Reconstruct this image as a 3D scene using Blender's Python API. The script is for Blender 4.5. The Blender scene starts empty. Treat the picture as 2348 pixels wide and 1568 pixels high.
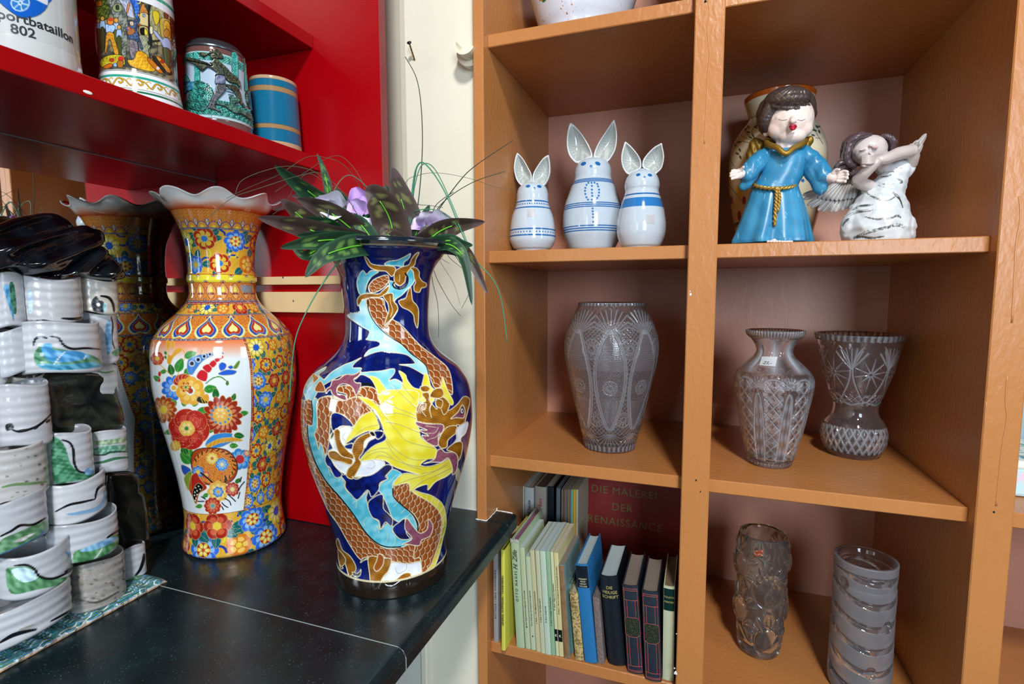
import bpy, bmesh, math, random
import numpy as np
from mathutils import Vector, Matrix
sc = bpy.context.scene
COL = sc.collection
EYE = 1.4026            # eye height above the floor (metres)
# ---------------------------------------------------------------- camera
FPX, YAW, PITCH, ROLL, CX, CY = 1207.745, .3432, .0933, -.0018, 1174.0, 784.0
cF = np.array([-math.sin(YAW)*math.cos(PITCH), math.cos(YAW)*math.cos(PITCH), -math.sin(PITCH)])
_R = np.array([math.cos(YAW), math.sin(YAW), 0.0]); _U = np.cross(_R, cF)
cR = _R*math.cos(ROLL)+_U*math.sin(ROLL); cU = -_R*math.sin(ROLL)+_U*math.cos(ROLL)
cam_d = bpy.data.cameras.new('camera'); cam = bpy.data.objects.new('camera', cam_d); COL.objects.link(cam)
cam_d.sensor_fit = 'HORIZONTAL'; cam_d.sensor_width = 36.0; cam_d.lens = FPX/2348*36.0
cam_d.clip_start = .02; cam_d.clip_end = 50
cam.matrix_world = Matrix(((cR[0], cU[0], -cF[0], 0), (cR[1], cU[1], -cF[1], 0), (cR[2], cU[2], -cF[2], EYE), (0, 0, 0, 1)))
sc.camera = cam
# ---------------------------------------------------------------- world, lamps, exposure
wd = bpy.data.worlds.new('room_light'); sc.world = wd; wd.use_nodes = True
wd.node_tree.nodes['Background'].inputs[0].default_value = (.80, .90, 1.0, 1)
wd.node_tree.nodes['Background'].inputs[1].default_value = .075
def area(name, loc, target, sx, sy, power, col, vis=True):
    l = bpy.data.lights.new(name, 'AREA'); l.shape = 'RECTANGLE'; l.size = sx; l.size_y = sy
    l.energy = power; l.color = col
    o = bpy.data.objects.new(name, l); COL.objects.link(o)
    o.location = loc; d = Vector(target)-Vector(loc)
    o.rotation_euler = d.to_track_quat('-Z', 'Y').to_euler()
    return o
area('ceiling_lamp', (.60, -1.25, EYE+2.05), (.0, 1.1, EYE), .30, .30, 74, (1.0, .97, .94))
area('window_daylight', (1.25, -2.2, EYE+.55), (-.2, 1.0, EYE-.1), .8, 1.4, 74, (.74, .87, 1.0))
area('left_fill_light', (-1.0, -2.4, EYE+.35), (-.2, 1.0, EYE), .7, 1.2, 12, (.76, .88, 1.0))  # dim fill added at left rear to lift the mirrored side; no known window
area('side_window_daylight', (2.7, -.2, EYE+.4), (-.8, .9, EYE), .6, 1.3, 20, (.78, .90, 1.0))
sc.view_settings.view_transform = 'Standard'; sc.view_settings.look = 'None'
sc.view_settings.gamma = 1.0; sc.view_settings.use_curve_mapping = False
sc.view_settings.exposure = 0.0
sc.cycles.use_denoising = True; sc.cycles.use_adaptive_sampling = True; sc.cycles.adaptive_threshold = .025
sc.cycles.max_bounces = 10; sc.cycles.transmission_bounces = 10; sc.cycles.glossy_bounces = 4
sc.cycles.diffuse_bounces = 2; sc.cycles.transparent_max_bounces = 8
sc.cycles.caustics_reflective = False; sc.cycles.caustics_refractive = False
sc.cycles.sample_clamp_indirect = 4.0
# ---------------------------------------------------------------- photo <-> place
def ray(x, y): return cF+cR*((x-CX)/FPX)+cU*((CY-y)/FPX)
def at(x, y, ax, v):
    """point of the place seen at photo pixel x,y on the plane ax = v (world metres)"""
    d = ray(x, y); i = 'XYZ'.index(ax); k = (v-(EYE if i == 2 else 0))/d[i]
    p = d*k; return np.array([p[0], p[1], p[2]+EYE])
def proj(P):
    P = np.asarray(P, float)-np.array([0, 0, EYE]); d = P@cF
    return CX+FPX*(P@cR)/d, CY-FPX*(P@cU)/d
def hdir(X, Y):
    n = math.hypot(X, Y); return np.array([X/n, Y/n])
def zrow(X, Y, y):
    a, b = EYE-2.0, EYE+2.0
    for _ in range(40):
        m = (a+b)/2
        if proj((X, Y, m))[1] > y: a = m
        else: b = m
    return (a+b)/2
_T = np.linspace(0, 2*math.pi, 48, endpoint=False)
def rwid(X, Y, z, w):
    """radius of the upright circle at X,Y,z whose width in the photo is w pixels"""
    a, b = 0.0, .5
    for _ in range(24):
        r = (a+b)/2
        px = proj(np.stack([X+r*np.cos(_T), Y+r*np.sin(_T), np.full(48, z)], 1))[0]
        if px.max()-px.min() > w: b = r
        else: a = r
    return (a+b)/2
def stand(xl, xr, yb, z0):
    """centre of a round foot of photo width xl..xr whose nearest point is at yb, on the level z0"""
    X, Y, _ = at((xl+xr)/2, yb, 'Z', z0); p = np.array([X, Y])
    r = rwid(X, Y, z0, xr-xl)
    for _ in range(6):
        c = p+hdir(*p)*r; r = rwid(c[0], c[1], z0, xr-xl)
    return c[0], c[1], r
def profile(X, Y, rows, z0=None, yoff=0):
    out = []
    for y, xl, xr in rows:
        z = zrow(X, Y, y+yoff); out.append((rwid(X, Y, z, xr-xl), z))
    if z0 is not None: out[-1] = (out[-1][0], z0)
    return out
def spl(P, closed=False, n=8):
    """Catmull-Rom curve through P"""
    P = np.asarray(P, float); m = len(P); out = []
    rng = range(m) if closed else range(m-1)
    for i in rng:
        if closed: a, b, c, d = P[i-1], P[i], P[(i+1) % m], P[(i+2) % m]
        else: a, b, c, d = P[max(i-1, 0)], P[i], P[i+1], P[min(i+2, m-1)]
        for t in np.arange(n)/n:
            out.append(.5*((2*b)+(-a+c)*t+(2*a-5*b+4*c-d)*t*t+(-a+3*b-3*c+d)*t**3))
    if not closed: out.append(P[-1])
    return np.array(out)
# ---------------------------------------------------------------- objects
def tag(o, label=None, cat=None, group=None, kind=None):
    if label: o['label'] = label
    if cat: o['category'] = cat
    if group: o['group'] = group
    if kind: o['kind'] = kind
    return o
def link(o, parent=None):
    COL.objects.link(o)
    if parent is not None:
        o.parent = parent
        o.matrix_parent_inverse = Matrix.Translation(parent.location).inverted() if parent.type == 'EMPTY' else parent.matrix_basis.inverted()
    return o
def empty(name, loc, label=None, cat=None, group=None, kind=None):
    o = bpy.data.objects.new(name, None); o.location = loc; o.empty_display_size = .05
    COL.objects.link(o); return tag(o, label, cat, group, kind)
def mobj(name, bm, mat, parent=None, smooth=False, label=None):
    me = bpy.data.meshes.new(name); bmesh.ops.recalc_face_normals(bm, faces=bm.faces[:]); bm.to_mesh(me); bm.free()
    for m in (mat if isinstance(mat, (list, tuple)) else [mat]): me.materials.append(m)
    if smooth: me.shade_smooth()
    o = bpy.data.objects.new(name, me); link(o, parent)
    if label: o['label'] = label
    return o
def npmesh(name, V, Fq, mat, parent=None, smooth=True, col=None, tris=False, label=None):
    me = bpy.data.meshes.new(name); k = 3 if tris else 4
    V = np.ascontiguousarray(V, dtype=np.float32); Fq = np.ascontiguousarray(Fq, dtype=np.int32)
    me.vertices.add(len(V)); me.vertices.foreach_set('co', V.ravel())
    me.loops.add(Fq.size); me.loops.foreach_set('vertex_index', Fq.ravel())
    me.polygons.add(len(Fq)); me.polygons.foreach_set('loop_start', np.arange(0, Fq.size, k, dtype=np.int32))
    me.polygons.foreach_set('loop_total', np.full(len(Fq), k, dtype=np.int32))
    me.update(calc_edges=True); me.validate()
    if smooth: me.shade_smooth()
    if col is not None:
        a = me.color_attributes.new('paint', 'FLOAT_COLOR', 'POINT')
        c = np.ones((len(V), 4), np.float32); c[:, :3] = srgb(col); a.data.foreach_set('color', c.ravel())
    for m in (mat if isinstance(mat, (list, tuple)) else [mat]): me.materials.append(m)
    o = bpy.data.objects.new(name, me); link(o, parent)
    if label: o['label'] = label
    return o
def srgb(c):
    c = np.clip(np.asarray(c, float), 0, 1); return np.where(c <= .04045, c/12.92, ((c+.055)/1.055)**2.4)
def H(h):
    h = h.lstrip('#'); return np.array([int(h[i:i+2], 16)/255 for i in (0, 2, 4)])
def box(bm, x0, x1, y0, y1, z0, z1, bev=0.0, seg=1):
    vs = [bm.verts.new(p) for p in ((x0,y0,z0),(x1,y0,z0),(x1,y1,z0),(x0,y1,z0),(x0,y0,z1),(x1,y0,z1),(x1,y1,z1),(x0,y1,z1))]
    fs = [bm.faces.new([vs[i] for i in q]) for q in ((0,3,2,1),(4,5,6,7),(0,1,5,4),(1,2,6,5),(2,3,7,6),(3,0,4,7))]
    if bev:
        es = list({e for f in fs for e in f.edges}); bmesh.ops.bevel(bm, geom=es, offset=bev, segments=seg, affect='EDGES', profile=.5)
    return bm
def bx(*a, **k): return box(bmesh.new(), *a, **k)
def tube(bm, P, R, n=8, cap=True):
    """round bar along the points P with radius R (number or one per point)"""
    P = [Vector(p) for p in P]; m = len(P); R = [R]*m if np.isscalar(R) else list(R); rings = []; up = None
    for i, p in enumerate(P):
        t = (P[min(i+1, m-1)]-P[max(i-1, 0)]).normalized()
        if up is None:
            up = Vector((0, 0, 1)) if abs(t.z) < .9 else Vector((1, 0, 0))
        a = t.cross(up); a.normalize(); b = a.cross(t); up = b
        rings.append([bm.verts.new(p+(a*math.cos(2*math.pi*k/n)+b*math.sin(2*math.pi*k/n))*R[i]) for k in range(n)])
    for i in range(m-1):
        for k in range(n): bm.faces.new((rings[i][k], rings[i][(k+1) % n], rings[i+1][(k+1) % n], rings[i+1][k]))
    if cap: bm.faces.new(rings[0][::-1]); bm.faces.new(rings[-1])
    return bm
def lathe_np(prof, X, Y, ths, rfun=None):
    prof = np.asarray(prof, float); ths = np.asarray(ths, float); n = len(ths); m = len(prof)
    r = prof[:, 0][:, None]*np.ones(n); z = prof[:, 1][:, None]*np.ones(n); th = np.ones(m)[:, None]*ths
    if rfun is not None: r, z = rfun(r, z, th)
    V = np.stack([X+r*np.cos(th), Y+r*np.sin(th), z], -1)
    i = np.arange(m-1)[:, None]*n; k = np.arange(n)[None, :]; k2 = (k+1) % n
    Fq = np.stack([i+k, i+k2, i+n+k2, i+n+k], -1).reshape(-1, 4)
    return V, Fq, r, z, th
def densify(prof, n):
    P = spl(prof, False, 12); d = np.r_[0, np.cumsum(np.hypot(*np.diff(P, axis=0).T))]
    t = np.linspace(0, d[-1], n); return np.stack([np.interp(t, d, P[:, 0]), np.interp(t, d, P[:, 1])], 1)
def capdisc(V, Fq, idx0, n, centre):
    """close ring idx0..idx0+n-1 to a centre vertex (as degenerate-free quads)"""
    c = len(V); V = np.vstack([V, centre]); k = np.arange(0, n-1, 2)
    q = np.stack([idx0+k, idx0+(k+1) % n, idx0+(k+2) % n, np.full(len(k), c)], -1)
    return V, np.vstack([Fq, q])
TH = lambda n: np.linspace(0, 2*math.pi, n, endpoint=False)
# ---------------------------------------------------------------- painting patterns on surfaces
class Paint:
    def __init__(s, u, v, base):
        s.u = u.ravel(); s.v = v.ravel(); s.c = np.ones((s.u.size, 3))*np.asarray(base); s.h = np.zeros(s.u.size); s.aa = .8; s.keep = None
    def _sel(s, P, pad):
        x0, y0 = P.min(0)-pad; x1, y1 = P.max(0)+pad
        i = np.nonzero((s.u > x0) & (s.u < x1) & (s.v > y0) & (s.v < y1))[0]
        return i if s.keep is None else i[s.keep[i]]
    def _mix(s, i, a, col, h=None):
        a = np.clip(a, 0, 1)[:, None]; s.c[i] = s.c[i]*(1-a)+np.asarray(col)*a
        if h is not None: s.h[i] = s.h[i]*(1-a[:, 0])+h*a[:, 0]
    def _dist(s, x, y, P, closed):
        d = np.full(x.size, 1e9); Q = np.roll(P, -1, 0) if closed else P[1:]
        for a, b in zip(P if closed else P[:-1], Q):
            e = b-a; L = e@e+1e-12; t = np.clip(((x-a[0])*e[0]+(y-a[1])*e[1])/L, 0, 1)
            d = np.minimum(d, (x-a[0]-t*e[0])**2+(y-a[1]-t*e[1])**2)
        return np.sqrt(d)
    def poly(s, P, col, line=None, lw=1.2, smooth=6, h=None, grad=None):
        P = np.asarray(P, float); P = spl(P, True, smooth) if smooth else P
        i = s._sel(P, 2+lw)
        if not len(i): return
        x, y = s.u[i], s.v[i]; ins = np.zeros(x.size, bool); Q = np.roll(P, -1, 0)
        for a, b in zip(P, Q):
            if a[1] == b[1]: continue
            c = ((a[1] > y) != (b[1] > y)) & (x < (b[0]-a[0])*(y-a[1])/(b[1]-a[1])+a[0]); ins ^= c
        d = s._dist(x, y, P, True); sd = np.where(ins, d, -d)
        a = np.clip(sd/s.aa+.5, 0, 1)
        c = np.asarray(col)
        if grad is not None:
            c2, gw = grad; k = np.clip(d/gw, 0, 1)[:, None]; c = np.asarray(c2)*(1-k)+c*k
        s._mix(i, a, c, h)
        if line is not None: s._mix(i, np.clip((lw/2-d)/s.aa+.5, 0, 1), line, 1.0)
    def line(s, P, w, col, smooth=6, h=1.0, taper=False):
        P = np.asarray(P, float); P = spl(P, False, smooth) if smooth else P
        i = s._sel(P, w+1.5)
        if not len(i): return
        d = s._dist(s.u[i], s.v[i], P, False); s._mix(i, np.clip((w/2-d)/s.aa+.5, 0, 1), col, h)
    def disc(s, x, y, r, col, ry=None, line=None, lw=1.0, ang=0):
        ry = ry or r; R = max(r, ry); i = s._sel(np.array([[x-R, y-R], [x+R, y+R]]), 2)
        if not len(i): return
        ca, sa = math.cos(ang), math.sin(ang); dx = s.u[i]-x; dy = s.v[i]-y
        q = np.hypot((dx*ca+dy*sa)/r, (-dx*sa+dy*ca)/ry); d = (1-q)*min(r, ry)
        s._mix(i, np.clip(d/s.aa+.5, 0, 1), col)
        if line is not None: s._mix(i, np.clip((lw/2-np.abs(d))/s.aa+.5, 0, 1), line)
# ---------------------------------------------------------------- materials (node based)
def nmat(name):
    m = bpy.data.materials.new(name); m.use_nodes = True; nt = m.node_tree
    return m, nt, nt.nodes['Principled BSDF']
def node(nt, t, **k):
    n = nt.nodes.new(t)
    for a, b in k.items():
        if a.startswith('i_'):
            a = a[2:]; n.inputs[int(a) if a.isdigit() else a].default_value = b
        else: setattr(n, a, b)
    return n
def ramp(nt, stops):
    n = nt.nodes.new('ShaderNodeValToRGB'); e = n.color_ramp.elements
    while len(e) < len(stops): e.new(.5)
    for q, (p, c) in zip(e, stops): q.position = p; q.color = tuple(c)+(1,)
    return n
def mat(name, col, rough=.5, metal=0, coat=0, noise=None, bump=None, spec=.5, trans=0, ior=1.45, sheen=0, alpha=1):
    """col sRGB hex; noise=(scale, hex2, lo, hi); bump=(scale, strength, distance)"""
    m, nt, b = nmat(name); c = tuple(srgb(H(col)))+(1,)
    b.inputs['Base Color'].default_value = c; b.inputs['Roughness'].default_value = rough
    b.inputs['Metallic'].default_value = metal; b.inputs['Coat Weight'].default_value = coat
    b.inputs['Coat Roughness'].default_value = .06
    b.inputs['Specular IOR Level'].default_value = spec; b.inputs['Transmission Weight'].default_value = trans; b.inputs['IOR'].default_value = ior
    tc = node(nt, 'ShaderNodeTexCoord')
    if noise:
        n = node(nt, 'ShaderNodeTexNoise', i_Scale=noise[0], i_Detail=6.0); nt.links.new(tc.outputs['Object'], n.inputs['Vector'])
        r = ramp(nt, [(noise[2], srgb(H(col))), (noise[3], srgb(H(noise[1])))]); nt.links.new(n.outputs['Fac'], r.inputs['Fac'])
        nt.links.new(r.outputs['Color'], b.inputs['Base Color'])
    if bump:
        n = node(nt, 'ShaderNodeTexNoise', i_Scale=bump[0], i_Detail=4.0); nt.links.new(tc.outputs['Object'], n.inputs['Vector'])
        q = node(nt, 'ShaderNodeBump', i_Strength=bump[1], i_Distance=bump[2]); nt.links.new(n.outputs['Fac'], q.inputs['Height'])
        nt.links.new(q.outputs['Normal'], b.inputs['Normal'])
        if coat: nt.links.new(q.outputs['Normal'], b.inputs['Coat Normal'])
    return m
def painted(name, rough=.12, coat=0, spec=.5, bump=None, metal=0):
    m, nt, b = nmat(name); a = node(nt, 'ShaderNodeVertexColor', layer_name='paint'); nt.links.new(a.outputs['Color'], b.inputs['Base Color'])
    b.inputs['Roughness'].default_value = rough; b.inputs['Coat Weight'].default_value = coat; b.inputs['Coat Roughness'].default_value = .04
    b.inputs['Specular IOR Level'].default_value = spec; b.inputs['Metallic'].default_value = metal
    if bump:
        tc = node(nt, 'ShaderNodeTexCoord')
        n = node(nt, 'ShaderNodeTexNoise', i_Scale=bump[0], i_Detail=4.0); nt.links.new(tc.outputs['Object'], n.inputs['Vector'])
        q = node(nt, 'ShaderNodeBump', i_Strength=bump[1], i_Distance=bump[2]); nt.links.new(n.outputs['Fac'], q.inputs['Height'])
        nt.links.new(q.outputs['Normal'], b.inputs['Normal'])
    return m
def text(name, s, size, M, mt, parent=None, extr=.0002, align='CENTER', shear=0, space=1.0, offset=0, bend=None):
    """lettering as thin raised mesh; M is the 4x4 placing it (x along the line, y up, z off the surface)"""
    cu = bpy.data.curves.new('tmp', 'FONT'); cu.body = s; cu.size = size; cu.extrude = extr; cu.align_x = align; cu.align_y = 'CENTER'
    cu.shear = shear; cu.space_character = space; cu.offset = offset; cu.resolution_u = 3
    ob = bpy.data.objects.new('tmp', cu); me = bpy.data.meshes.new_from_object(ob)
    bpy.data.objects.remove(ob); bpy.data.curves.remove(cu)
    if bend:
        for v in me.vertices: v.co = Vector(bend(v.co.x, v.co.y, v.co.z))
    else: me.transform(M)
    me.name = name; me.materials.append(mt); o = bpy.data.objects.new(name, me); link(o, parent); return o
def frame(o, x, y, z=None):
    """matrix from origin o, x direction, y direction"""
    x = Vector(x).normalized(); y = Vector(y); y = (y-x*y.dot(x)).normalized(); z = x.cross(y)
    return Matrix(((x[0], y[0], z[0], o[0]), (x[1], y[1], z[1], o[1]), (x[2], y[2], z[2], o[2]), (0, 0, 0, 1)))
# ================================================================ setting
ZC = .900                                   # counter top
YF, YS, YB = 1.04, 1.065, 1.532             # brown bookcase: front of uprights, front of shelves, back board
XA, XB, XC, XD, XE, XG = -.456, -.433, -.0248, .0258, .4347, .4845
Z0, Z1, Z2, Z3, THK = EYE+.5337, EYE+.0893, EYE-.3618, EYE-.8025, .0258
YR, XM, XRS, XRP = .90, -1.014, -.7325, -.5875   # red unit: end panel, mirror, shelf front, panel front edge
def paintwood(name, col, col2, rough, bscale=(60, 60, 60), bstr=.25, dist=.002, detail=5, spec=.5):
    m, nt, b = nmat(name); tc = node(nt, 'ShaderNodeTexCoord'); mp = node(nt, 'ShaderNodeMapping'); mp.inputs['Scale'].default_value = bscale
    nt.links.new(tc.outputs['Object'], mp.inputs['Vector'])
    n1 = node(nt, 'ShaderNodeTexNoise', i_Scale=3.0, i_Detail=5.0); nt.links.new(tc.outputs['Object'], n1.inputs['Vector'])
    r = ramp(nt, [(.35, srgb(H(col))), (.7, srgb(H(col2)))]); nt.links.new(n1.outputs['Fac'], r.inputs['Fac']); nt.links.new(r.outputs['Color'], b.inputs['Base Color'])
    n2 = node(nt, 'ShaderNodeTexNoise', i_Scale=1.0, i_Detail=float(detail), i_Distortion=.4); nt.links.new(mp.outputs['Vector'], n2.inputs['Vector'])
    q = node(nt, 'ShaderNodeBump', i_Strength=bstr, i_Distance=dist); nt.links.new(n2.outputs['Fac'], q.inputs['Height']); nt.links.new(q.outputs['Normal'], b.inputs['Normal'])
    b.inputs['Roughness'].default_value = rough; b.inputs['Specular IOR Level'].default_value = spec
    return m
M_BRN = paintwood('brown_gloss_paint', 'c08049', 'b87842', .30, (90, 90, 45), .5, .0018, spec=.38)
M_BRB = paintwood('brown_back_paint', 'd49a84', 'c98e76', .42, (50, 50, 16), .45, .002)
M_RED = paintwood('red_gloss_paint', 'a4030d', '9a020b', .24, (14, 14, 60), .12, .0015, spec=.32)
M_CREAM = paintwood('cream_wall_paint', 'f0ecd8', 'eae6ca', .6, (9, 9, 9), .25, .004)
# --- room
tag(mobj('floor', bx(-2.6, 3.2, -3.2, 1.60, -.02, 0), mat('floor_boards', '5a4a3c', .5)), kind='structure')
def wall_strip():
    bm = bmesh.new()
    P = [(-1.10, 1.30), (-.80, 1.17), (-.655, 1.088), (-.640, 1.083), (XA+.002, 1.083), (XA+.002, 1.60), (-1.10, 1.60)]
    lo = [bm.verts.new((x, y, 0)) for x, y in P]; hi = [bm.verts.new((x, y, 2.9)) for x, y in P]
    for i in range(len(P)):
        j = (i+1) % len(P); bm.faces.new((lo[i], lo[j], hi[j], hi[i]))
    bm.faces.new(lo[::-1]); bm.faces.new(hi); return bm
tag(mobj('wall_back', wall_strip(), M_CREAM), kind='structure')
tag(mobj('wall_behind_bookcase', bx(-.44, 1.6, 1.575, 1.62, 0, 2.9), M_CREAM), kind='structure')
tag(mobj('wall_left', bx(-1.16, -1.06, -3.2, 1.62, 0, 2.9), M_CREAM), kind='structure')
tag(mobj('trim_1', bx(-.622, -.604, 1.066, 1.083, 0, .86, bev=.003), M_CREAM), kind='structure')
# --- brown bookcase
bc = empty('bookcase', (.0, 1.3, 0), 'tall built-in open bookcase painted glossy brown, filling the right half of the photo', 'bookcase')
for x0, x1 in ((XA, XB), (XC, XD), (XE, XG), (XG+.41, XG+.46)):
    mobj('upright', bx(x0, x1, YF, YB+.02, .0, 2.60, bev=.0018), M_BRN, bc)
for z in (Z0, Z1, Z2, Z3, .13):
    for x0, x1 in ((XB, XC), (XD, XE), (XG, XG+.41)):
        mobj('shelf', bx(x0-.001, x1+.001, YS, YB, z-THK, z, bev=.0016), M_BRN, bc)
for x0, x1 in ((XB, XC), (XD, XE), (XG, XG+.41)):
    mobj('back_panel', bx(x0, x1, YB, YB+.02, .05, 2.60), M_BRB, bc, label='dull pinkish brown back board')
def chips(pts, mt, Yp, parent):
    for x, y, r in pts:
        p = at(x, y, 'Y', Yp); bm = bmesh.new(); bmesh.ops.create_uvsphere(bm, u_segments=8, v_segments=5, radius=1)
        for v in bm.verts:
            a = math.atan2(v.co.z, v.co.x); k = 1+.25*math.sin(3*a+x)
            v.co = Vector((p[0]+v.co.x*r*k, p[1]+v.co.y*.0004, p[2]+v.co.z*r*1.2*k))
        mobj('paint_chip', bm, mt, parent, True)
M_CHIP = mat('bare_plaster_white', 'eeeae2', .8)
chips([(1549, 1543, .0034), (1546.5, 1532, .0016), (1551, 1453, .0011), (1583, 675, .0022), (1582, 668, .0012)], M_CHIP, YF-.0003, bc)
chips([(1617.5, 3, .0022), (1596, 1101, .0016), (1606, 1127, .0012), (2279, 1174, .0016)], mat('nail_hole_dark', '1c0e06', .9), YF-.0003, bc)
M_RUN = mat('brown_paint_run', 'c08350', .26)
# runs of dried paint on two uprights
def run_(pts, Yp, r=.0016):
    P = [at(x, y, 'Y', Yp) for x, y in pts]; bm = tube(bmesh.new(), [(p[0], p[1]+.0009, p[2]) for p in spl(P, False, 4)], r, 6); mobj('paint_run', bm, M_RUN, bc, True)
run_([(1624, 0), (1627, 30), (1622, 62), (1625, 100), (1627, 130), (1622, 180), (1619, 260), (1615, 330)], YF)
run_([(2337, 450), (2340, 500), (2330, 560), (2326, 640), (2320, 740)], YF, .0018)
run_([(2310, 860), (2306, 920), (2309, 960), (2299, 1020), (2290, 1100), (2284, 1160)], YF, .0018)
run_([(2262, 920), (2258, 980), (2260, 1030), (2252, 1060)], YF, .0012)
# --- red wall unit
PT = float(at(884, 100, 'X', XRP+.001)[1]-YR)
ru = empty('wall_unit', (-.87, .5, EYE+.25), 'glossy red wall shelving with an end panel, above the black counter', 'wall shelf')
mobj('end_panel', bx(XM, XRP, YR, YR+PT, ZC+.001, 2.75, bev=.001), M_RED, ru)
M_REDE = mat('red_edge_paint', '8e3a3c', .35)
mobj('edge_strip', bx(XRP, XRP+.0012, YR-.0002, YR+PT+.0002, ZC+.001, 2.75, bev=.001), M_REDE, ru, label='dull rose red front edge of the end panel')
mobj('shelf', bx(XM+.004, XRS, -.15, YR, EYE+.2450, EYE+.2725, bev=.0012), M_RED, ru)
mobj('shelf', bx(XM+.004, XRS-.0075, -.15, YR, EYE+.4830, EYE+.5085, bev=.0012), M_RED, ru)
mobj('back_board', bx(XM-.006, XM+.004, -.3, YR, EYE+.2450, 2.75), M_RED, ru)
M_PINE = paintwood('bare_pine', 'ead09e', 'e0c088', .55, (3, 60, 120), .2, .001)
for z0, z1, nx in ((.0175, .0345, (649, 636)), (-.0405, .0025, (673, 690))):
    b_ = mobj('batten', bx(XM+.002, -.60, YR-.012, YR, EYE+z0, EYE+z1, bev=.001), M_PINE, ru, label='bare pine batten')
    q = at(nx[0], nx[1], 'Y', YR-.012); bm = bmesh.new(); bmesh.ops.create_uvsphere(bm, u_segments=10, v_segments=6, radius=.0022)
    for v in bm.verts: v.co = Vector((v.co.x, v.co.y*.3, v.co.z))+Vector(q)
    mobj('screw_head', bm, mat('steel_screw', '9a968c', .3, metal=1), b_, True)
bm = bmesh.new()
p = at(202, 212, 'X', XRS+.0002); bmesh.ops.create_uvsphere(bm, u_segments=8, v_segments=6, radius=1)
for v in bm.verts: v.co = Vector((p[0]+v.co.x*.0004, p[1]+v.co.y*.006, p[2]+v.co.z*.0022))
mobj('paint_chip', bm, M_CHIP, ru, True)
# --- mirror behind the counter
mm, nt, b = nmat('mirror_glass'); b.inputs['Base Color'].default_value = (.80, .82, .80, 1); b.inputs['Metallic'].default_value = 1; b.inputs['Roughness'].default_value = .015
mi = mobj('wall_mirror', bx(XM-.006, XM, -.3, YR-.0015, ZC+.001, EYE+.2445), mm)
tag(mi, 'long frameless mirror on the wall behind the counter, under the red shelf', 'mirror')
mobj('edge', bx(XM-.001, XM+.0012, -.3, YR-.0015, EYE+.2430, EYE+.2448), mat('mirror_edge_grey', '9aa2a8', .25, metal=.6), mi)
mobj('edge', bx(XM-.001, XM+.0018, YR-.0022, YR-.0002, ZC+.001, EYE+.2440), mat('mirror_edge_dark', '1a1418', .3), mi)
# --- black counter
m, nt, b = nmat('black_laminate'); tc = node(nt, 'ShaderNodeTexCoord')
n1 = node(nt, 'ShaderNodeTexNoise', i_Scale=14.0, i_Detail=8.0, i_Roughness=.7); nt.links.new(tc.outputs['Object'], n1.inputs['Vector'])
r1 = ramp(nt, [(.35, srgb(H('10161a'))), (.62, srgb(H('15282c'))), (.8, srgb(H('2a474a')))]); nt.links.new(n1.outputs['Fac'], r1.inputs['Fac'])
v1 = node(nt, 'ShaderNodeTexVoronoi', i_Scale=220.0); nt.links.new(tc.outputs['Object'], v1.inputs['Vector'])
r2 = ramp(nt, [(.0, (1, 1, 1)), (.22, (0, 0, 0))]); nt.links.new(v1.outputs['Distance'], r2.inputs['Fac'])
n3 = node(nt, 'ShaderNodeTexNoise', i_Scale=40.0); nt.links.new(tc.outputs['Object'], n3.inputs['Vector'])
r3 = ramp(nt, [(.46, (0, 0, 0)), (.58, (1, 1, 1))]); nt.links.new(n3.outputs['Fac'], r3.inputs['Fac'])
mu = node(nt, 'ShaderNodeMath', operation='MULTIPLY'); nt.links.new(r2.outputs['Color'], mu.inputs[0]); nt.links.new(r3.outputs['Color'], mu.inputs[1])
mx = node(nt, 'ShaderNodeMixRGB', blend_type='MIX'); nt.links.new(mu.outputs[0], mx.inputs[0]); nt.links.new(r1.outputs['Color'], mx.inputs[1]); mx.inputs[2].default_value = (.13, .20, .22, 1)
nt.links.new(mx.outputs[0], b.inputs['Base Color'])
n2 = node(nt, 'ShaderNodeTexNoise', i_Scale=120.0, i_Detail=4.0); nt.links.new(tc.outputs['Object'], n2.inputs['Vector'])
q = node(nt, 'ShaderNodeBump', i_Strength=.25, i_Distance=.0006); nt.links.new(n2.outputs['Fac'], q.inputs['Height']); nt.links.new(q.outputs['Normal'], b.inputs['Normal'])
b.inputs['Roughness'].default_value = .27
M_BLK = m
def slab(y0, y1, notch):
    # cross-section in x,z with a rolled front edge, swept along y
    pr = [(-1.0142, ZC-.034), (-1.0142, ZC)]
    xe, R = -.3795, .014
    for k in range(7): a = math.pi/2*(1-k/6); pr.append((xe-R+R*math.cos(a), ZC-R+R*math.sin(a)))
    pr += [(xe, ZC-.032), (xe-.004, ZC-.036)]
    bm = bmesh.new(); A = [bm.verts.new((x, y0, z)) for x, z in pr]; B = [bm.verts.new((x, y1, z)) for x, z in pr]
    for i in range(len(pr)): j = (i+1) % len(pr); bm.faces.new((A[i], A[j], B[j], B[i]))
    bm.faces.new(A); bm.faces.new(B[::-1]); return bm
ct = empty('countertop', (-.7, .5, ZC-.03), 'black speckled worktop with a rolled front edge, carrying the two big painted vases', 'worktop')
mobj('top_slab', slab(.612, YF-.001, False), M_BLK, ct); mobj('top_slab', slab(-.30, .6105, False), M_BLK, ct)
mobj('top_slab', bx(-.95, XA-.002, YF-.001, 1.082, ZC-.034, ZC), M_BLK, ct)
mobj('top_slab', bx(XB+.0005, -.3795, YF-.001, 1.098, ZC-.034, ZC, bev=.006, seg=3), M_BLK, ct)
P = [(-.999, .6112, ZC+.0001), (-.3935, .6112, ZC+.0001), (-.3840, .6112, ZC-.004), (-.3792, .6112, ZC-.014), (-.3792, .6112, ZC-.034)]
mobj('joint_line', tube(bmesh.new(), P, .0008, 5), mat('joint_grey', '8f9694', .6), ct, label='thin pale joint between the slabs')
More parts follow.
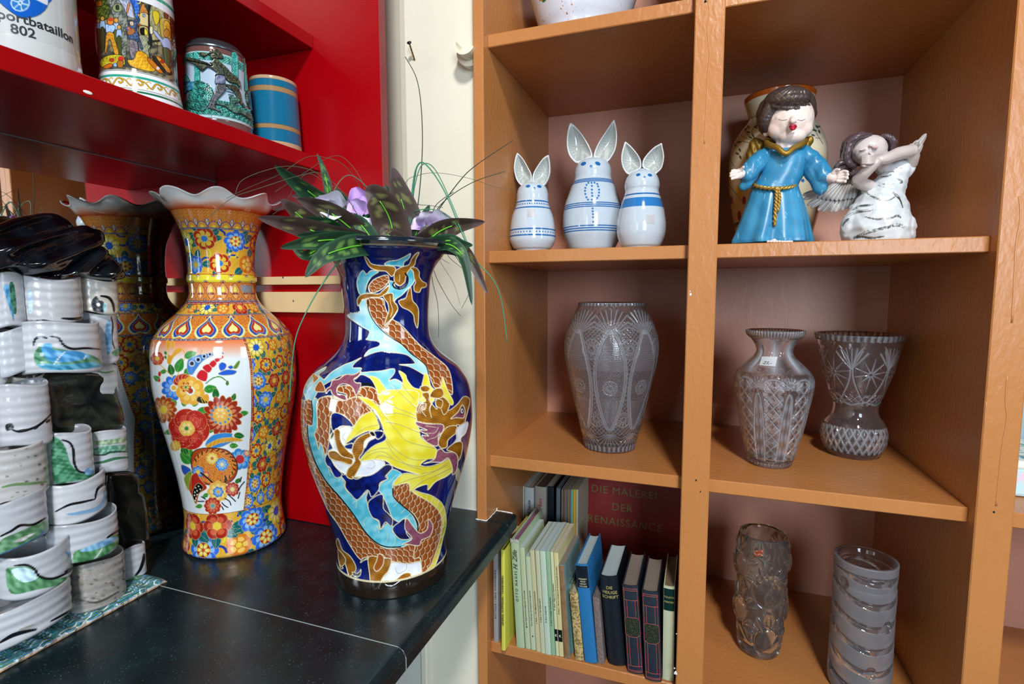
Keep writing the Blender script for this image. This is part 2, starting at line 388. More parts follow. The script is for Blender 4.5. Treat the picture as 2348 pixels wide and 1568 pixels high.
def bead(P, r, nm='caulk_bead'):
    random.seed(3); P = spl(P, False, 5); P = [(a+random.uniform(-.0007, .0007), b_+random.uniform(-.0007, .0007), c) for a, b_, c in P]
    return mobj(nm, tube(bmesh.new(), P, [r*random.uniform(.7, 1.35) for _ in P], 8), M_CHIP, ct, True, label='white ragged sealant')
bead([(XA-.001, YF-.002, ZC+.001), (XB-.006, YF-.0025, ZC+.001), (XB+.001, YF-.001, ZC+.001), (XB+.0022, 1.062, ZC+.001), (XB+.002, 1.095, ZC+.001), (XB+.002, 1.1, ZC+.006)], .0011)
bead([(XB+.001, 1.098, ZC+.0004), (-.41, 1.0985, ZC), (-.392, 1.098, ZC-.001)], .0012)
bead([(-.66, 1.083, ZC+.0004), (-.55, 1.082, ZC+.0004), (XA, 1.082, ZC+.0004)], .001)
mobj('panel', bx(-1.0, -.605, -.30, 1.04, .0, ZC-.036), mat('pale_panel', 'c9d2cf', .5), ct, label='pale grey green panel under the worktop')
# --- things on the cream wall
sp = at(953, 95, 'Y', 1.083)
scr = empty('wall_screw', (-.6155, 1.083, EYE+.513), 'brass coloured wood screw sticking out of the cream wall', 'screw')
dr = Vector((.004, -.030, .024)); p0 = Vector((-.6160, 1.084, EYE+.5155))
mobj('shank', tube(bmesh.new(), [p0+dr*k for k in np.linspace(0, 1, 12)], [.0016+.0004*(i % 2) for i in range(12)], 8), mat('brass', '9c8440', .35, metal=1), scr, True)
hd = tube(bmesh.new(), [p0+dr*.93, p0+dr*1.02, p0+dr*1.06], [.002, .0052, .0046], 14); mobj('head', hd, mat('dark_steel', '3c3e42', .35, metal=1), scr, True)
hp = empty('coat_hook', (-.487, 1.083, EYE+.49), 'cream painted curved bracket on the cream wall beside the bookcase', 'hook')
def arc(cx, cz, R, w, t, y0, y1, a0, a1, n=28):
    bm = bmesh.new(); pr = []
    for k in range(n+1):
        a = math.radians(a0+(a1-a0)*k/n); pr.append([bm.verts.new((cx+r*math.cos(a), y, cz+r*math.sin(a))) for r, y in ((R, y0), (R, y1), (R-t, y1), (R-t, y0))])
    for a, b_ in zip(pr, pr[1:]):
        for i in range(4): j = (i+1) % 4; bm.faces.new((a[i], a[j], b_[j], b_[i]))
    bm.faces.new(pr[0]); bm.faces.new(pr[-1][::-1]); return bm
M_CRG = mat('cream_gloss', 'f1ead0', .3)
c0 = at(1087, 128, 'Y', 1.083)
mobj('bracket_plate', arc(c0[0], c0[2], .030, .02, .0295, 1.060, 1.083, 150, 345), M_CRG, hp)
mobj('bracket_arm', arc(c0[0]+.001, c0[2]+.006, .0245, .02, .006, 1.030, 1.062, 170, 330), M_CRG, hp)
# cabinets and shop things glimpsed in the third bay of the bookcase
t = empty('floral_tin', (XG+.03, 1.22, Z2), 'pale blue flower printed tin standing behind the right upright', 'tin')
pt = at(2341, 1000, 'Y', 1.18)
mobj('tin_body', bx(XG+.004, XG+.16, 1.15, 1.33, Z2+.0005, Z2+.055, bev=.006, seg=2), mat('tin_print', 'bfe3ea', .3, noise=(45, 'e7cfe0', .5, .56)), t)
mobj('tin_lid', bx(XG+.002, XG+.162, 1.148, 1.332, Z2+.050, Z2+.066, bev=.005, seg=2), mat('tin_lid_print', '4f8f9c', .3, noise=(60, 'e9f2e6', .45, .5)), t)
t2 = empty('blue_box', (XG+.1, 1.4, Z2), 'tall grey blue box standing behind the floral tin', 'box')
mobj('box_body', bx(XG+.004, XG+.28, 1.36, 1.50, Z2+.0005, Z2+.30, bev=.004, seg=2), mat('grey_blue_board', '9fbcc8', .6), t2)
mobj('box_lid', bx(XG+.002, XG+.282, 1.358, 1.502, Z2+.27, Z2+.31, bev=.006, seg=2), mat('grey_blue_lid', '88a9b8', .6), t2)
# ================================================================ the two big painted vases
def front_px(V, X, Y, N):
    """photo pixel of every vertex that faces the eye (others far away)"""
    S = V.reshape(-1, 3); px, py = proj(S); view = S-np.array([0, 0, EYE]); f = (N.reshape(-1, 3)*view).sum(1) < 0
    return np.where(f, px, -1e6), np.where(f, py, -1e6)
def lathe_normals(V):
    a = np.roll(V, -1, 1)-np.roll(V, 1, 1); b = np.gradient(V, axis=0); n = np.cross(a, b)
    return n/(np.linalg.norm(n, axis=-1, keepdims=True)+1e-12)
def scales_tex(base, dark, line, ang, s, lw=.085):
    ca, sa = math.cos(ang), math.sin(ang)
    def f(x, y):
        a = (x*ca+y*sa)/s; b = (-x*sa+y*ca)/s; c = np.zeros((len(x), 3)); done = np.zeros(len(x), bool)
        for j in range(4):
            k = np.floor(b/.5)-j+2; off = (k % 2)*.5; ax = a-off; ax = ax-np.round(ax); d = np.hypot(ax, (b-k*.5)*1.0)
            hit = (~done) & (d < .62)
            t = np.clip((d-(.62-lw))/.05, 0, 1)[:, None]; sh = np.clip(d/.6, 0, 1)[:, None]
            col = (np.asarray(base)*(1-sh)+np.asarray(dark)*sh)*(1-t)+np.asarray(line)*t
            c[hit] = col[hit]; done |= hit
        c[~done] = line
        return c
    return f
def mottle(c1, c2, s, seed=0):
    rs = np.random.RandomState(seed); K = rs.normal(0, 1/s, (9, 2)); ph = rs.uniform(0, 6.28, 9)
    def f(x, y):
        v = sum(np.sin(x*k[0]*2+y*k[1]*2+p) for k, p in zip(K, ph))/4.2; t = (np.clip(v*.9+.5, 0, 1))[:, None]
        return np.asarray(c1)*(1-t)+np.asarray(c2)*t
    return f
def texpoly(P, pts, tex, line=None, lw=1.2, smooth=6, h=0):
    Q = spl(np.asarray(pts, float), True, smooth) if smooth else np.asarray(pts, float); i = P._sel(Q, 2+lw)
    if not len(i): return
    x, y = P.u[i], P.v[i]; ins = np.zeros(x.size, bool)
    for a, b in zip(Q, np.roll(Q, -1, 0)):
        if a[1] == b[1]: continue
        ins ^= ((a[1] > y) != (b[1] > y)) & (x < (b[0]-a[0])*(y-a[1])/(b[1]-a[1])+a[0])
    d = P._dist(x, y, Q, True); sd = np.where(ins, d, -d)
    col = tex(x, y) if callable(tex) else np.asarray(tex)
    P._mix(i, np.clip(sd/P.aa+.5, 0, 1), col, h)
    if line is not None: P._mix(i, np.clip((lw/2-d)/P.aa+.5, 0, 1), line, 1.0)

# ---- dragon vase
rowsD = [(566,703,1036),(571,716,1022),(580,731,1012),(595,745,1005),(612,760,993),(640,770,980),(670,774,977),(700,777,974),(735,780,974),(765,779,977),(785,774,985),(803,762,1000),(820,742,1020),(838,721,1043),(856,706,1056),(875,693,1066),(900,686,1073),(930,683.5,1076),(965,684.5,1077),(1000,690,1072),(1040,700,1063),(1080,713,1052),(1120,729,1041),(1160,743,1030),(1200,759,1023),(1235,771,1020),(1256,774,1022),(1280,772.5,1029),(1310,770.5,1033),(1330,773,1032),(1345,778,1030)]
DX, DY, DR = stand(777, 1029, 1373, ZC)
prof = profile(DX, DY, rowsD, ZC); prof[-1] = (DR, ZC+.0006)
prof = [(a, b) for a, b in prof if b >= ZC+.0006]
if prof[-1][1] > ZC+.0007: prof.append((DR, ZC+.0006))
out = densify(prof, 640)
th0 = math.atan2(-DY, -DX)
ths = np.r_[np.linspace(th0-1.75, th0+1.75, 470, endpoint=False), np.linspace(th0+1.75, th0-1.75+2*math.pi, 60, endpoint=False)]
V, Fq, r_, z_, t_ = lathe_np(out, DX, DY, ths); N = lathe_normals(V)
if ((N[..., 0]*(V[..., 0]-DX)+N[..., 1]*(V[..., 1]-DY)).mean() < 0): N = -N
u, v = front_px(V, DX, DY, N)
P = Paint(u, v, H('0b1260'))
rs = np.random.RandomState(5)
nz = sum(np.sin(t_*a+z_*b+c) for a, b, c in [(7, 60, 1), (13, -45, 2), (23, 90, 3), (31, 20, 4), (5, 140, 5)])/5
k = np.clip(.5+.5*nz, 0, 1).ravel()[:, None]; P.c = H('050c44')*(1-k)+H('092480')*k
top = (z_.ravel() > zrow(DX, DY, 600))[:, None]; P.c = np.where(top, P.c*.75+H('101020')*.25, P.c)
# edges of the shape: brownish unglazed glints
A = lambda L: [(680+x/3.733, 540+y/3.733) for x, y in L]
B = lambda L: [(680+x/3.1357, 900+y/3.1357) for x, y in L]
BLU = mottle(H('050c48'), H('08217c'), 14, 2); TQ = mottle(H('4fb9d0'), H('7fd2e2'), 12, 3); TQP = mottle(H('8fd8ea'), H('c9ecf4'), 16, 4)
GB = mottle(H('7c4a10'), H('b5781c'), 1.3, 6); YEL = mottle(H('e2d22c'), H('ece35c'), 16, 7); MAU = mottle(H('86465c'), H('96586e'), 8, 8)
WHT = mottle(H('e4e9f4'), H('f6f8fc'), 14, 9); LC = H('e9dfbb'); LG = H('a9a27c'); BK = H('15130f')
def scl(ang, s=19): return scales_tex(H('b05f2a'), H('8a4316'), LC, ang, s)
def sh(pts, tex, line=LC, lw=2.0, **k): texpoly(P, pts, tex, line, lw, **k)
# turquoise crest, neck
sh(A([(610,500),(540,580),(545,650),(500,660),(435,680),(460,710),(500,740),(560,780),(625,820),(610,870),(600,890),(680,900),(715,920),(700,950),(620,980),(580,1035),(640,1010),(720,990),(800,1000),(900,1010),(960,1030),(1010,1080),(1000,1100),(880,1105),(960,1120),(1040,1160),(1100,1195),(1135,1190),(1110,1120),(1040,1060),(960,990),(880,920),(800,860),(700,780),(640,680),(615,560)]), TQP, smooth=4)
sh(A([(600,545),(735,545),(760,620),(800,700),(900,770),(1000,880),(1080,960),(1200,1050),(1290,1130),(1325,1230),(1330,1360),(1250,1300),(1180,1300),(1140,1200),(1110,1120),(1040,1060),(960,990),(880,920),(800,860),(700,780),(630,680)]), scl(.8, 21))
P.line(A([(612,550),(615,620),(650,710),(720,800),(820,880),(900,930),(980,1010),(1060,1070),(1110,1120),(1130,1190)]), 2.4, BK)
sh(A([(570,300),(600,330),(640,300),(700,310),(650,350),(610,400),(595,460),(600,490),(545,505),(520,440),(520,380),(540,330)]), TQ)
sh(A([(620,430),(660,380),(720,350),(780,340),(790,385),(770,420),(740,450),(690,480),(640,490),(620,470)]), scl(.3, 15))
P.line(A([(700,322),(650,355),(615,410),(600,470),(598,490)]), 2.4, BK)
sh(A([(790,390),(830,400),(850,450),(900,450),(945,420),(950,370),(935,320),(965,280),(1000,320),(1010,380),(990,420),(950,460),(900,510),(850,545),(825,590),(830,530),(780,490),(795,440)]), TQ, smooth=5)
sh(A([(755,250),(790,220),(860,210),(930,180),(975,155),(960,195),(920,230),(910,265),(860,260)]), mottle(H('3aa0bc'), H('58bcd2'), 10, 5))
sh(A([(580,175),(610,200),(640,240),(700,255),(790,260),(845,275),(840,320),(815,350),(790,330),(760,305),(700,300),(640,280),(605,240)]), GB)
sh(A([(1048,145),(1020,205),(1010,250),(960,300),(935,350),(925,400),(880,430),(840,400),(835,340),(850,300),(900,270),(960,250),(985,200),(1015,160)]), GB)
P.line(A([(880,335),(884,370),(878,395)]), 1.2, LC)
P.line(A([(930,322),(952,370),(935,430),(890,455),(840,445),(822,415),(835,402)]), 3.6, BK)
sh(A([(975,275),(1020,275),(1050,310),(1050,350),(1075,390),(1110,410),(1105,440),(1070,450),(1050,485),(1010,475),(1005,430),(1020,400),(1005,360),(1000,310)]), GB, smooth=5)
sh(A([(525,600),(520,550),(550,510),(610,495),(700,500),(740,470),(790,430),(780,480),(720,525),(650,530),(570,550),(540,590)]), GB, smooth=5)
sh(A([(745,510),(820,495),(830,560),(860,600),(865,640),(830,700),(790,750),(770,785),(755,760),(775,690),(790,640),(780,580),(755,545)]), GB, smooth=5)
P.line(A([(800,520),(805,580),(822,640),(805,700)]), 1.2, LC)
sh(A([(975,440),(985,500),(995,560),(1030,600),(1045,660),(1035,790),(1010,740),(1000,680),(960,640),(900,610),(875,560),(930,540),(950,490)]), GB, smooth=5)
# shoulder
sh(A([(60,1330),(100,1230),(170,1170),(250,1125),(240,1150),(190,1190),(230,1230),(240,1230),(300,1170),(400,1110),(480,1080),(555,1045),(500,1090),(480,1130),(555,1135),(545,1170),(640,1165),(720,1160),(830,1140),(835,1180),(790,1240),(850,1230),(910,1270),(910,1330),(905,1385),(820,1360),(760,1330),(720,1290),(660,1240),(560,1190),(500,1230),(450,1200),(380,1200),(300,1240),(210,1300),(150,1400),(150,1500),(130,1568),(90,1568),(80,1400)]), mottle(H('6cc6dc'), H('a8e0ec'), 15, 10), smooth=5)
sh(A([(140,1185),(190,1215),(150,1260),(140,1230)]), H('a05426')); sh(A([(205,1245),(235,1290),(240,1335),(160,1330),(170,1280)]), H('a85c2a'))
sh(A([(150,1568),(160,1440),(210,1390),(300,1370),(400,1410),(430,1360),(350,1330),(370,1290),(470,1290),(500,1350),(545,1330),(560,1295),(650,1300),(700,1350),(745,1450),(650,1450),(640,1520),(600,1568),(500,1640),(300,1640)]), scl(1.2, 24), smooth=4)
P.line(A([(555,1275),(610,1272),(680,1290)]), 5, BK)
sh(A([(550,1160),(530,1200),(490,1230),(510,1260),(550,1265),(540,1310),(510,1370),(490,1320),(450,1280),(390,1270),(350,1300),(350,1350),(420,1370),(430,1410),(380,1400),(310,1360),(290,1320),(250,1350),(260,1310),(290,1290),(310,1240),(360,1230),(420,1190),(490,1190)]), MAU, smooth=5)
# left leg hanging (scaled) and turquoise band
sh(B([(85,230),(120,60),(150,60),(150,225),(180,280),(200,400),(215,500),(240,560),(290,600),(330,590),(350,690),(390,730),(440,770),(510,710),(500,760),(520,830),(540,890),(590,930),(600,985),(650,940),(700,970),(690,1000),(740,1040),(830,1050),(770,1110),(640,1120),(560,1070),(480,990),(400,870),(300,750),(200,640),(125,520),(90,380)]), TQ, smooth=5)
sh(B([(690,550),(760,590),(700,640),(690,690),(700,760),(760,810),(830,880),(862,950),(866,1000),(810,960),(790,910),(740,930),(690,900),(660,830),(620,740),(590,700),(610,650),(655,620),(650,590)]), TQ, smooth=5)
for q in ([(300,640),(320,610),(330,640)],[(400,800),(430,780),(425,830)],[(500,900),(480,930),(490,960)],[(560,1000),(580,960),(590,1010)],[(640,1080),(655,1040),(650,1010)],[(700,1100),(710,1060),(700,1030)],[(720,590),(690,620),(660,650)],[(740,620),(700,660)],[(700,720),(670,740)],[(740,780),(700,820)],[(790,830),(750,870)],[(820,870),(780,905)],[(230,560),(240,600)],[(180,420),(190,470)]):
    P.line(B(q), 1.1, LC)
sh(B([(150,60),(240,30),(330,60),(440,30),(520,110),(540,150),(460,170),(420,250),(400,240),(340,160),(250,160),(240,260),(235,330),(225,400),(205,450),(190,400),(170,360),(160,410),(145,350),(130,300),(150,230)]), scl(1.4, 22), smooth=4)
sh(B([(250,160),(310,150),(380,200),(405,245),(330,240),(260,275)]), BLU, smooth=4)
sh(B([(205,470),(240,430),(270,520),(330,590),(280,610),(240,540),(215,520)]), BLU, smooth=4)
sh(B([(330,590),(500,600),(640,520),(690,540),(640,600),(655,620),(600,650),(590,700),(540,750),(510,700),(440,770),(390,730),(350,680),(350,640)]), BLU, smooth=5)
sh(B([(620,735),(625,830),(660,870),(690,910),(680,960),(640,930),(605,980),(590,920),(540,890),(512,800),(560,750)]), BLU, smooth=5)
sh(B([(690,980),(740,930),(780,910),(790,1010),(815,1050),(740,1050)]), BLU, smooth=5)
# main long body
sh(B([(-20,60),(60,60),(105,60),(115,230),(80,232),(80,300),(100,400),(140,520),(210,640),(310,750),(410,880),(490,1000),(570,1080),(650,1120),(760,1110),(820,1080),(890,1040),(900,1190),(830,1230),(700,1220),(620,1180),(530,1190),(460,1200),(380,1090),(300,950),(230,850),(160,700),(80,500),(10,300)]), scl(.85, 19), smooth=4)
P.line(B([(108,60),(116,140),(112,228)]), 2.6, BK)
P.line(B([(80,235),(85,330),(110,430),(150,530),(220,645),(320,760),(410,875),(490,995),(570,1075),(650,1108),(750,1108)]), 2.8, BK)
sh(B([(690,690),(720,660),(800,650),(830,700),(880,740),(960,790),(1030,860),(1045,920),(1030,1060),(990,1200),(940,1280),(900,1290),(890,1190),(840,1190),(860,1080),(880,1040),(870,990),(880,940),(840,870),(770,820),(710,760)]), scl(1.9, 19), smooth=4)
P.line(B([(692,690),(700,750),(760,810),(830,870),(866,930),(872,1005)]), 2.8, BK)
sh(B([(790,905),(830,950),(870,1000),(900,1010),(940,980),(950,910),(980,960),(960,1030),(900,1060),(880,1100),(800,1090),(760,1090),(830,1050),(780,980)]), MAU, smooth=5)
sh(B([(840,700),(900,720),(970,740),(1040,790),(1070,860),(1075,950),(1050,1060),(1020,1180),(980,1270),(900,1350),(890,1320),(960,1250),(1000,1150),(1030,1050),(1045,930),(1020,850),(960,790),(890,750),(840,720)]), YEL, smooth=5)
for q in ([(865,725),(868,755)],[(900,720),(905,760)],[(940,730),(935,780)],[(985,745),(970,800)],[(1025,780),(1005,830)],[(1055,820),(1025,870)],[(1070,880),(1040,920)],[(1075,950),(1042,980)],[(1062,1020),(1034,1050)],[(1045,1090),(1015,1110)],[(1025,1160),(998,1170)],[(1000,1230),(970,1235)],[(960,1290),(940,1280)]): P.line(B(q), 1.2, LC, smooth=0)
# white foam and claws (middle)
sh(B([(245,300),(300,260),(360,240),(400,260),(380,330),(350,360),(400,400),(410,470),(490,480),(600,480),(635,510),(600,550),(540,590),(480,600),(420,600),(340,580),(280,530),(240,460),(230,420),(260,400),(240,350)]), WHT, smooth=5)
P.line(B([(470,490),(530,480),(565,510),(550,540),(510,540)]), 1, LG); P.line(B([(350,290),(330,320),(350,345)]), 1, LG)
sh(B([(340,385),(400,365),(400,405),(355,402)]), BLU)
sh(B([(480,350),(520,290),(560,280),(570,320),(520,350),(490,400)]), WHT); sh(B([(560,280),(620,280),(620,310),(580,335)]), BLU)
for q in ([(270,280),(310,270),(320,350),(370,420),(410,450),(400,480),(330,460),(290,400)],[(230,430),(280,420),(330,460),(400,480),(390,520),(330,500),(250,480)],[(410,370),(450,320),(520,290),(540,310),(490,350),(480,420),(450,470),(465,510),(430,580),(400,620),(360,600),(370,550),(420,490),(400,430)]): sh(B(q), GB, smooth=5)
sh(B([(245,320),(262,280),(270,300),(255,330)]), BK); sh(B([(525,285),(550,280),(568,310),(540,312)]), BK); sh(B([(400,605),(440,610),(470,605),(430,622)]), BK)
# yellow mane
sh(A([(625,1205),(690,1220),(740,1280),(790,1350),(860,1390),(950,1400),(1030,1440),(1000,1500),(1010,1590),(760,1590),(760,1480),(700,1400),(690,1330),(660,1260)]), YEL, smooth=5)
sh(A([(875,1160),(930,1190),(950,1240),(1000,1300),(1060,1310),(1080,1250),(1100,1180),(1130,1210),(1150,1290),(1210,1330),(1240,1260),(1250,1210),(1290,1320),(1340,1420),(1320,1450),(1250,1400),(1200,1380),(1140,1440),(1060,1420),(1010,1450),(930,1390),(900,1310),(910,1240)]), YEL, smooth=5)
sh(B([(440,30),(530,50),(600,100),(620,-10),(860,-10),(870,80),(860,190),(880,260),(900,330),(1000,400),(1010,470),(940,480),(890,520),(960,530),(1050,500),(1095,480),(1135,540),(1080,600),(1000,640),(945,700),(940,660),(870,680),(820,710),(800,650),(700,670),(720,620),(780,580),(880,590),(720,540),(640,490),(560,480),(460,490),(500,430),(560,380),(640,340),(630,280),(600,200),(540,110)]), YEL, smooth=5)
sh(B([(350,362),(400,270),(460,180),(550,135),(580,200),(590,260),(500,280),(420,320)]), YEL, smooth=5)
for q in ([(440,30),(560,150),(640,310),(700,400),(840,480),(1000,470)],[(590,100),(660,200),(720,270),(800,350),(1000,400)],[(640,150),(740,150),(870,190)],[(640,210),(740,230),(890,290)],[(620,60),(720,110),(850,160)],[(460,490),(560,430),(640,430),(720,490),(880,530),(1000,520)],[(640,340),(700,440),(800,520),(900,550)],[(700,670),(820,620),(960,580),(1090,500)],[(820,710),(900,640),(1010,590),(1110,540)],[(400,330),(480,260),(590,230)],[(600,100),(640,60),(700,30)],[(500,430),(600,400),(660,400)],[(560,480),(600,450),(680,470)],[(760,-60),(800,0),(860,60)],[(680,-60),(760,20),(860,110)],[(900,580),(1000,560),(1080,520)]): P.line(B(q), 1.2, LG)
# head at the right
sh(B([(860,130),(880,80),(930,60),(900,10),(950,0),(960,60),(1010,120),(1000,60),(1050,30),(1100,80),(1090,130),(1150,90),(1200,30),(1240,40),(1244,80),(1215,190),(1200,250),(1160,230),(1130,260),(1080,300),(1040,390),(1020,350),(1040,270),(1000,230),(930,220),(870,210)]), GB, smooth=4)
for q in ([(900,-10),(890,-40),(930,-50),(960,-30),(940,-5)],[(960,30),(985,-20),(1040,-30),(1060,10),(1030,40)]): sh(B(q), GB, smooth=4)
P.line(B([(870,150),(890,90),(930,80),(925,120),(900,130),(930,170)]), 1.6, LC); P.line(B([(970,180),(960,110),(1000,50),(1050,60),(1040,110),(1010,100)]), 1.6, LC); P.line(B([(1090,130),(1060,160),(1040,120)]), 1.6, LC)
sh(B([(860,210),(940,225),(1050,230),(1050,280),(1020,310),(1020,370),(1000,385),(960,370),(930,350),(900,310),(950,310),(880,270),(940,270),(870,240)]), MAU, smooth=5)
for q in ([(900,290),(990,290),(1020,250)],[(940,340),(1000,320),(1030,280)],[(930,240),(1000,250)]): P.line(B(q), 1.1, LC)
sh(B([(1030,320),(1080,250),(1150,240),(1145,290),(1090,340),(1080,390),(1040,400),(1020,370)]), GB, smooth=4)
sh(B([(1150,260),(1230,210),(1215,290),(1180,330),(1190,400),(1170,380),(1120,380),(1150,330)]), WHT, smooth=4)
sh(B([(1080,410),(1140,360),(1190,360),(1185,440),(1160,490),(1130,430)]), GB, smooth=4)
sh(B([(915,510),(990,480),(1010,420),(1040,405),(1070,430),(1130,430),(1160,470),(1150,560),(1120,590),(1120,540),(1090,470),(1040,500),(980,500)]), MAU, smooth=4)
sh(B([(1108,188),(1160,140),(1190,90),(1210,120),(1203,180),(1150,180)]), MAU, smooth=4)
x, y = B([(1190, 132)])[0]; P.disc(x, y, 4, H('f2f0e6'), 7, BK, 1.4); P.disc(x+.6, y, 1.5, BK, 3)
P.disc(*B([(1160, 590)])[0], 5, H('d9cfa8'), 14, LC, 1.2)
# paws at the bottom
sh(B([(300,1050),(330,1130),(380,1170),(420,1230),(425,1280),(380,1320),(360,1260),(340,1200),(310,1150),(285,1080)]), GB, smooth=4); sh(B([(300,1130),(350,1190),(345,1230),(315,1250),(300,1180)]), GB)
sh(B([(400,1290),(440,1300),(463,1272),(455,1315),(420,1325)]), BK); sh(B([(460,1222),(480,1190),(525,1180),(490,1200)]), BK); sh(B([(310,1240),(335,1260),(320,1265)]), BK)
sh(B([(680,1220),(800,1230),(890,1220),(890,1340),(850,1390),(720,1412),(590,1412),(620,1340),(660,1290)]), WHT, smooth=4)
P.line(B([(790,1225),(785,1270),(730,1300),(710,1260)]), 1, LG)
sh(B([(520,1180),(630,1190),(680,1200),(660,1280),(620,1330),(580,1410),(540,1405),(525,1300)]), GB, smooth=4)
sh(B([(590,1160),(625,1180),(620,1240),(580,1285),(555,1260),(575,1210)]), H('a3561f'), smooth=4)
sh(B([(630,1350),(700,1350),(770,1300),(820,1300),(810,1340),(760,1350),(690,1392),(640,1385)]), GB, smooth=4)
sh(B([(800,1340),(812,1330),(818,1395),(795,1385)]), BK, smooth=3)
# back of the vase: cobalt; foot band dark brown with a cream line above it
zz = z_.ravel(); zf = ZC+.030
c = P.c; m = zz < zf; c[m] = H('231a14'); m = (zz >= zf) & (zz < zf+.0024); c[m] = H('d8cca4')
m = zz > out[0][1]-.004; c[m] = H('1a1c24')
m = (zz > out[0][1]-.0062) & (zz <= out[0][1]-.004); c[m] = H('9a8a6c')
hgt = P.h.reshape(z_.shape); V2 = V+N*(hgt*.0005)[..., None]
V2 = V2.reshape(-1, 3)
dv = empty('dragon_vase', (DX, DY, ZC), 'tall cobalt blue vase with a raised brown dragon and yellow mane, standing on the worktop', 'vase')
n = len(ths); M_GLZ = painted('painted_glaze', .10, .6)
V3, F3 = capdisc(V2, Fq, len(V2)-n, n, (DX, DY, ZC)); cc = np.vstack([c, H('231a14')])
npmesh('vase_body', V3, F3, M_GLZ, dv, col=cc)
# rolled lip and the hollow inside
r0, z0 = out[0]
lip = [(r0, z0), (r0+.0015, z0+.004), (r0-.001, z0+.0075), (r0-.006, z0+.006), (r0-.03, z0-.012), (r0-.055, z0-.06), (r0-.058, z0-.20)]
def inner(nm, lip, X, Y, mt, par, n=96):
    V, F, *_ = lathe_np(lip, X, Y, TH(n)); return npmesh(nm, V.reshape(-1, 3), F, mt, par)
inner('lip', densify(lip, 40), DX, DY, mat('black_lip_glaze', '16202a', .12, coat=.5, noise=(30, '4a4434', .5, .75)), dv)

# ---- orange floral vase
rowsO = [(493,403,620),(505,407,611),(520,413,603),(549,427,596),(575,434,594),(600,437,593),(625,437,593),(634,434.5,596),(645,434.5,596),(650,438,594),(671,439,594),(686,435,598),(700,424,606),(720,401,626),(738,382,652),(755,368,668),(775,355,680),(800,349,684),(835,349,684),(870,350,683.5),(910,358,680),(946,369,675),(990,384,668),(1022,395,664),(1070,411,659),(1110,421,656),(1140,427,654.5),(1165,430,655),(1190,430,659),(1208,428,662),(1225,425,663),(1240,425,661),(1250,427,660)]
OX, OY, ORR = stand(429, 659, 1277, ZC)
po = [(a, b) for a, b in profile(OX, OY, rowsO) if b > ZC+.004]+[(ORR-.002, ZC+.0006)]
ou = densify(po, 600); tho = math.atan2(-OY, -OX); NT = 860
ths = TH(NT)
V, Fq, r_, z_, t_ = lathe_np(ou, OX, OY, ths); N = lathe_normals(V)
if ((N[..., 0]*(V[..., 0]-OX)+N[..., 1]*(V[..., 1]-OY)).mean() < 0): N = -N
u, v = front_px(V, OX, OY, N)
def hit(x, y):
    k = np.argmin((u-x)**2+(v-y)**2); return t_.ravel()[k], z_.ravel()[k]
zb = {k: hit(*q)[1] for k, q in dict(a=(505,494), b=(530,526), c=(512,629), d=(514,648), e=(515,691), f=(515,722), g=(515,777), h=(545,1172)).items()}
C = np.ones((V.shape[0]*V.shape[1], 3))*H('e2a224'); zr = z_.ravel(); tr = (t_.ravel()-tho+math.pi) % (2*math.pi)-math.pi
def band(z1, z0, R):
    """painter on one band, u = arc length in mm, v = height in mm from the band's foot"""
    p = Paint(tr*R*1000, (zr-z0)*1000, (0, 0, 0)); p.c = C; p.keep = (zr <= z1) & (zr >= z0); p.aa = .6; return p
def fillband(z1, z0, tex):
    m = (zr <= z1) & (zr >= z0); C[m] = tex(tr[m]*130, zr[m]*1000)
def speck(c1, c2, s=1.15):
    def f(x, y):
        v = np.sin(x*2.9/s+1.7*np.sin(y*1.3/s))*np.sin(y*2.7/s+1.9*np.sin(x*1.1/s)); t = np.clip(v*2+.4, 0, 1)[:, None]; return np.asarray(c1)*(1-t)+np.asarray(c2)*t
    return f
YS_ = speck(H('dd9a1c'), H('f0c850')); OS_ = speck(H('c2481a'), H('eeb24c'))
GO = H('e8c878'); DB = H('15306e'); RB = H('2a5fd0')
def petals(p, x, y, r, n, c1, c2, line=GO, rot=0, w=.5, i0=.35, core=None, rc=.28, tip=None):
    for k in range(n):
        a = rot+2*math.pi*k/n; d = r*(1+i0)/2; lx = x+math.cos(a)*d; ly = y+math.sin(a)*d; L = r*(1-i0)/2*1.15; W = w*r*math.pi/n*1.05
        p.disc(lx, ly, L, c1, W, line, .5, a)
        p.disc(x+math.cos(a)*d*.8, y+math.sin(a)*d*.8, L*.6, c2, W*.55, None, 0, a)
    p.disc(x, y, r*rc, core if core is not None else H('f0d040'), line=line, lw=.5)
def leaf(p, x, y, L, a, c, line=GO, w=.34):
    ca, sa = math.cos(a), math.sin(a); pt = [(0, 0), (.3*L, w*L), (.7*L, w*.8*L), (L, 0), (.7*L, -w*.8*L), (.3*L, -w*L)]
    Q = [(x+q[0]*ca-q[1]*sa, y+q[0]*sa+q[1]*ca) for q in pt]; p.poly(Q, c, line, .5, 4); p.line([Q[0], Q[3]], .4, line, 0)
BLs = (H('2f6fdc'), H('8cc0f4')); RDs = (H('a82818'), H('d8603c')); YEs = (H('f2d840'), H('fbf0a0')); ORs = (H('e08020'), H('f6c860')); TEs = (H('106a70'), H('2e98a0'))
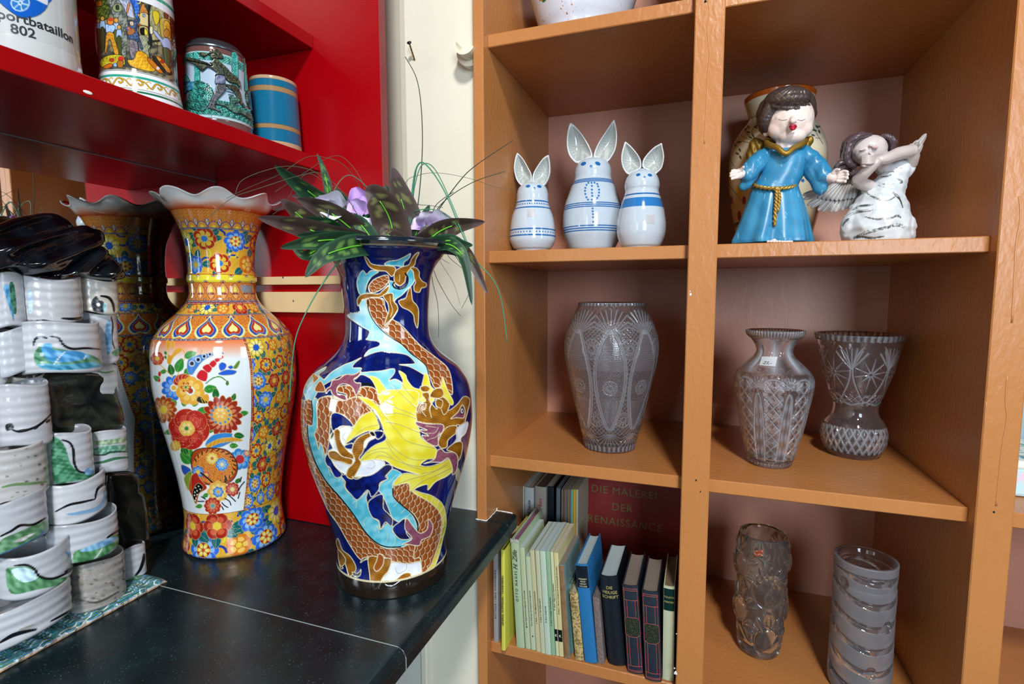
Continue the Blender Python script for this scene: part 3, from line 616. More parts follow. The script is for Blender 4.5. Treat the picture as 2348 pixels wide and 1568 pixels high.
def flora(p, x, y, r, rnd):
    k = rnd.randrange(6)
    for q in range(rnd.choice((2, 3, 4))): a = rnd.uniform(0, 6.28); leaf(p, x+math.cos(a)*r*.7, y+math.sin(a)*r*.7, r*rnd.uniform(.8, 1.1), a, H('12666a'))
    if k == 0: petals(p, x, y, r*1.1, 8, *BLs, core=H('a82818'), rc=.5, w=.9); petals(p, x, y, r*.5, 6, *YEs, core=H('d05020'))
    elif k == 1: petals(p, x, y, r, 6, *RDs, w=.85)
    elif k == 2: petals(p, x, y, r*1.1, 9, *YEs, line=DB, w=.8, core=H('2a5fd0'), rc=.35)
    elif k == 3: petals(p, x, y, r, 7, H('b83018'), H('f0c040'), line=H('f0e080'), w=.95, core=H('3a80c8'), rc=.3)
    elif k == 4: petals(p, x, y, r*.8, 5, *ORs, line=H('b84a18'), w=.9)
    else: petals(p, x, y, r*.95, 7, *BLs, w=.85, core=H('f0d040'))
def comma(p, x, y, r, a, c=None):
    p.line([(x+math.cos(a+t)*r, y+math.sin(a+t)*r) for t in (0, .5, 1, 1.5, 2.0)], r*.34, c if c is not None else H('1d3f9e'), 3)
def floral(p, W, Hh, r, rnd, x0=None, x1=None):
    x0 = -W/2 if x0 is None else x0; x1 = W/2 if x1 is None else x1
    nx = max(1, int((x1-x0)/(r*2.15))); ny = max(1, int(round(Hh/(r*2.0)))); st = (x1-x0)/nx; sy = Hh/ny
    for j in range(ny):
        for i in range(nx+1):
            x = x0+(i+(.5 if j % 2 else 0))*st+rnd.uniform(-.15, .15)*r; y = (j+.5)*sy+rnd.uniform(-.15, .15)*r
            comma(p, x+st/2, y+rnd.uniform(-.3, .3)*r, r*.5, rnd.uniform(0, 6)); comma(p, x+st/2, y+sy/2, r*.4, rnd.uniform(0, 6), H('e8dc40') if rnd.random() < .5 else None)
            flora(p, x, y, r*rnd.uniform(.75, 1.0), rnd)
def dotline(z, R, c=DB, w=.0030, dc=None, pitch=2.4):
    m = np.abs(zr-z) < w/2; C[m] = c; s = tr*R*1000/pitch; d = np.hypot((s-np.round(s))*pitch, (zr-z)*1000); C[d < .62] = H('f2e6c0') if dc is None else dc
rnd = random.Random(11)
Rn = lambda z: float(np.interp(-z, -ou[:, 1], ou[:, 0]))
fillband(9, zb['b'], OS_); R = Rn(zb['a']); p = band(9, zb['b'], R); W = 2*math.pi*R*1000; n_ = 22
for k in range(n_):
    x = -W/2+W*(k+.5)/n_; w_ = W/n_
    p.disc(x, 0, w_*.47, H('e29a3a'), w_*.55, H('2a3f8e'), 1.0); p.disc(x, 0, w_*.2, H('f0dc3c'), w_*.26)
    p.poly([(x+w_/2-3, 11), (x+w_/2, 17), (x+w_/2+3, 11), (x+w_/2, 5)], H('dcead0'), H('2a3f8e'), .9, 4); p.disc(x+w_/2, 11, 1.4, H('d08030'), 2.4)
fillband(zb['b'], zb['c'], YS_); R = Rn((zb['b']+zb['c'])/2); p = band(zb['b'], zb['c'], R); floral(p, 2*math.pi*R*1000, (zb['b']-zb['c'])*1000, 21, rnd)
fillband(zb['c'], zb['d'], lambda x, y: np.ones((len(x), 3))*H('f2e23c')); R = Rn((zb['c']+zb['d'])/2); p = band(zb['c'], zb['d'], R); Hh = (zb['c']-zb['d'])*1000; W = 2*math.pi*R*1000
for k in range(26):
    x = -W/2+W*k/26; y = 0 if k % 2 else Hh; p.disc(x, y, 4.6, H('2a4a8e')); p.disc(x, y, 3.8, H('e8d8a0')); p.disc(x, y, 2.6, H('b03018'))
fillband(zb['d'], zb['e'], OS_); R = Rn((zb['d']+zb['e'])/2); p = band(zb['d'], zb['e'], R); Hh = (zb['d']-zb['e'])*1000; W = 2*math.pi*R*1000
for k in range(18):
    x = -W/2+W*k/18; w_ = W/36*.86; y = Hh*.55
    p.poly([(x, y+Hh*.42), (x+w_*.7, y+Hh*.2), (x+w_, y), (x+w_*.6, y-Hh*.25), (x, y-Hh*.44), (x-w_*.6, y-Hh*.25), (x-w_, y), (x-w_*.7, y+Hh*.2)], H('f0a860'), H('4a3a50'), .8, 4)
    p.poly([(x, y+Hh*.3), (x+w_*.4, y+Hh*.02), (x, y-Hh*.08), (x-w_*.4, y+Hh*.02)], H('f2ec60'), H('b06030'), .5, 4)
    for s in (-1, 1): p.disc(x+s*w_*.33, y-Hh*.14, w_*.26, H('b8321c'), w_*.2, H('26406e'), .7)
    p.disc(x+W/36, Hh*.1, 2.6, H('e8c070'), line=H('26406e'), lw=.9); p.disc(x+W/36, Hh*.1, 1.3, H('b03018'))
fillband(zb['e'], zb['f'], YS_); R = Rn((zb['e']+zb['f'])/2); p = band(zb['e'], zb['f'], R); floral(p, 2*math.pi*R*1000, (zb['e']-zb['f'])*1000, 13, rnd)
fillband(zb['f'], zb['g'], OS_); R = Rn((zb['f']+zb['g'])/2); p = band(zb['f'], zb['g'], R); Hh = (zb['f']-zb['g'])*1000; W = 2*math.pi*R*1000
for k in range(16):
    x = -W/2+W*(k+.3)/16; y = Hh*.44; w_ = W/32*.8
    def heart(sc, c, line=None, lw=1): p.poly([(x+a*w_*sc, y+b*Hh*.4*sc) for a, b in ((0, 1.15), (.25, .75), (.85, .1), (.9, -.4), (.5, -.85), (0, -.68), (-.5, -.85), (-.9, -.4), (-.85, .1), (-.25, .75))], c, line, lw, 5)
    heart(1.18, H('d9e8a0')); heart(1.0, H('1d4cb0'), H('f0d080'), .5); heart(.74, H('b8301c'), H('f0d080'), .5); heart(.46, H('f0e890'), H('c07030'), .4)
    p.disc(x-w_*.3, y+Hh*.46, 1.7, H('1d4cb0')); p.disc(x+w_*.3, y+Hh*.46, 1.7, H('1d4cb0'))
fillband(zb['g'], zb['h'], YS_); R = .142; p = band(zb['g'], zb['h'], R); Hh = (zb['g']-zb['h'])*1000; W = 2*math.pi*R*1000
# white panel between its two dotted borders
bz = [hit(*q) for q in ((562,781),(575,830),(579,900),(579,960),(574,1036),(567,1110),(560,1170))]
bt = np.array([(z, (t-tho+math.pi) % (2*math.pi)-math.pi) for t, z in bz]); bt = bt[np.argsort(bt[:, 0])]
be = np.interp(zr, bt[:, 0], bt[:, 1]); sgn = 1 if hit(640, 900)[0] != 0 and ((hit(640, 900)[0]-tho+math.pi) % (2*math.pi)-math.pi) > bt[3, 1] else -1
inb = (zr <= zb['g']) & (zr >= zb['h'])
be2 = be-sgn*(2.02-.25*np.abs((zr-(zb['g']+zb['h'])/2)/((zb['g']-zb['h'])/2)))
inp = inb & ((tr-be)*sgn < 0) & ((tr-be2)*sgn > 0)
xr0, xr1 = (be.max()*R*1000, W/2+0) if sgn > 0 else (-W/2, be.min()*R*1000)
floral(p, W, Hh, 17, rnd)
wt = H('e9f0f2'); kz = np.clip(1-(zb['g']-zr)/.035, 0, 1)[:, None]; C[inp] = (wt*(1-kz)+H('e8743c')*kz)[inp]
for e_ in (be, be2):
    d = np.abs(tr-e_)*R*1000; m = inb & (d < 3.0); C[m] = H('f2d078'); m = inb & (d < 2.3); C[m] = H('9c1c14'); s = zr*1000/3.6; m = inb & (d < .8) & (np.abs(s-np.round(s)) < .26); C[m] = H('f0d890')
fillband(zb['h'], 0, YS_); R = Rn((zb['h']+ZC)/2); p = band(zb['h'], ZC, R); floral(p, 2*math.pi*R*1000, (zb['h']-ZC)*1000-6, 26, rnd)
for z, c in ((zb['b'], DB), (zb['e'], DB), (zb['f'], DB), (zb['g'], DB)): dotline(z, Rn(z), c)
dotline(zb['e']-.0035, Rn(zb['e']), H('9c1c14')); dotline(ZC+.004, Rn(ZC+.004), H('9c1c14'))
for z in (zb['c'], zb['d'], zb['h']): C[np.abs(zr-z) < .0009] = H('a83c1c')
# picture on the panel, laid out where the photo shows it
p = Paint(u, v, (0, 0, 0)); p.c = C; p.keep = inp
Q2 = lambda L: [(340+x/2.903, 760+y/2.903) for x, y in L]
G1 = H('2e8c34'); G2 = H('176a2c'); go = H('e0c878'); O1 = H('e0a030'); O2 = H('f0c860')
def q(x, y): return Q2([(x, y)])[0]
for pts in ([(230,120),(245,160),(225,220),(190,300)],[(100,240),(140,280),(180,310)],[(520,330),(470,300),(420,320),(380,345)],[(280,820),(270,780),(240,740)],[(360,120),(300,260)]): p.line(Q2(pts), 1.6, O1)
for pts in ([(120,60),(150,80),(130,130),(150,160),(190,110),(230,120),(170,170),(145,220),(125,200),(130,150)],[(155,60),(175,75),(160,120)]): p.poly(Q2(pts), O1, go, .8)
for x, y, L, a in ((190,270,34,-1.2),(240,170,30,-.35),(160,290,26,-1.8),(240,290,26,-.8),(80,330,20,-2.5),(120,260,16,2.8),(180,500,24,-2),(300,500,26,-1.2),(240,500,22,-1.6),(320,560,38,-.5),(370,390,30,-.2),(450,450,26,-1.6),(560,460,18,-1.2),(610,550,20,-.2),(380,660,22,-.1),(230,760,30,1.2),(270,770,26,1.5),(160,660,20,2.8),(280,880,34,-2.3),(260,820,20,-2),(570,690,24,.1),(540,760,20,0),(90,480,18,2.2),(525,360,12,-1.5),(450,590,36,.4),(480,1060,16,1),(580,1010,16,-.8),(400,1080,16,2.6),(360,1160,16,3),(370,130,0.1,0),(110,130,10,1.2),(110,160,9,1.2)):
    if L > 1: leaf(p, *q(x, y), L, a, G1 if (x+y) % 3 else G2, go, .3)
p.poly(Q2([(260,260),(265,190),(320,160),(400,145),(480,135),(500,150),(420,165),(360,200),(320,250),(290,290)]), H('3f7fd0'), go, .8)
for x, y, r in ((290,213,5),(332,187,4.4),(372,165,3.6),(410,152,3),(443,144,2.6),(472,142,2.2)): p.disc(*q(x, y), r+2, H('b8cdea'), line=go, lw=.6); p.disc(*q(x, y), r*.9, H('14141c'))
for pts in ([(320,300),(350,255),(395,275),(385,330),(350,325)],[(360,240),(400,215),(425,245),(400,275)],[(405,215),(435,190),(455,215),(430,240)],[(440,185),(465,170),(478,190),(455,205)],[(470,170),(490,155),(502,172),(480,185)]): p.poly(Q2(pts), H('cf2430'), H('f0e0c0'), .9, 4)
p.poly(Q2([(470,225),(490,205),(520,220),(510,250),(480,260)]), RB, go, .8); p.poly(Q2([(465,280),(520,255),(585,262),(570,285),(500,292)]), RB, go, .8); p.poly(Q2([(565,240),(600,195),(610,205),(590,245)]), H('5a8c3c'), go, .8); p.poly(Q2([(530,235),(555,225),(565,242),(545,250)]), RB, go, .8)
p.line(Q2([(385,345),(430,310),(480,302),(515,325)]), 2.4, G1)
def pet(x, y, r, n, c1, c2, rot=0, **k): petals(p, *q(x, y), r, n, c1, c2, rot=rot, **k)
pet(170,375,28,9,H('2a6fd8'),H('6aa8f0'),w=.8,core=H('e0b040'),rc=.2); 
for k in range(5):
    a = -2.6+k*.5; p.disc(*q(235+45*math.cos(a), 345+38*math.sin(a)), 9, H('b82a22'), 12, go, .8, a)
pet(280,395,32,7,H('e8a838'),H('f2c860'),rot=.3,w=.9,core=H('a83020'),rc=.2); pet(250,370,12,6,H('b02a20'),H('e8c050'),core=H('2e8c50'))
p.poly(Q2([(325,465),(330,435),(360,440),(395,470),(370,480)]), H('181410'), go, .8); p.line(Q2([(350,445),(365,475)]), 1.6, H('f0d030'), 0); p.line(Q2([(368,452),(382,476)]), 1.6, H('f0d030'), 0)
p.poly(Q2([(355,440),(390,415),(405,440),(395,465)]), O1, go, .8)
pet(495,560,44,16,H('a02c1c'),H('d8865c'),w=.95,i0=.25,core=H('e8b048'),rc=.5); pet(480,545,16,6,H('f0b040'),H('f6d880'),core=H('e8b048'))
for k in range(12):
    a = k*.524; p.disc(*q(480+62*math.cos(a), 555+55*math.sin(a)), 3, H('3a88c8'), line=go, lw=.5)
pet(270,650,45,6,H('b8241c'),H('d04030'),rot=.2,w=1.05,i0=.15,core=H('e8b040'),rc=.3); pet(255,645,17,6,H('f0c050'),H('f6dc90'),core=G1,w=.9)
rr = random.Random(4)
for _ in range(170):
    a = rr.uniform(0, 6.28); d = rr.uniform(20, 40); x, y = q(270, 650); p.disc(x+math.cos(a)*d, y+math.sin(a)*d, .55, H('f2c8a0'))
p.poly(Q2([(385,735),(430,690),(500,675),(560,680),(560,700),(630,725),(560,735),(480,770),(390,770)]), H('2f86d4'), go, 1); p.poly(Q2([(390,755),(470,715),(560,705),(630,725),(550,732),(470,745),(400,775)]), H('e0a030'), go, 1)
for k in range(9): x = 410+k*24; p.line(Q2([(x, 770-k*4), (x+14, 715+k*1)]), .7, H('a06018'), 0)
pet(610,850,24,7,H('2f86d4'),H('78b4ea'),w=.85,core=H('c8303a'),rc=.42)
p.poly(Q2([(285,850),(300,800),(350,778),(430,775),(510,785),(560,820),(592,880),(590,940),(560,990),(510,1015),(450,1010),(400,1020),(350,1000),(310,960),(290,910)]), OS_(np.zeros(1), np.zeros(1))[0]*0+H('a8431c'), H('1c1a14'), 1.6)
i = p._sel(np.array(Q2([(270, 770), (600, 1020)])), 1); xx, yy = (p.u[i]-(340+440/2.903))/52, (p.v[i]-(760+897/2.903))/41; m = (xx*xx+yy*yy) < .93; C[i[m]] = OS_(p.u[i[m]]*1.1, p.v[i[m]]*1.1)
for k in range(16): a = -2.7+k*.27; x, y = q(440+145*math.cos(a), 895+112*math.sin(a)); p.line([(x, y), (x-8*math.cos(a+.7), y-6*math.sin(a+.7))], 2.4, H('1c1a14'), 0)
pet(425,845,13,9,H('e8c850'),H('f4e090'),w=.8,core=H('d07020')); pet(490,885,15,9,H('2f86d4'),H('88c0f0'),w=.8,core=H('e8e0c0')); pet(330,935,14,8,H('2f6fc4'),H('78b0f0'),w=.8); pet(385,955,9,7,H('c03028'),H('e88870'),w=.8)
p.line(Q2([(350,940),(400,980),(430,1010)]), 3.4, H('1c1a14')); p.line(Q2([(510,960),(520,990),(500,1010)]), 3, H('1c1a14'))
p.poly(Q2([(220,890),(250,895),(285,925),(270,990),(245,960),(225,930)]), H('2a58b8'), go, 1); p.poly(Q2([(240,970),(285,930),(290,1000),(275,1060),(250,1020)]), H('6a9430'), go, 1); p.poly(Q2([(285,965),(320,940),(345,980),(390,1040),(340,1080),(318,1150),(290,1090),(270,1040)]), H('b42a20'), go, 1)
p.poly(Q2([(300,1050),(330,1010),(365,1040),(320,1100),(315,1145),(295,1090)]), H('14120e'), go, .8)
for x, y in ((315,1040),(335,1030),(325,1060),(345,1050),(310,1070),(325,1085),(308,1090),(318,1110),(312,1125)): p.disc(*q(x, y), 1.7, H('eef0e8'))
for k in range(10):
    for j in range(4): p.disc(*q(248+j*12, 955+k*11), 1.1, H('d8c040'))
pet(465,1065,24,8,H('e8b448'),H('f2d488'),w=.85,core=H('e8d040'),rc=.2); pet(465,1068,12,7,H('2f78c8'),H('80b8f0'),w=.8,core=H('e8a030')); pet(560,1050,16,9,H('b02828'),H('d87868'),w=.9,core=H('e8e090')); pet(428,1160,19,10,H('b42c1c'),H('d86850'),w=.95,core=H('6aa0a0'))
for pts in ([(640,1000),(615,1030),(600,1060)],[(610,1070),(598,1110)],[(620,970),(612,1000)],[(530,1085),(560,1110),(580,1130)],[(510,1110),(540,1130),(550,1155)],[(490,1140),(510,1160),(530,1170)],[(490,1165),(500,1185)],[(330,1130),(370,1130)],[(355,1100),(380,1115)]): p.line(Q2(pts), 2.6, H('14242c'))
pet(60,180,15,6,H('c0402c'),H('d86848'),w=.9); p.line(Q2([(60,210),(100,240),(140,280)]), 1.2, O1); p.disc(*q(75, 283), 3.4, H('c02830'), 6, go, .7); p.disc(*q(72, 325), 3, H('c02830'), 4, go, .7)
pet(100,520,30,12,H('a8401c'),H('d89048'),w=.9); pet(180,760,12,8,H('e0a030'),H('f0c860'),w=.9); pet(655,810,7,8,H('c83c3c'),H('f0d0c8'),w=.9)
ov = empty('floral_vase', (OX, OY, ZC), 'tall orange and gold vase with dense painted flowers, white picture panel and wavy rim', 'vase')
V3, F3 = capdisc(V.reshape(-1, 3), Fq, V.shape[0]*NT-NT, NT, (OX, OY, ZC)); npmesh('vase_body', V3, F3, M_GLZ, ov, col=np.vstack([C, H('c07030')]))
# wavy rim
r0, z0 = ou[0]; rt = rwid(OX, OY, zrow(OX, OY, 478), 283)
lip = densify([(r0-.001, z0), (r0+.007, z0+.008), (r0+.5*(rt-r0), z0+.0165), (rt-.004, z0+.025), (rt+.001, z0+.0275), (rt-.003, z0+.029), (r0+.45*(rt-r0), z0+.021), (r0-.006, z0+.008), (r0-.012, z0-.008)]+[(Rn(z0-q_)-.012, z0-q_) for q_ in (.03, .05, .08, .12, .16)], 90)
def ruff(r, z, th):
    kk = np.clip((r-r0-.002)/(rt-r0-.002), 0, 1)**1.2; return r+.008*kk*np.cos(8*(th-tho)+.6), z+.0075*kk*np.cos(8*(th-tho)-.1)
V, Fq, rr_, zz_, tt_ = lathe_np(lip, OX, OY, TH(240), ruff)
kc = np.clip((lip[:, 0]-r0-.001)/.011, 0, 1)[:, None, None]
cc = (H('d8541c')*(1-kc)+H('eeece8')*kc)*np.ones(V.shape)
npmesh('rim', V.reshape(-1, 3), Fq, M_GLZ, ov, col=cc.reshape(-1, 3), label='wavy white rim shaded orange below')
# torn paper label on the neck
tz = [at(*q_, 'Y', OY-.09) for q_ in ((551,654),(575,655),(580,672),(577,676),(552,668))]
def on_lathe(px, py, prof, X, Y, off=.0006):
    """point on the near side of a turned body under photo pixel px,py"""
    d = ray(px, py); best = None; o = np.array([0, 0, EYE]); pr = np.asarray(prof)[::-1]; tc_ = -(d[0]*(-X)+d[1]*(-Y))/(d[0]**2+d[1]**2); f = lambda t: math.hypot(*(o+d*t)[:2]-np.array([X, Y]))-(np.interp((o+d*t)[2], pr[:, 1], pr[:, 0])+off)
    lo, hi = tc_-.5, tc_
    if f(tc_) > 0: return o+d*tc_
    for t in np.linspace(max(lo, .05), tc_, 60):
        if f(t) < 0: hi = t; break
        lo = t
    for _ in range(30):
        m = (lo+hi)/2
        if f(m) > 0: lo = m
        else: hi = m
    return o+d*hi
def sticker(nm, quad, prof, X, Y, mt, par, nx=6, ny=4, off=.0007, label=None):
    """paper label following the surface; quad = four photo corners tl,tr,br,bl"""
    bm = bmesh.new(); g = []
    for j in range(ny+1):
        for i in range(nx+1):
            a, b = i/nx, j/ny; q_ = (np.array(quad[0])*(1-a)+np.array(quad[1])*a)*(1-b)+(np.array(quad[3])*(1-a)+np.array(quad[2])*a)*b
            g.append(bm.verts.new(on_lathe(q_[0], q_[1], prof, X, Y, off)))
    for j in range(ny):
        for i in range(nx): k = j*(nx+1)+i; bm.faces.new((g[k], g[k+1], g[k+nx+2], g[k+nx+1]))
    bmesh.ops.solidify(bm, geom=bm.faces[:], thickness=.0002)
    return mobj(nm, bm, mt, par, label=label)
M_PAPER = mat('white_label_paper', 'fafcff', .35, coat=.4)
sticker('paper_label', [(552,653),(577,655),(580,673),(553,668)], ou, OX, OY, mat('torn_label', 'c8d2e0', .7, noise=(140, 'e0a890', .55, .62)), ov)
# ================================================================ artificial plants in the dragon vase
DVt = np.array([DX, DY, zrow(DX, DY, 566)])          # middle of the dragon vase's mouth
def depthpt(x, y, k):
    """point seen at photo pixel x,y at k metres nearer (-) or farther (+) than the vase axis"""
    d = ray(x, y); D = math.hypot(DX, DY)+k; t = D/math.hypot(d[0], d[1]); return np.array([0, 0, EYE])+d*t
def strip_paint():
    m, nt, b = nmat('silk_leaf'); a = node(nt, 'ShaderNodeVertexColor', layer_name='paint'); nt.links.new(a.outputs['Color'], b.inputs['Base Color'])
    b.inputs['Roughness'].default_value = .5; return m
M_LEAF = strip_paint()
def leafmesh(name, pts, w, parent, green=False, roll=0, seed=0):
    """silk leaf along photo points (x,y,depth): folded blade with a bright mid vein and blotches"""
    C3 = spl([depthpt(*p) for p in pts], False, 7); n = len(C3); V = []; c = []; rs = random.Random(seed); nx = 9
    if not green: g0, g1, g2 = H('33241f'), H('4d3d30'), H('8f9a52')
    else: g0, g1, g2 = H('16351f'), H('27533a'), H('7fae4e')
    eye = np.array([0, 0, EYE])
    for i, p in enumerate(C3):
        t = i/(n-1); T = C3[min(i+1, n-1)]-C3[max(i-1, 0)]; T /= np.linalg.norm(T); vw = p-eye; vw /= np.linalg.norm(vw)
        S = np.cross(T, vw); S /= np.linalg.norm(S)+1e-9; Nn = np.cross(S, T); ca, sa = math.cos(roll), math.sin(roll); S2 = S*ca+Nn*sa; N2 = -S*sa+Nn*ca
        ww = w*(math.sin(math.pi*min(1, t*.93+.07)**.8)**.75)*(1-.0*t)+.0006; ww = ww if t < .97 else ww*.35
        for j in range(nx):
            a = (j/(nx-1)-.5)*2; V.append(p+S2*a*ww/2-N2*abs(a)*ww*.16)
            edge = abs(a); k = g0*(1-edge)+g1*edge if not green else g0*(1-edge*.5)+g1*edge*.5
            blot = math.sin(t*30+3*a*(1 if a > 0 else -1)+seed)*math.sin(t*11+seed*2)
            if .15 < edge < .7 and blot > .25 and .12 < t < .85: k = k*.35+g2*.65
            if edge > .97 : k = k*.5+H('6a5060')*.5 if not green else k*.6+H('4f8a60')*.4
            if t > .86 and not green: k = k*.6+H('6f5560')*.4
            c.append(k)
    i = np.arange(n-1)[:, None]*nx; j = np.arange(nx-1)[None, :]; Fq = np.stack([i+j, i+j+1, i+nx+j+1, i+nx+j], -1).reshape(-1, 4)
    V = np.array(V); c = np.array(c); m = len(V); off = np.array([cF*.0007])
    V = np.vstack([V, V+off]); Fq = np.vstack([Fq, Fq[:, ::-1]+m]); c = np.vstack([c, c*.8])
    o = npmesh(name, V, Fq, M_LEAF, parent, col=c)
    q = [p-0.0016*ray(1174, 700) for p in C3[1:int(n*.72)]]
    mobj('midrib', tube(bmesh.new(), q, list(np.linspace(.0017, .0009, len(q))), 6), M_VEIN, o, True, label='bright green midrib')
    return o
M_VEIN = mat('midrib_green', '6cc832', .5)
M_STEM = mat('plastic_stem_green', '4f9a2c', .5)
# (points from root to tip: photo x, y, depth offset), width, green?
leaves = [
 ([(905,560,-.02),(893,500,-.03),(862,450,-.05),(836,437,-.05)], .062, 0, .1),
 ([(938,556,0),(932,500,0),(915,440,-.01),(900,383,-.02)], .052, 0, -.2),
 ([(835,555,-.02),(800,520,-.04),(745,480,-.06),(680,455,-.08)], .050, 0, .3),
 ([(832,540,.02),(790,500,.01),(740,455,0),(668,450,-.02)], .034, 0, -.3),
 ([(790,525,0),(745,470,-.03),(690,425,-.05),(630,378,-.07)], .040, 1, .5),
 ([(820,558,-.05),(760,545,-.08),(690,520,-.11),(590,498,-.14)], .045, 0, .2),
 ([(745,540,-.02),(700,505,-.04),(670,480,-.05),(643,457,-.06)], .034, 0, -.4),
 ([(830,558,-.06),(780,548,-.10),(730,540,-.12),(680,540,-.13)], .026, 1, .4),
 ([(840,560,-.07),(780,550,-.11),(710,555,-.14),(642,568,-.16)], .030, 1, .2),
 ([(835,563,-.09),(790,570,-.13),(740,590,-.15),(700,636,-.16)], .034, 1, -.2),
 ([(760,490,.03),(752,430,.02),(742,390,.02),(727,352,.02)], .014, 1, 0),
 ([(815,520,.03),(795,480,.03),(770,450,.03),(758,440,.03)], .036, 1, .2),
 ([(880,520,.05),(893,480,.05),(890,450,.05),(884,424,.05)], .030, 1, .1),
 ([(860,530,.04),(840,500,.04),(800,470,.04),(770,430,.05)], .028, 0, .4),
 ([(960,560,-.02),(975,540,-.02),(985,520,-.02),(978,500,-.02)], .024, 0, .2),
 ([(975,555,-.03),(1010,530,-.04),(1050,515,-.05),(1112,508,-.07)], .040, 0, -.3),
 ([(960,545,.03),(1000,525,.03),(1040,516,.03),(1080,520,.03)], .036, 1, .3),
 ([(985,560,-.05),(1030,552,-.07),(1060,560,-.08),(1084,562,-.09)], .022, 1, 0),
 ([(1000,560,-.05),(1040,565,-.08),(1065,600,-.09),(1082,700,-.10)], .024, 1, .3),
 ([(1000,562,-.03),(1050,568,-.05),(1082,600,-.06),(1118,674,-.07)], .028, 0, -.2),
 ([(920,560,-.05),(900,545,-.06),(885,535,-.06),(876,520,-.06)], .030, 0, 0),
 ([(800,560,-.03),(770,530,-.05),(745,512,-.07),(700,500,-.09)], .030, 1, .1),
 ([(850,555,.0),(830,520,-.01),(800,500,-.02),(770,505,-.03)], .034, 0, .3),
 ([(945,558,.0),(960,520,.0),(975,490,.01),(985,470,.01)], .018, 1, .1),
 ([(790,563,-.05),(745,565,-.09),(700,585,-.12),(668,560,-.12)], .022, 1, .1),
 ([(860,558,-.05),(840,530,-.05),(820,505,-.04),(812,490,-.04)], .026, 1, 0)]
pl = empty('artificial_plant', tuple(DVt), 'artificial dark green and purple leaves fanning out of the blue dragon vase', 'artificial plant')
for k, (pts, w, g, ro) in enumerate(leaves):
    pts = [pts[0]]+pts
    pts[0] = (pts[0][0]*.4+893*.6, 572, pts[0][2]*.3)
    leafmesh('leaf', pts, w, pl, bool(g), ro, k+1)
st_ = mobj('stem_bundle', tube(bmesh.new(), [DVt+np.array([0, 0, -.16]), DVt+np.array([0, 0, -.06]), DVt+np.array([0, 0, .004])], [.012, .014, .020], 12), M_STEM, pl, True)
# grasses
M_GRASS = mat('grass_wire_dark', '26402c', .45); M_GRASS2 = mat('grass_wire_pale', '3f8a6c', .4); M_GRASS3 = mat('grass_wire_grey', '4a5a44', .5)
gr = empty('artificial_grass', tuple(DVt), 'spray of long thin artificial grass blades arching out of the blue dragon vase', 'artificial grass')
blades = [
 ([(940,540,.02),(958,470,.02),(968,350,.03),(966,250,.03),(955,180,.03),(929,130,.03)], 1.6, 0),
 ([(960,560,.0),(1000,490,.0),(1050,420,-.01),(1090,380,-.02),(1176,322,-.03)], 1.5, 0),
 ([(965,545,.0),(1010,470,-.01),(1080,420,-.02),(1158,393,-.03)], 1.3, 0),
 ([(938,520,.0),(945,440,.0),(955,385,-.01),(975,376,-.02),(1020,440,-.04),(1080,580,-.06),(1130,640,-.07),(1150,690,-.07),(1163,784,-.07)], 2.0, 1),
 ([(940,500,.02),(950,430,.02),(968,378,.02),(1000,392,.0),(1050,500,-.04),(1087,600,-.06)], 1.6, 1),
 ([(925,430,.04),(960,402,.04),(1010,397,.04),(1080,410,.04),(1140,430,.04),(1178,431,.04)], .7, 2),
 ([(945,480,.03),(970,470,.03),(1016,476,.03)], 1.0, 0),
 ([(945,500,.0),(955,483,-.01),(990,480,-.02),(1020,490,-.04),(1050,520,-.06)], 1.4, 1),
 ([(950,560,0),(985,510,0),(1000,470,0),(1040,440,0)], 1.4, 0),
 ([(930,540,.0),(940,490,.0),(948,430,.0),(956,380,.0)], 1.8, 1),
 ([(860,545,.03),(830,440,.02),(790,380,.0),(740,360,-.01),(700,362,-.02),(640,400,-.05),(570,430,-.08),(519,455,-.10)], .8, 2),
 ([(850,545,.0),(780,480,-.03),(740,410,-.05),(700,386,-.06),(640,383,-.08),(560,410,-.10),(540,442,-.11)], .9, 2),
 ([(850,545,-.02),(800,460,-.05),(740,400,-.07),(690,402,-.09),(600,430,-.12),(530,455,-.14),(483,496,-.16)], .9, 2),
 ([(855,545,0),(850,450,0),(820,410,-.01),(790,405,-.02),(760,450,-.05),(750,520,-.07),(753,568,-.08)], 1.2, 1),
 ([(845,520,.0),(835,430,.0),(800,372,.01),(762,358,.01),(700,395,-.02),(630,440,-.04)], .8, 2),
 ([(850,500,.04),(800,450,.03),(750,420,.02),(700,400,.01),(650,470,-.03),(625,492,-.04)], .8, 2),
 ([(836,555,-.06),(790,585,-.12),(740,650,-.14),(700,720,-.15),(675,790,-.15),(663,920,-.15)], 1.7, 1),
 ([(1000,560,-.02),(990,630,.02),(1004,700,.05),(1006,774,.06)], 1.0, 0),
 ([(1000,565,-.02),(995,620,.02),(1030,690,.05),(1056,724,.06)], 1.0, 0),
 ([(1000,565,-.02),(1010,600,.03),(1040,650,.06),(1055,699,.07)], .6, 2),
 ([(1010,560,-.02),(1030,590,.0),(1060,615,.02),(1082,630,.03)], .8, 0),
 ([(1000,565,-.02),(1010,590,.03),(1030,604,.06)], .8, 0),
 ([(1010,565,-.04),(1060,610,-.05),(1078,660,-.05),(1058,708,-.02)], .8, 0),
 ([(790,560,-.06),(760,545,-.07),(735,548,-.08),(741,573,-.09)], .7, 2)]
for pts, w, m_ in blades:
    pts = [(893, 575, pts[0][2]*.3)]+pts
    C3 = spl([depthpt(*p) for p in pts], False, 7); R = np.linspace(w*.00078, w*.00042, len(C3))
    mobj('blade', tube(bmesh.new(), C3, list(R), 5), (M_GRASS, M_GRASS2, M_GRASS3)[m_], gr, True)
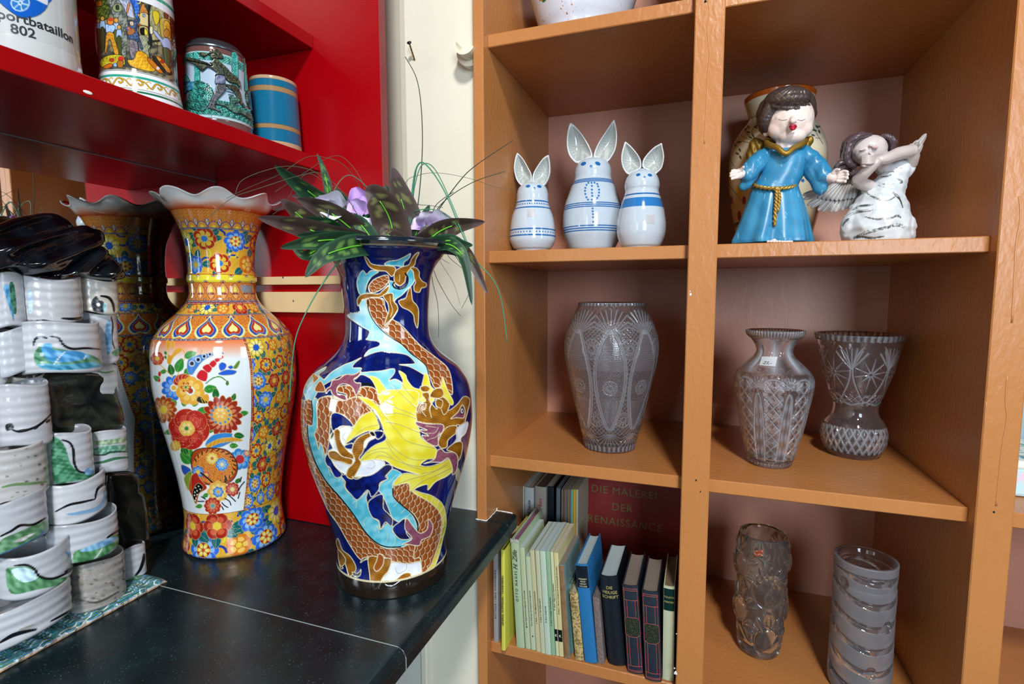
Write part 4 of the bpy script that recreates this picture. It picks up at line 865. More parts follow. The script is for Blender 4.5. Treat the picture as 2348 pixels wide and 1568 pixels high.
# lilac silk flowers
M_PET = painted('silk_petal', .7, 0)
def petal(parent, base, tip, w, curl, c0, c1, seed=0):
    base = depthpt(*base); tip = depthpt(*tip); n, mx = 12, 9; V = []; c = []; ax = tip-base; L = np.linalg.norm(ax); vw = ray(900, 480); vw = vw/np.linalg.norm(vw); S = np.cross(ax/L, vw); S /= np.linalg.norm(S); Nn = np.cross(S, ax/L)
    for i in range(n+1):
        t = i/n; ww = w*math.sin(math.pi*(t*.85+.12))**.7
        for j in range(mx):
            a = (j/(mx-1)-.5)*2; V.append(base+ax*t+S*a*ww/2*(1-.12*math.sin(9*t+seed))+Nn*(curl*L*(t*(1-t)*2)-a*a*ww*.38+.06*ww*math.sin(7*a+5*t+seed))); k = min(1, t*1.2+.2*abs(a)); c.append(c0*(1-k)+c1*k)
    i = np.arange(n)[:, None]*mx; j = np.arange(mx-1)[None, :]; Fq = np.stack([i+j, i+j+1, i+mx+j+1, i+mx+j], -1).reshape(-1, 4); V = np.array(V); m = len(V)
    V = np.vstack([V, V+cF*.0008]); Fq = np.vstack([Fq, Fq[:, ::-1]+m])
    return npmesh('petal', V, Fq, M_PET, parent, col=np.array(c+c))
LI, WH, PU = H('e6dcf0'), H('f2eef8'), H('b98ad6')
fl = [('pale lilac bell shaped silk flower drooping at the upper left of the bouquet', [((786,482,-.03),(716,460,-.05),.050,-.3,H('dce6d8'),LI),((784,478,-.04),(730,452,-.05),.030,-.1,LI,WH),((784,486,-.05),(722,470,-.06),.028,.1,WH,LI)], (786,482)),
 ('large violet silk flower with pointed ruffled petals, left of centre', [((838,492,.0),(812,430,.0),.040,.1,PU,H('c9a0e0')),((838,492,-.01),(830,450,-.01),.034,.0,H('d6b4e8'),H('caa2e2')),((834,490,-.02),(800,465,-.02),.036,0,H('c79ae0'),H('d9bdec')),((836,498,-.02),(822,540,-.03),.034,.2,WH,H('d8c4ee')),((842,490,.01),(850,450,.02),.034,0,PU,H('d0a8e4'))], (838,495)),
 ('small pale mauve silk flower low at the left among dark leaves', [((808,520,-.02),(765,500,-.03),.040,.0,LI,WH),((806,524,-.03),(772,520,-.04),.028,0,WH,LI),((806,516,-.02),(790,492,-.02),.026,0,LI,PU)], (808,520)),
 ('blue lilac silk flower behind the tall middle leaf', [((920,500,.05),(905,440,.05),.040,0,H('b8a8dc'),H('d8d0ee')),((922,500,.04),(938,450,.04),.040,0,H('c6c0e8'),WH),((915,505,.04),(888,470,.04),.036,0,H('a98ed0'),H('cdb8e6'))], (918,500)),
 ('white and lilac silk flower at the right of the bouquet', [((975,525,-.01),(1000,492,-.02),.050,0,PU,WH),((985,525,-.02),(1040,505,-.03),.052,.1,H('c8a0dc'),WH),((970,520,-.01),(950,500,-.01),.032,0,PU,LI),((985,520,.0),(1015,495,.0),.040,0,WH,H('e2d2f2'))], (978,524))]
for k, (lab, pp, ctr) in enumerate(fl):
    b0 = depthpt(pp[0][0][0], pp[0][0][1], pp[0][0][2]); f = empty('silk_flower', tuple(b0), lab, 'artificial flower', 'lilac silk flowers in the dragon vase')
    for i, a in enumerate(pp): petal(f, *a, seed=i+k)
    s0 = DVt+np.array([(k-2)*.012, .01, -.05]); mobj('stem', tube(bmesh.new(), spl([s0, (s0+b0)/2+np.array([0, 0, .01]), b0], False, 6), [.0014]*10+[.0022, .003, .0036], 7), M_STEM, f, True)
    bm = bmesh.new(); bmesh.ops.create_uvsphere(bm, u_segments=10, v_segments=8, radius=.006)
    for v_ in bm.verts: v_.co = Vector(b0)+v_.co
    mobj('calyx', bm, mat('calyx_green', '3f9a58', .5), f, True)
# ================================================================ ceramics in the bookcase
def turned(X, Y, prof, n_rows, n_cols, base, front_only=True):
    """dense turned surface ready for painting; returns vertices, faces, painter (photo pixels), heights, angles"""
    pr = densify(prof, n_rows); t0 = math.atan2(-Y, -X)
    if front_only: ths = np.r_[np.linspace(t0-1.75, t0+1.75, int(n_cols*.85), endpoint=False), np.linspace(t0+1.75, t0-1.75+2*math.pi, int(n_cols*.15), endpoint=False)]
    else: ths = TH(n_cols)
    V, Fq, r, z, t = lathe_np(pr, X, Y, ths); N = lathe_normals(V)
    if (N[..., 0]*(V[..., 0]-X)+N[..., 1]*(V[..., 1]-Y)).mean() < 0: N = -N
    u, v = front_px(V, X, Y, N); P = Paint(u, v, base); P.V, P.F, P.N, P.z, P.t, P.pr, P.n = V, Fq, N, z.ravel(), t.ravel(), pr, len(ths); P.X, P.Y = X, Y
    return P
def finish(P, name, mt, par, disp=0, close=True, label=None):
    V = (P.V+P.N*(P.h.reshape(P.V.shape[:2])*disp)[..., None]).reshape(-1, 3); F = P.F; c = P.c
    if close: V, F = capdisc(V, F, len(V)-P.n, P.n, (P.X, P.Y, P.pr[-1, 1])); c = np.vstack([c, c[-1]])
    return npmesh(name, V, F, mt, par, col=c, label=label)
def zstripe(P, z, w, col, h=0): P.c[np.abs(P.z-z) < w/2] = col
def puff(name, outline, Yp, D, mt, par, back=None, K=10, rim=None, prof=None, ridge=None, paint=None, smooth=6, plane=None, ctr=None, label=None):
    """rounded solid whose photo outline is given (photo pixels) on the plane y=Yp; bulges D towards the room"""
    O = spl(np.array(outline, float), True, smooth) if smooth else np.array(outline, float); c = O.mean(0) if ctr is None else np.array(ctr, float); M = len(O)
    on = plane or (lambda x, y: at(x, y, 'Y', Yp)); nrm = getattr(on, 'n', np.array([0, -1., 0])); prof = prof or (lambda s: math.sqrt(max(0, 1-s**2.4)))
    back = D*.5 if back is None else back; V = []; px = []
    S = [(s, prof(s)*D) for s in np.sin(np.linspace(0, 1, K)*math.pi/2)] 
    B = [(s, -prof(s)*back) for s in np.sin(np.linspace(1, 0, K)*math.pi/2)[1:]]
    for s, d in S+B:
        for o in O:
            q = c+(o-c)*max(s, .002); dd = d
            if ridge is not None: dd += ridge(q[0], q[1])*(1-s**6)*(1 if d >= 0 else -.3)
            V.append(on(*q)+nrm*dd); px.append(q if d >= 0 else (-1e6, -1e6))
    R = len(S)+len(B); i = np.arange(R-1)[:, None]*M; k = np.arange(M)[None, :]; Fq = np.stack([i+k, i+(k+1) % M, i+M+(k+1) % M, i+M+k], -1).reshape(-1, 4)
    col = None
    if paint is not None:
        px = np.array(px); P = Paint(px[:, 0], px[:, 1], paint[0]); paint[1](P) if len(paint) > 1 else None; col = P.c
    return npmesh(name, np.array(V), Fq, mt, par, col=col, label=label)
def cup(name, outline, Yp, D, par, mt, paint=None, lean=0):
    """hollow leaf-shaped ear, open to the front"""
    O = spl(np.array(outline, float), True, 6); c = O.mean(0); M = len(O); V = []; col = []; ou_, inn = H('dfe6ea'), H('b9c0bc')
    L = [(.55, D*1.25), (.8, D*1.05), (.95, D*.5), (1.0, .0), (.97, -.0015), (.90, -.001), (.84, .002), (.7, D*.4), (.45, D*.75), (.2, D*.9), (.01, D*.95)]
    L = [(.01, D*1.35)]+L
    for k, (s, d) in enumerate(L):
        for o in O: q = c+(o-c)*s; p_ = at(q[0], q[1], 'Y', Yp); V.append(p_+np.array([0, d+.0, 0])); col.append(ou_ if k < 7 else inn*(1-.08*math.sin(q[1]*1.1)) )
    R = len(L); i = np.arange(R-1)[:, None]*M; k = np.arange(M)[None, :]; Fq = np.stack([i+k, i+(k+1) % M, i+M+(k+1) % M, i+M+k], -1).reshape(-1, 4)
    return npmesh(name, np.array(V), Fq, mt, par, col=np.array(col))
M_CER = painted('stoneware_glaze', .13, .3)
R4 = lambda L: [(1100+x/3.734, 200+y/3.734) for x, y in L]
CW, CB = H('c5d4e0'), H('1f66aa')
def rabbit(Yc, rows, ears, deco, label, zoff=0, yb=570):
    xl, xr = rows[-1][1:]; X = at((rows[len(rows)//2][1]+rows[len(rows)//2][2])/2, 500, 'Y', Yc)[0]
    pr = [(r, z) for r, z in profile(X, Yc, rows) if z > Z1+.003]; pr = [(.004, pr[0][1]+.0035)]+pr+[(pr[-1][0]*.93, Z1+.0008)]
    P = turned(X, Yc, pr, 300, 520, CW); rb = empty('rabbit_jar', (X, Yc, Z1), label, 'rabbit figurine', 'blue and white stoneware rabbits')
    deco(P, X, Yc); b = finish(P, 'body', M_CER, rb)
    for e in ears: cup('ear', R4(e), Yc-.002, .018, rb, M_CER)
    return rb, P
def zs(X, Y, y): return zrow(X, Y, y)
def stripes(P, X, Y, ys, w, col=None):
    for y in ys: zstripe(P, zfront(P, y), w, CB if col is None else col)
def zfront(P, y, x=None):
    """height of the painted ring that crosses the front at photo row y"""
    x = proj((P.X, P.Y, P.pr[len(P.pr)//2, 1]))[0] if x is None else x; k = np.argmin((P.u-x)**2+(P.v-y)**2); return P.z[k]
def dots_ring(P, z, n, r, col):
    R_ = np.interp(-z, -P.pr[:, 1], P.pr[:, 0]); s = P.t*R_/(2*math.pi*R_/n); d = np.hypot((s-np.round(s))*2*math.pi*R_/n, P.z-z); P.c[d < r] = col
def px(L, s, o): return [(o[0]+x/s, o[1]+y/s) for x, y in L]
def face(P, eyes, nose, s=1):
    for x, y, a in eyes: q_ = R4([(x, y)])[0]; P.disc(*q_, 5.2*s, CB, 3.2*s, ang=a)
    q_ = R4([(nose)])[0]; P.disc(*q_, 2.4*s, CB); P.disc(q_[0]+.4, q_[1]+.6, 1.0*s, CW)
def deco1(P, X, Y):
    for y in (459.5, 474, 523.5, 537.5): zstripe(P, zfront(P, y), .0028, CB)
    dots_ring(P, zfront(P, 466), 44, .0017, CB); dots_ring(P, zfront(P, 530.5), 46, .0017, CB); face(P, [(413,847,-.2),(510,849,.25)], (468,864))
def deco2(P, X, Y):
    for y in (408.5, 411.5, 415, 463.5, 468, 472.5, 516.5, 521.5, 527): zstripe(P, zfront(P, y), .0024, CB)
    face(P, [(888,655,-.45),(1011,653,.45)], (954,677), 1.25)
    for x, y in ((930,818),(957,818),(983,817),(1006,828),(1013,849),(1021,877),(1021,902),(1018,928),(1006,948),(990,962),(960,963),(927,962),(913,942),(904,914),(901,887),(904,862),(914,836),(960,845),(960,877),(961,905),(963,930),(966,1037),(967,1062),(970,1087),(971,1113),(972,1152)): P.disc(*R4([(x, y)])[0], 2.3, CB); P.disc(R4([(x, y)])[0][0]-.7, R4([(x, y)])[0][1]+.7, .8, H('7ea8cc'))
def deco3(P, X, Y):
    zstripe(P, zfront(P, 443), .003, CB); a, b = zfront(P, 451), zfront(P, 472.5); m = (P.z < a) & (P.z > b); P.c[m] = H('2c7cc0')
    face(P, [(1357,749,-.25),(1457,752,.25)], (1412,769))
def rr(L): return [(200+y/3.734, 1100+a/3.734, 1100+b/3.734) for y, a, b in L]
rb1, P1 = rabbit(1.215, rr([(812,430,480),(820,395,512),(840,358,548),(870,330,575),(920,316,585),(970,315,587),(1000,309,592),(1030,303,600),(1100,277,625),(1160,262,636),(1230,254,643),(1290,252,645),(1330,260,640),(1380,290,612),(1392,310,590)]),
 [[(445,800),(440,740),(410,680),(370,610),(332,568),(318,565),(308,590),(297,640),(293,700),(305,765),(325,810),(355,842),(390,838),(430,820)],[(450,800),(458,740),(490,680),(540,610),(585,580),(593,600),(600,650),(603,700),(597,755),(575,810),(545,845),(500,830),(465,815)]], deco1,
 'smallest blue and white stoneware rabbit with dotted bands, left end of the row')
rb2, P2 = rabbit(1.285, rr([(610,930,1000),(618,895,1045),(635,855,1082),(670,825,1110),(720,806,1125),(780,803,1124),(805,797,1130),(820,790,1138),(870,772,1160),(920,755,1178),(1000,722,1200),(1100,706,1216),(1200,703,1216),(1260,712,1208),(1300,725,1192),(1370,757,1160),(1400,775,1140)]),
 [[(965,600),(958,550),(925,480),(875,400),(825,340),(785,308),(772,310),(758,350),(746,420),(745,500),(760,570),(790,620),(830,652),(880,640),(930,615)],[(975,600),(985,545),(1020,470),(1075,385),(1125,310),(1150,278),(1160,300),(1172,360),(1176,430),(1165,520),(1135,590),(1090,642),(1040,630),(1000,610)]], deco2,
 'tallest blue and white stoneware rabbit, in the middle, with striped belly and dotted buttons')
rb3, P3 = rabbit(1.195, rr([(713,1350,1420),(722,1310,1462),(735,1280,1488),(770,1250,1515),(820,1231,1530),(860,1230,1530),(890,1238,1526),(930,1232,1540),(1000,1206,1562),(1060,1188,1575),(1100,1180,1581),(1160,1168,1587),(1200,1165,1588),(1260,1170,1584),(1310,1185,1570),(1355,1205,1548),(1372,1225,1530)]),
 [[(1384,665),(1378,620),(1350,570),(1300,510),(1262,475),(1243,467),(1232,500),(1216,560),(1211,620),(1222,680),(1245,725),(1275,748),(1310,732),(1350,714),(1380,695)],[(1391,665),(1400,620),(1435,570),(1490,515),(1535,488),(1558,478),(1566,510),(1578,570),(1578,620),(1560,690),(1530,725),(1500,745),(1465,725),(1425,705),(1398,690)]], deco3,
 'blue and white stoneware rabbit with a broad blue collar band, right end of the row')
sticker('price_label', R4([(405,1045),(480,1043),(485,1110),(402,1111)]), P1.pr, P1.X, P1.Y, M_PAPER, rb1)
sticker('price_label', R4([(1422,1087),(1500,1090),(1498,1170),(1422,1165)]), P3.pr, P3.X, P3.Y, M_PAPER, rb3)
# white flower pot on the top shelf (only its foot is in the picture)
PX, PY = at(1338, 20, 'Y', 1.27)[0], 1.27
pr = [(r, z) for r, z in profile(PX, PY, [(-190,1178,1496),(-183,1174,1500),(-175,1180,1494),(-120,1183,1490),(-60,1195,1477),(0,1212.5,1458.5),(30,1222,1448),(60,1232,1437),(90,1245,1424)]) if z > Z0+.002]
pr = pr+[(pr[-1][0]*.96, Z0+.0008)]
P = turned(PX, PY, pr, 160, 300, H('dbe4f2'))
rs = random.Random(2)
for x, y, r_ in ((1289,4,1.6),(1311,10,2.2),(1291,14,1.6),(1300,14,.8),(1286,20,2),(1295,24,1),(1300,31,2.4),(1314,25,1.4),(1288,29,.9),(1246,48,1.6)): P.disc(x, y, r_+1.1, H('f4f6fa')); P.disc(x, y, r_, H('9a7048'))
for _ in range(40): P.disc(rs.uniform(1225, 1445), rs.uniform(0, 45), rs.uniform(.3, .8), H('8a94a4'))
P.poly([(1240,-4),(1252,0),(1247,6),(1243,3)], H('1c6a3a')); P.disc(1240, -2, 5, H('c8902c'))
pt_ = empty('flower_pot', (PX, PY, Z0), 'white glazed pot with brown speckles on the top left bookcase shelf, cut by the frame', 'pot')
finish(P, 'pot_body', M_CER, pt_)
# cream vase behind the angel
F3_ = lambda L: [(1640+x/3.563, 150+y/3.563) for x, y in L]
VX, VY = at(1776, 480, 'Y', 1.40)[0], 1.40
rw = [(150+y/3.563, 1640+a/3.563, 1640+b/3.563) for y, a, b in ((262,192,790),(300,203,782),(350,225,765),(400,245,752),(430,252,745),(470,225,772),(520,180,815),(600,125,860),(700,88,884),(780,75,889),(880,76,886),(1000,88,878),(1200,122,840),(1350,150,800),(1440,165,775))]
pr = [(r, z) for r, z in profile(VX, VY, rw) if z > Z1+.004]; pr.append((pr[-1][0]*.97, Z1+.0008))
P = turned(VX, VY, pr, 260, 420, H('e4dcc0')); zt = pr[0][1]
zz1 = zfront(P, 262, 1720); P.c[(P.z > zt-.010)] = H('b4581c'); zstripe(P, zrow(VX, VY, 150+432/3.563), .003, H('9c5a2c'))
gn = H('3c5248')
for pts in ([(330,620),(240,590),(180,540)],[(330,620),(260,560),(240,490)],[(330,620),(300,540),(340,480)],[(300,640),(220,620),(160,640)],[(150,820),(125,760),(130,680)],[(100,960),(180,1060),(260,1160)],[(880,640),(830,560),(800,500)],[(860,600),(820,590)],[(140,1340),(170,1290),(200,1280)]): P.line(F3_(pts), 1.1, gn, h=0)
for x, y, a in ((270,500,.8),(250,520,-.6),(200,540,.2),(215,520,1),(330,505,.6),(350,490,-.4),(180,580,.3),(165,600,1.2),(195,625,0),(160,650,.6),(200,690,1),(180,720,.5),(205,750,1.2),(290,590,.4),(310,575,1),(270,545,.2),(830,500,1),(815,530,.4),(850,540,1.2),(800,570,.3),(790,520,.8),(845,500,0)): P.disc(*F3_([(x, y)])[0], 4.6, gn, 2.2, ang=a)
for x, y in ((95,880),(110,920),(190,1010),(200,1050),(740,1240),(735,1275)): P.disc(*F3_([(x, y)])[0], 6, H('e6cc3c'), 8)
for x, y in ((130,1100),(100,1060),(235,1100),(195,1220),(205,1260)): P.poly([(F3_([(x, y)])[0][0]+a, F3_([(x, y)])[0][1]+b) for a, b in ((0,-9),(4,-4),(4,5),(6,10),(1,7),(-3,11),(-3,4),(-4,-4))], H('9c3438'), None, 1, 3)
P.poly(F3_([(130,1330),(150,1290),(200,1280),(170,1320),(140,1360)]), H('4a5a34')); P.disc(*F3_([(715, 940)])[0], 4, H('3468a8'))
cv = empty('cream_vase', (VX, VY, Z1), 'cream vase with painted plant sprigs and a brown rim, standing behind the blue robed angel', 'vase')
finish(P, 'vase_body', M_CER, cv); inner('lip', [(pr[0][0], zt), (pr[0][0]-.003, zt+.003), (pr[0][0]-.008, zt), (pr[4][0]-.006, pr[4][1]), (pr[8][0]-.02, pr[8][1])], VX, VY, mat('vase_rim_brown', 'b4581c', .2, coat=.3), cv)
# ================================================================ cut and pressed glass
def glassmat(name, tint, ior=1.5, frost=False, r0=.0):
    m, nt, b = nmat(name); b.inputs['Transmission Weight'].default_value = 1; b.inputs['IOR'].default_value = ior
    b.inputs['Base Color'].default_value = tuple(tint)+(1,); b.inputs['Specular IOR Level'].default_value = .9; b.inputs['Roughness'].default_value = r0
    if frost:
        a = node(nt, 'ShaderNodeVertexColor', layer_name='paint'); s = node(nt, 'ShaderNodeSeparateColor'); nt.links.new(a.outputs['Color'], s.inputs[0]); nt.links.new(s.outputs[0], b.inputs['Roughness'])
        # ground and cut places scatter some light
        d = node(nt, 'ShaderNodeBsdfDiffuse'); d.inputs[0].default_value = (.84, .90, 1.0, 1); t = node(nt, 'ShaderNodeBsdfTranslucent'); t.inputs[0].default_value = (.84, .90, 1.0, 1)
        m1 = node(nt, 'ShaderNodeMixShader'); m1.inputs[0].default_value = .4; nt.links.new(d.outputs[0], m1.inputs[1]); nt.links.new(t.outputs[0], m1.inputs[2])
        m2 = node(nt, 'ShaderNodeMixShader'); nt.links.new(s.outputs[1], m2.inputs[0]); nt.links.new(b.outputs[0], m2.inputs[1]); nt.links.new(m1.outputs[0], m2.inputs[2])
        nt.links.new(m2.outputs[0], nt.nodes['Material Output'].inputs['Surface'])
    return m
M_CRY = glassmat('lead_crystal', (.97, .98, 1.0), 1.5, True); M_GRN = glassmat('pale_green_glass', (.90, .985, .95), 1.48, True); M_FRO = glassmat('satin_glass', (.93, .95, 1.0), 1.45, True)
def vessel(nm, X, Y, prof, inner_, relief, mt, par, rows=300, cols=420, disp=.0012):
    """closed glass body: outer wall with cut relief, foot, and inner wall. relief(P,R) paints depth in P.h (units) and frost in P.c"""
    ou_ = densify(prof, rows); ths = TH(cols); V, F, r, z, t = lathe_np(ou_, X, Y, ths); N = lathe_normals(V)
    if (N[..., 0]*(V[..., 0]-X)+N[..., 1]*(V[..., 1]-Y)).mean() < 0: N = -N
    t0 = math.atan2(-Y, -X); tr = (t-t0+math.pi) % (2*math.pi)-math.pi
    P = Paint(tr.copy(), (z-ou_[-1][1])*1000, (0, 0, 0)); P.z = z.ravel(); P.tr = tr.ravel(); P.r = r.ravel(); P.zm = P.z-ou_[-1][1]; P.px, P.py = front_px(V, X, Y, N); P.aa = .9; P.sc = .20; P.fs = .9; P.b0 = .055
    relief(P); V2 = V+N*(P.h.reshape(z.shape)*disp)[..., None]
    n = cols; V3, F3 = V2.reshape(-1, 3), F
    inn = densify(inner_, 60); Vi, Fi, *_ = lathe_np(inn, X, Y, TH(cols)); m = len(V3); Vi = Vi.reshape(-1, 3)
    F3 = np.vstack([F3, Fi[:, ::-1]+m]); V3 = np.vstack([V3, Vi])
    k = np.arange(n); F3 = np.vstack([F3, np.stack([k, m+k, m+(k+1) % n, (k+1) % n], -1)])
    c = np.zeros((len(V3), 3)); c[:m] = np.clip(P.c, 0, 1); c[:m, 1] = np.clip(P.b0+P.c[:, 0]*P.fs+np.clip(-P.h, 0, 2)*P.sc, 0, .6)
    # caps
    for idx, ctr in (((rows-1)*n, (X, Y, ou_[-1][1])), (m+59*n, (X, Y, inn[-1][1]))): V3, F3 = capdisc(V3, F3, idx, n, ctr); c = np.vstack([c, [0, 0, 0]])
    me_c = np.where(c <= .0031308, c*12.92, 1.055*np.power(np.maximum(c, 1e-6), 1/2.4)-.055)
    o = npmesh(nm, V3, F3, mt, par, col=me_c); bm = bmesh.new(); bm.from_mesh(o.data); bmesh.ops.recalc_face_normals(bm, faces=bm.faces[:]); bm.to_mesh(o.data); bm.free(); return o, ou_
def vgroove(P, d, w, depth): P.h = np.minimum(P.h, -depth*np.clip(1-d/w, 0, 1))
def ang(P, n, ph=0):
    """angle inside one of n repeats, -1..1, and arc mm from its middle"""
    s = P.tr*n/(2*math.pi)+ph; a = (s-np.round(s))*2; return a, a*math.pi/n*P.r*1000
def fan(P, x, y, cx, cy, R, a0, a1, k, w=1.3, depth=1.2, mask=None):
    dx, dy = x-cx, y-cy; rad = np.hypot(dx, dy); an = np.arctan2(dy, dx); q_ = (an-a0)/(a1-a0)*k; d = np.abs(q_-np.round(q_))*(a1-a0)/k*rad; m = (rad < R) & (q_ > -.4) & (q_ < k+.4) & (rad > 2); m = m if mask is None else m & mask
    P.h = np.where(m, np.minimum(P.h, -depth*np.clip(1-d/w, 0, 1)), P.h)
def hatch(P, x, y, m, s, depth=.5, frost=0, ang_=.785):
    for sg in (1, -1): q_ = (x*math.cos(sg*ang_)+y*math.sin(sg*ang_))/s; d = np.abs(q_-np.round(q_)); P.h = np.where(m, np.minimum(P.h, -depth*np.clip(1-d/.17, 0, 1)), P.h)
    P.c[m] = frost
def teeth(P, z0, z1, n, depth=1.5):
    m = (P.zm > z0) & (P.zm < z1); s = P.tr*n/(2*math.pi); d = np.abs(s-np.round(s))*2; P.h = np.where(m, -depth*np.clip(1-d*1.2, 0, 1), P.h)
def starcut(P, x, y, cx, cy, R, k=16):
    dx, dy = x-cx, y-cy; rad = np.hypot(dx, dy); m = (rad < R); 
    for j in range(k//2):
        a = j*2*math.pi/k; d = np.abs(dx*math.sin(a)-dy*math.cos(a)); P.h = np.where(m & (rad > R*.28), np.minimum(P.h, -1.3*np.clip(1-d/1.9, 0, 1)), P.h)
    for q_ in (.34, 1.0): P.h = np.where(np.abs(rad-R*q_) < 2.0, np.minimum(P.h, -1.4*np.clip(1-np.abs(rad-R*q_)/2.0, 0, 1)), P.h)
def glass_at(px_bottom, rows, zl, wall, relief, nm, label, mt=None, disp=.0012, foot=.012, cols=420, nrows=300, base_r=.95):
    X, Y, R = stand(*px_bottom, zl); rw = profile(X, Y, rows); rw = [(a, b) for a, b in rw if b > zl+.005]+[(R*1.0, zl+.004), (R*base_r, zl+.0006)]
    z_top = rw[0][1]; inn = [(a-wall, b) for a, b in rw if b > zl+foot+.004]; inn = [(inn[0][0]+wall*.45, z_top+.0004)]+inn[1:]+[(inn[-1][0]*.7, zl+foot+.001), (inn[-1][0]*.2, zl+foot)]
    e = empty(nm, (X, Y, zl), label, 'vase')
    o, ou_ = vessel('vase_body', X, Y, rw, inn, relief, mt or M_CRY, e, nrows, cols, disp); return e, o, ou_, X, Y
# --- big barrel shaped crystal vase
G1r = [(660+y/3.826, 1250+a/3.826, 1250+b/3.826) for y, a, b in ((128,290,880),(150,288,884),(200,262,905),(300,215,946),(400,177,978),(500,163,992),(600,167,987),(700,185,968),(800,210,945),(900,234,920),(1000,256,893),(1100,279,862),(1200,300,836),(1260,311,816),(1275,318,808),(1300,322,803),(1400,334,786))]
def rel1(P):
    Ht = P.zm.max()*1000; y = P.zm*1000; n = 8; a, x = ang(P, n); a2, x2 = ang(P, n, .5); W = math.pi/n*P.r*1000
    yc, hh = Ht*.50, Ht*.335; q_ = np.clip(1-((y-yc)/hh)**2, 0, 1); w = W*.80*q_**.8; ins = (np.abs(x) < w-1) & (np.abs(y-yc) < hh)
    hatch(P, x2, y, (~ins) & (y > Ht*.13) & (y < Ht*.88) & (np.abs(y-Ht*.34) < 400), 7.0, 1.1, .0)
    up = ins & (y > Ht*.57); hatch(P, x, y, up, 3.4, .6, .10); mid = ins & (y <= Ht*.57) & (y > Ht*.37); hatch(P, x, y, mid, 5.0, 1.1, .0); low = ins & (y <= Ht*.37); P.c[low] = .10
    starcut(P, x, y, 0*x, Ht*.46, W.mean()*.45); starcut(P, x2, y, 0*x, Ht*.71, W.mean()*.62, 16); starcut(P, x2, y, 0*x, Ht*.24, W.mean()*.5, 12)
    for off in (0, 4.5): vgroove(P, np.where(np.abs(y-yc) < hh, np.abs(np.abs(x)-w-off), 9), 2.6, 1.8)
    fan(P, x, y, 0*x, Ht*.80, Ht*.16, math.radians(25), math.radians(155), 10, 2.0, 1.6); fan(P, x, y, 0*x, Ht*.145, Ht*.14, math.radians(-155), math.radians(-25), 9, 1.6, 1.2)
    P.h[y < Ht*.05] = 0; teeth(P, -.01, Ht*.048/1000, 36, 1.6); m = P.zm > P.zm.max()-.006; P.h[m] = 0; teeth(P, P.zm.max()-.006, 9, 52, 1.5)
glass_at((1338, 1456, 1041), G1r, Z2, .007, rel1, 'crystal_vase', 'large barrel shaped cut crystal vase alone on the left bookcase shelf', disp=.0016)
# --- shouldered crystal vase with the price label
g2 = lambda L: [(720+y/4.127, 1640+a/4.127, 1640+b/4.127) for y, a, b in L]
def rel2(P):
    Ht = P.zm.max()*1000; y = P.zm*1000; n = 8; a, x = ang(P, n, .45); a2, x2 = ang(P, n, .95); W = math.pi/n*P.r*1000; body = (y > Ht*.08) & (y < Ht*.655)
    sw = (y-Ht*.36); lat = body & (np.abs(x) > W*.40)
    for sg in (1, -1):
        q_ = (x2*.9+sg*sw*.75)/22; d = np.abs(q_-np.round(q_))*22; P.h = np.where(lat, np.minimum(P.h, -1.6*np.clip(1-d/2.2, 0, 1)), P.h)
    cell = (np.floor(x2*.9/22+sw*.75/22+.5)+np.floor(x2*.9/22-sw*.75/22+.5)) % 2; hatch(P, x2, y, lat & (cell > .5), 3.0, .5, .12)
    w = W*.42*np.clip(1-((y-Ht*.05)/(Ht*.52))**2, 0, 1)**.5; pan = (np.abs(x) < w) & (y > Ht*.06); s = x/3.8
    P.h = np.where(pan, -1.5*np.abs(np.sin(s*math.pi/2))*(.6+.4*np.sin(y/5.0)), P.h); P.c[pan] = 0
    vgroove(P, np.where((y > Ht*.06) & (y < Ht*.575), np.abs(np.abs(x)-w), 9), 2.6, 2.0)
    fan(P, x, y, 0*x, Ht*.60, Ht*.085, math.radians(5), math.radians(175), 11, 1.6, 1.3)
    arc_ = Ht*.615+Ht*.055*np.cos(a2*math.pi*.5); vgroove(P, np.abs(y-arc_)*np.where(y > Ht*.55, 1, 9), 2.4, 1.8)
    nk = (y > Ht*.70) & (y < Ht*.945); P.h = np.where(nk, -2.8*np.abs(a)**2*np.sin(np.clip((y-Ht*.70)/(Ht*.245), 0, 1)*math.pi)**.5, P.h); P.c[nk] = 0
    teeth(P, Ht*.955/1000, 9, 60, 2.0); P.h[y < Ht*.05] = 0; teeth(P, -.01, .010, 40, .7)
e2, o2, ou2, X2, Y2 = glass_at((1716, 1811, 1075), g2(((150,288,862),(175,288,862),(200,300,850),(240,330,790),(300,373,757),(350,381,745),(400,357,770),(450,292,815),(500,227,863),(560,181,914),(620,168,938),(700,174,935),(800,190,914),(900,206,886),(1000,223,863),(1100,241,832),(1200,260,796),(1300,281,757),(1380,296,726))), Z2, .006, rel2, 'crystal_vase', 'shouldered cut crystal vase with narrow neck and white price label', disp=.0015)
tg = sticker('price_label', [(1747,817),(1783,818),(1778,840),(1741,837)], ou2, X2, Y2, M_PAPER, e2, off=.0018)
pq = on_lathe(1759, 832, ou2, X2, Y2, .0024); pq2 = on_lathe(1769, 833, ou2, X2, Y2, .0024); pq3 = on_lathe(1759, 822, ou2, X2, Y2, .0024)
text('handwriting', '25,-', .0105, frame(pq, pq2-pq, pq3-pq), mat('pencil_grey', '5a5a60', .7), tg, shear=.35)
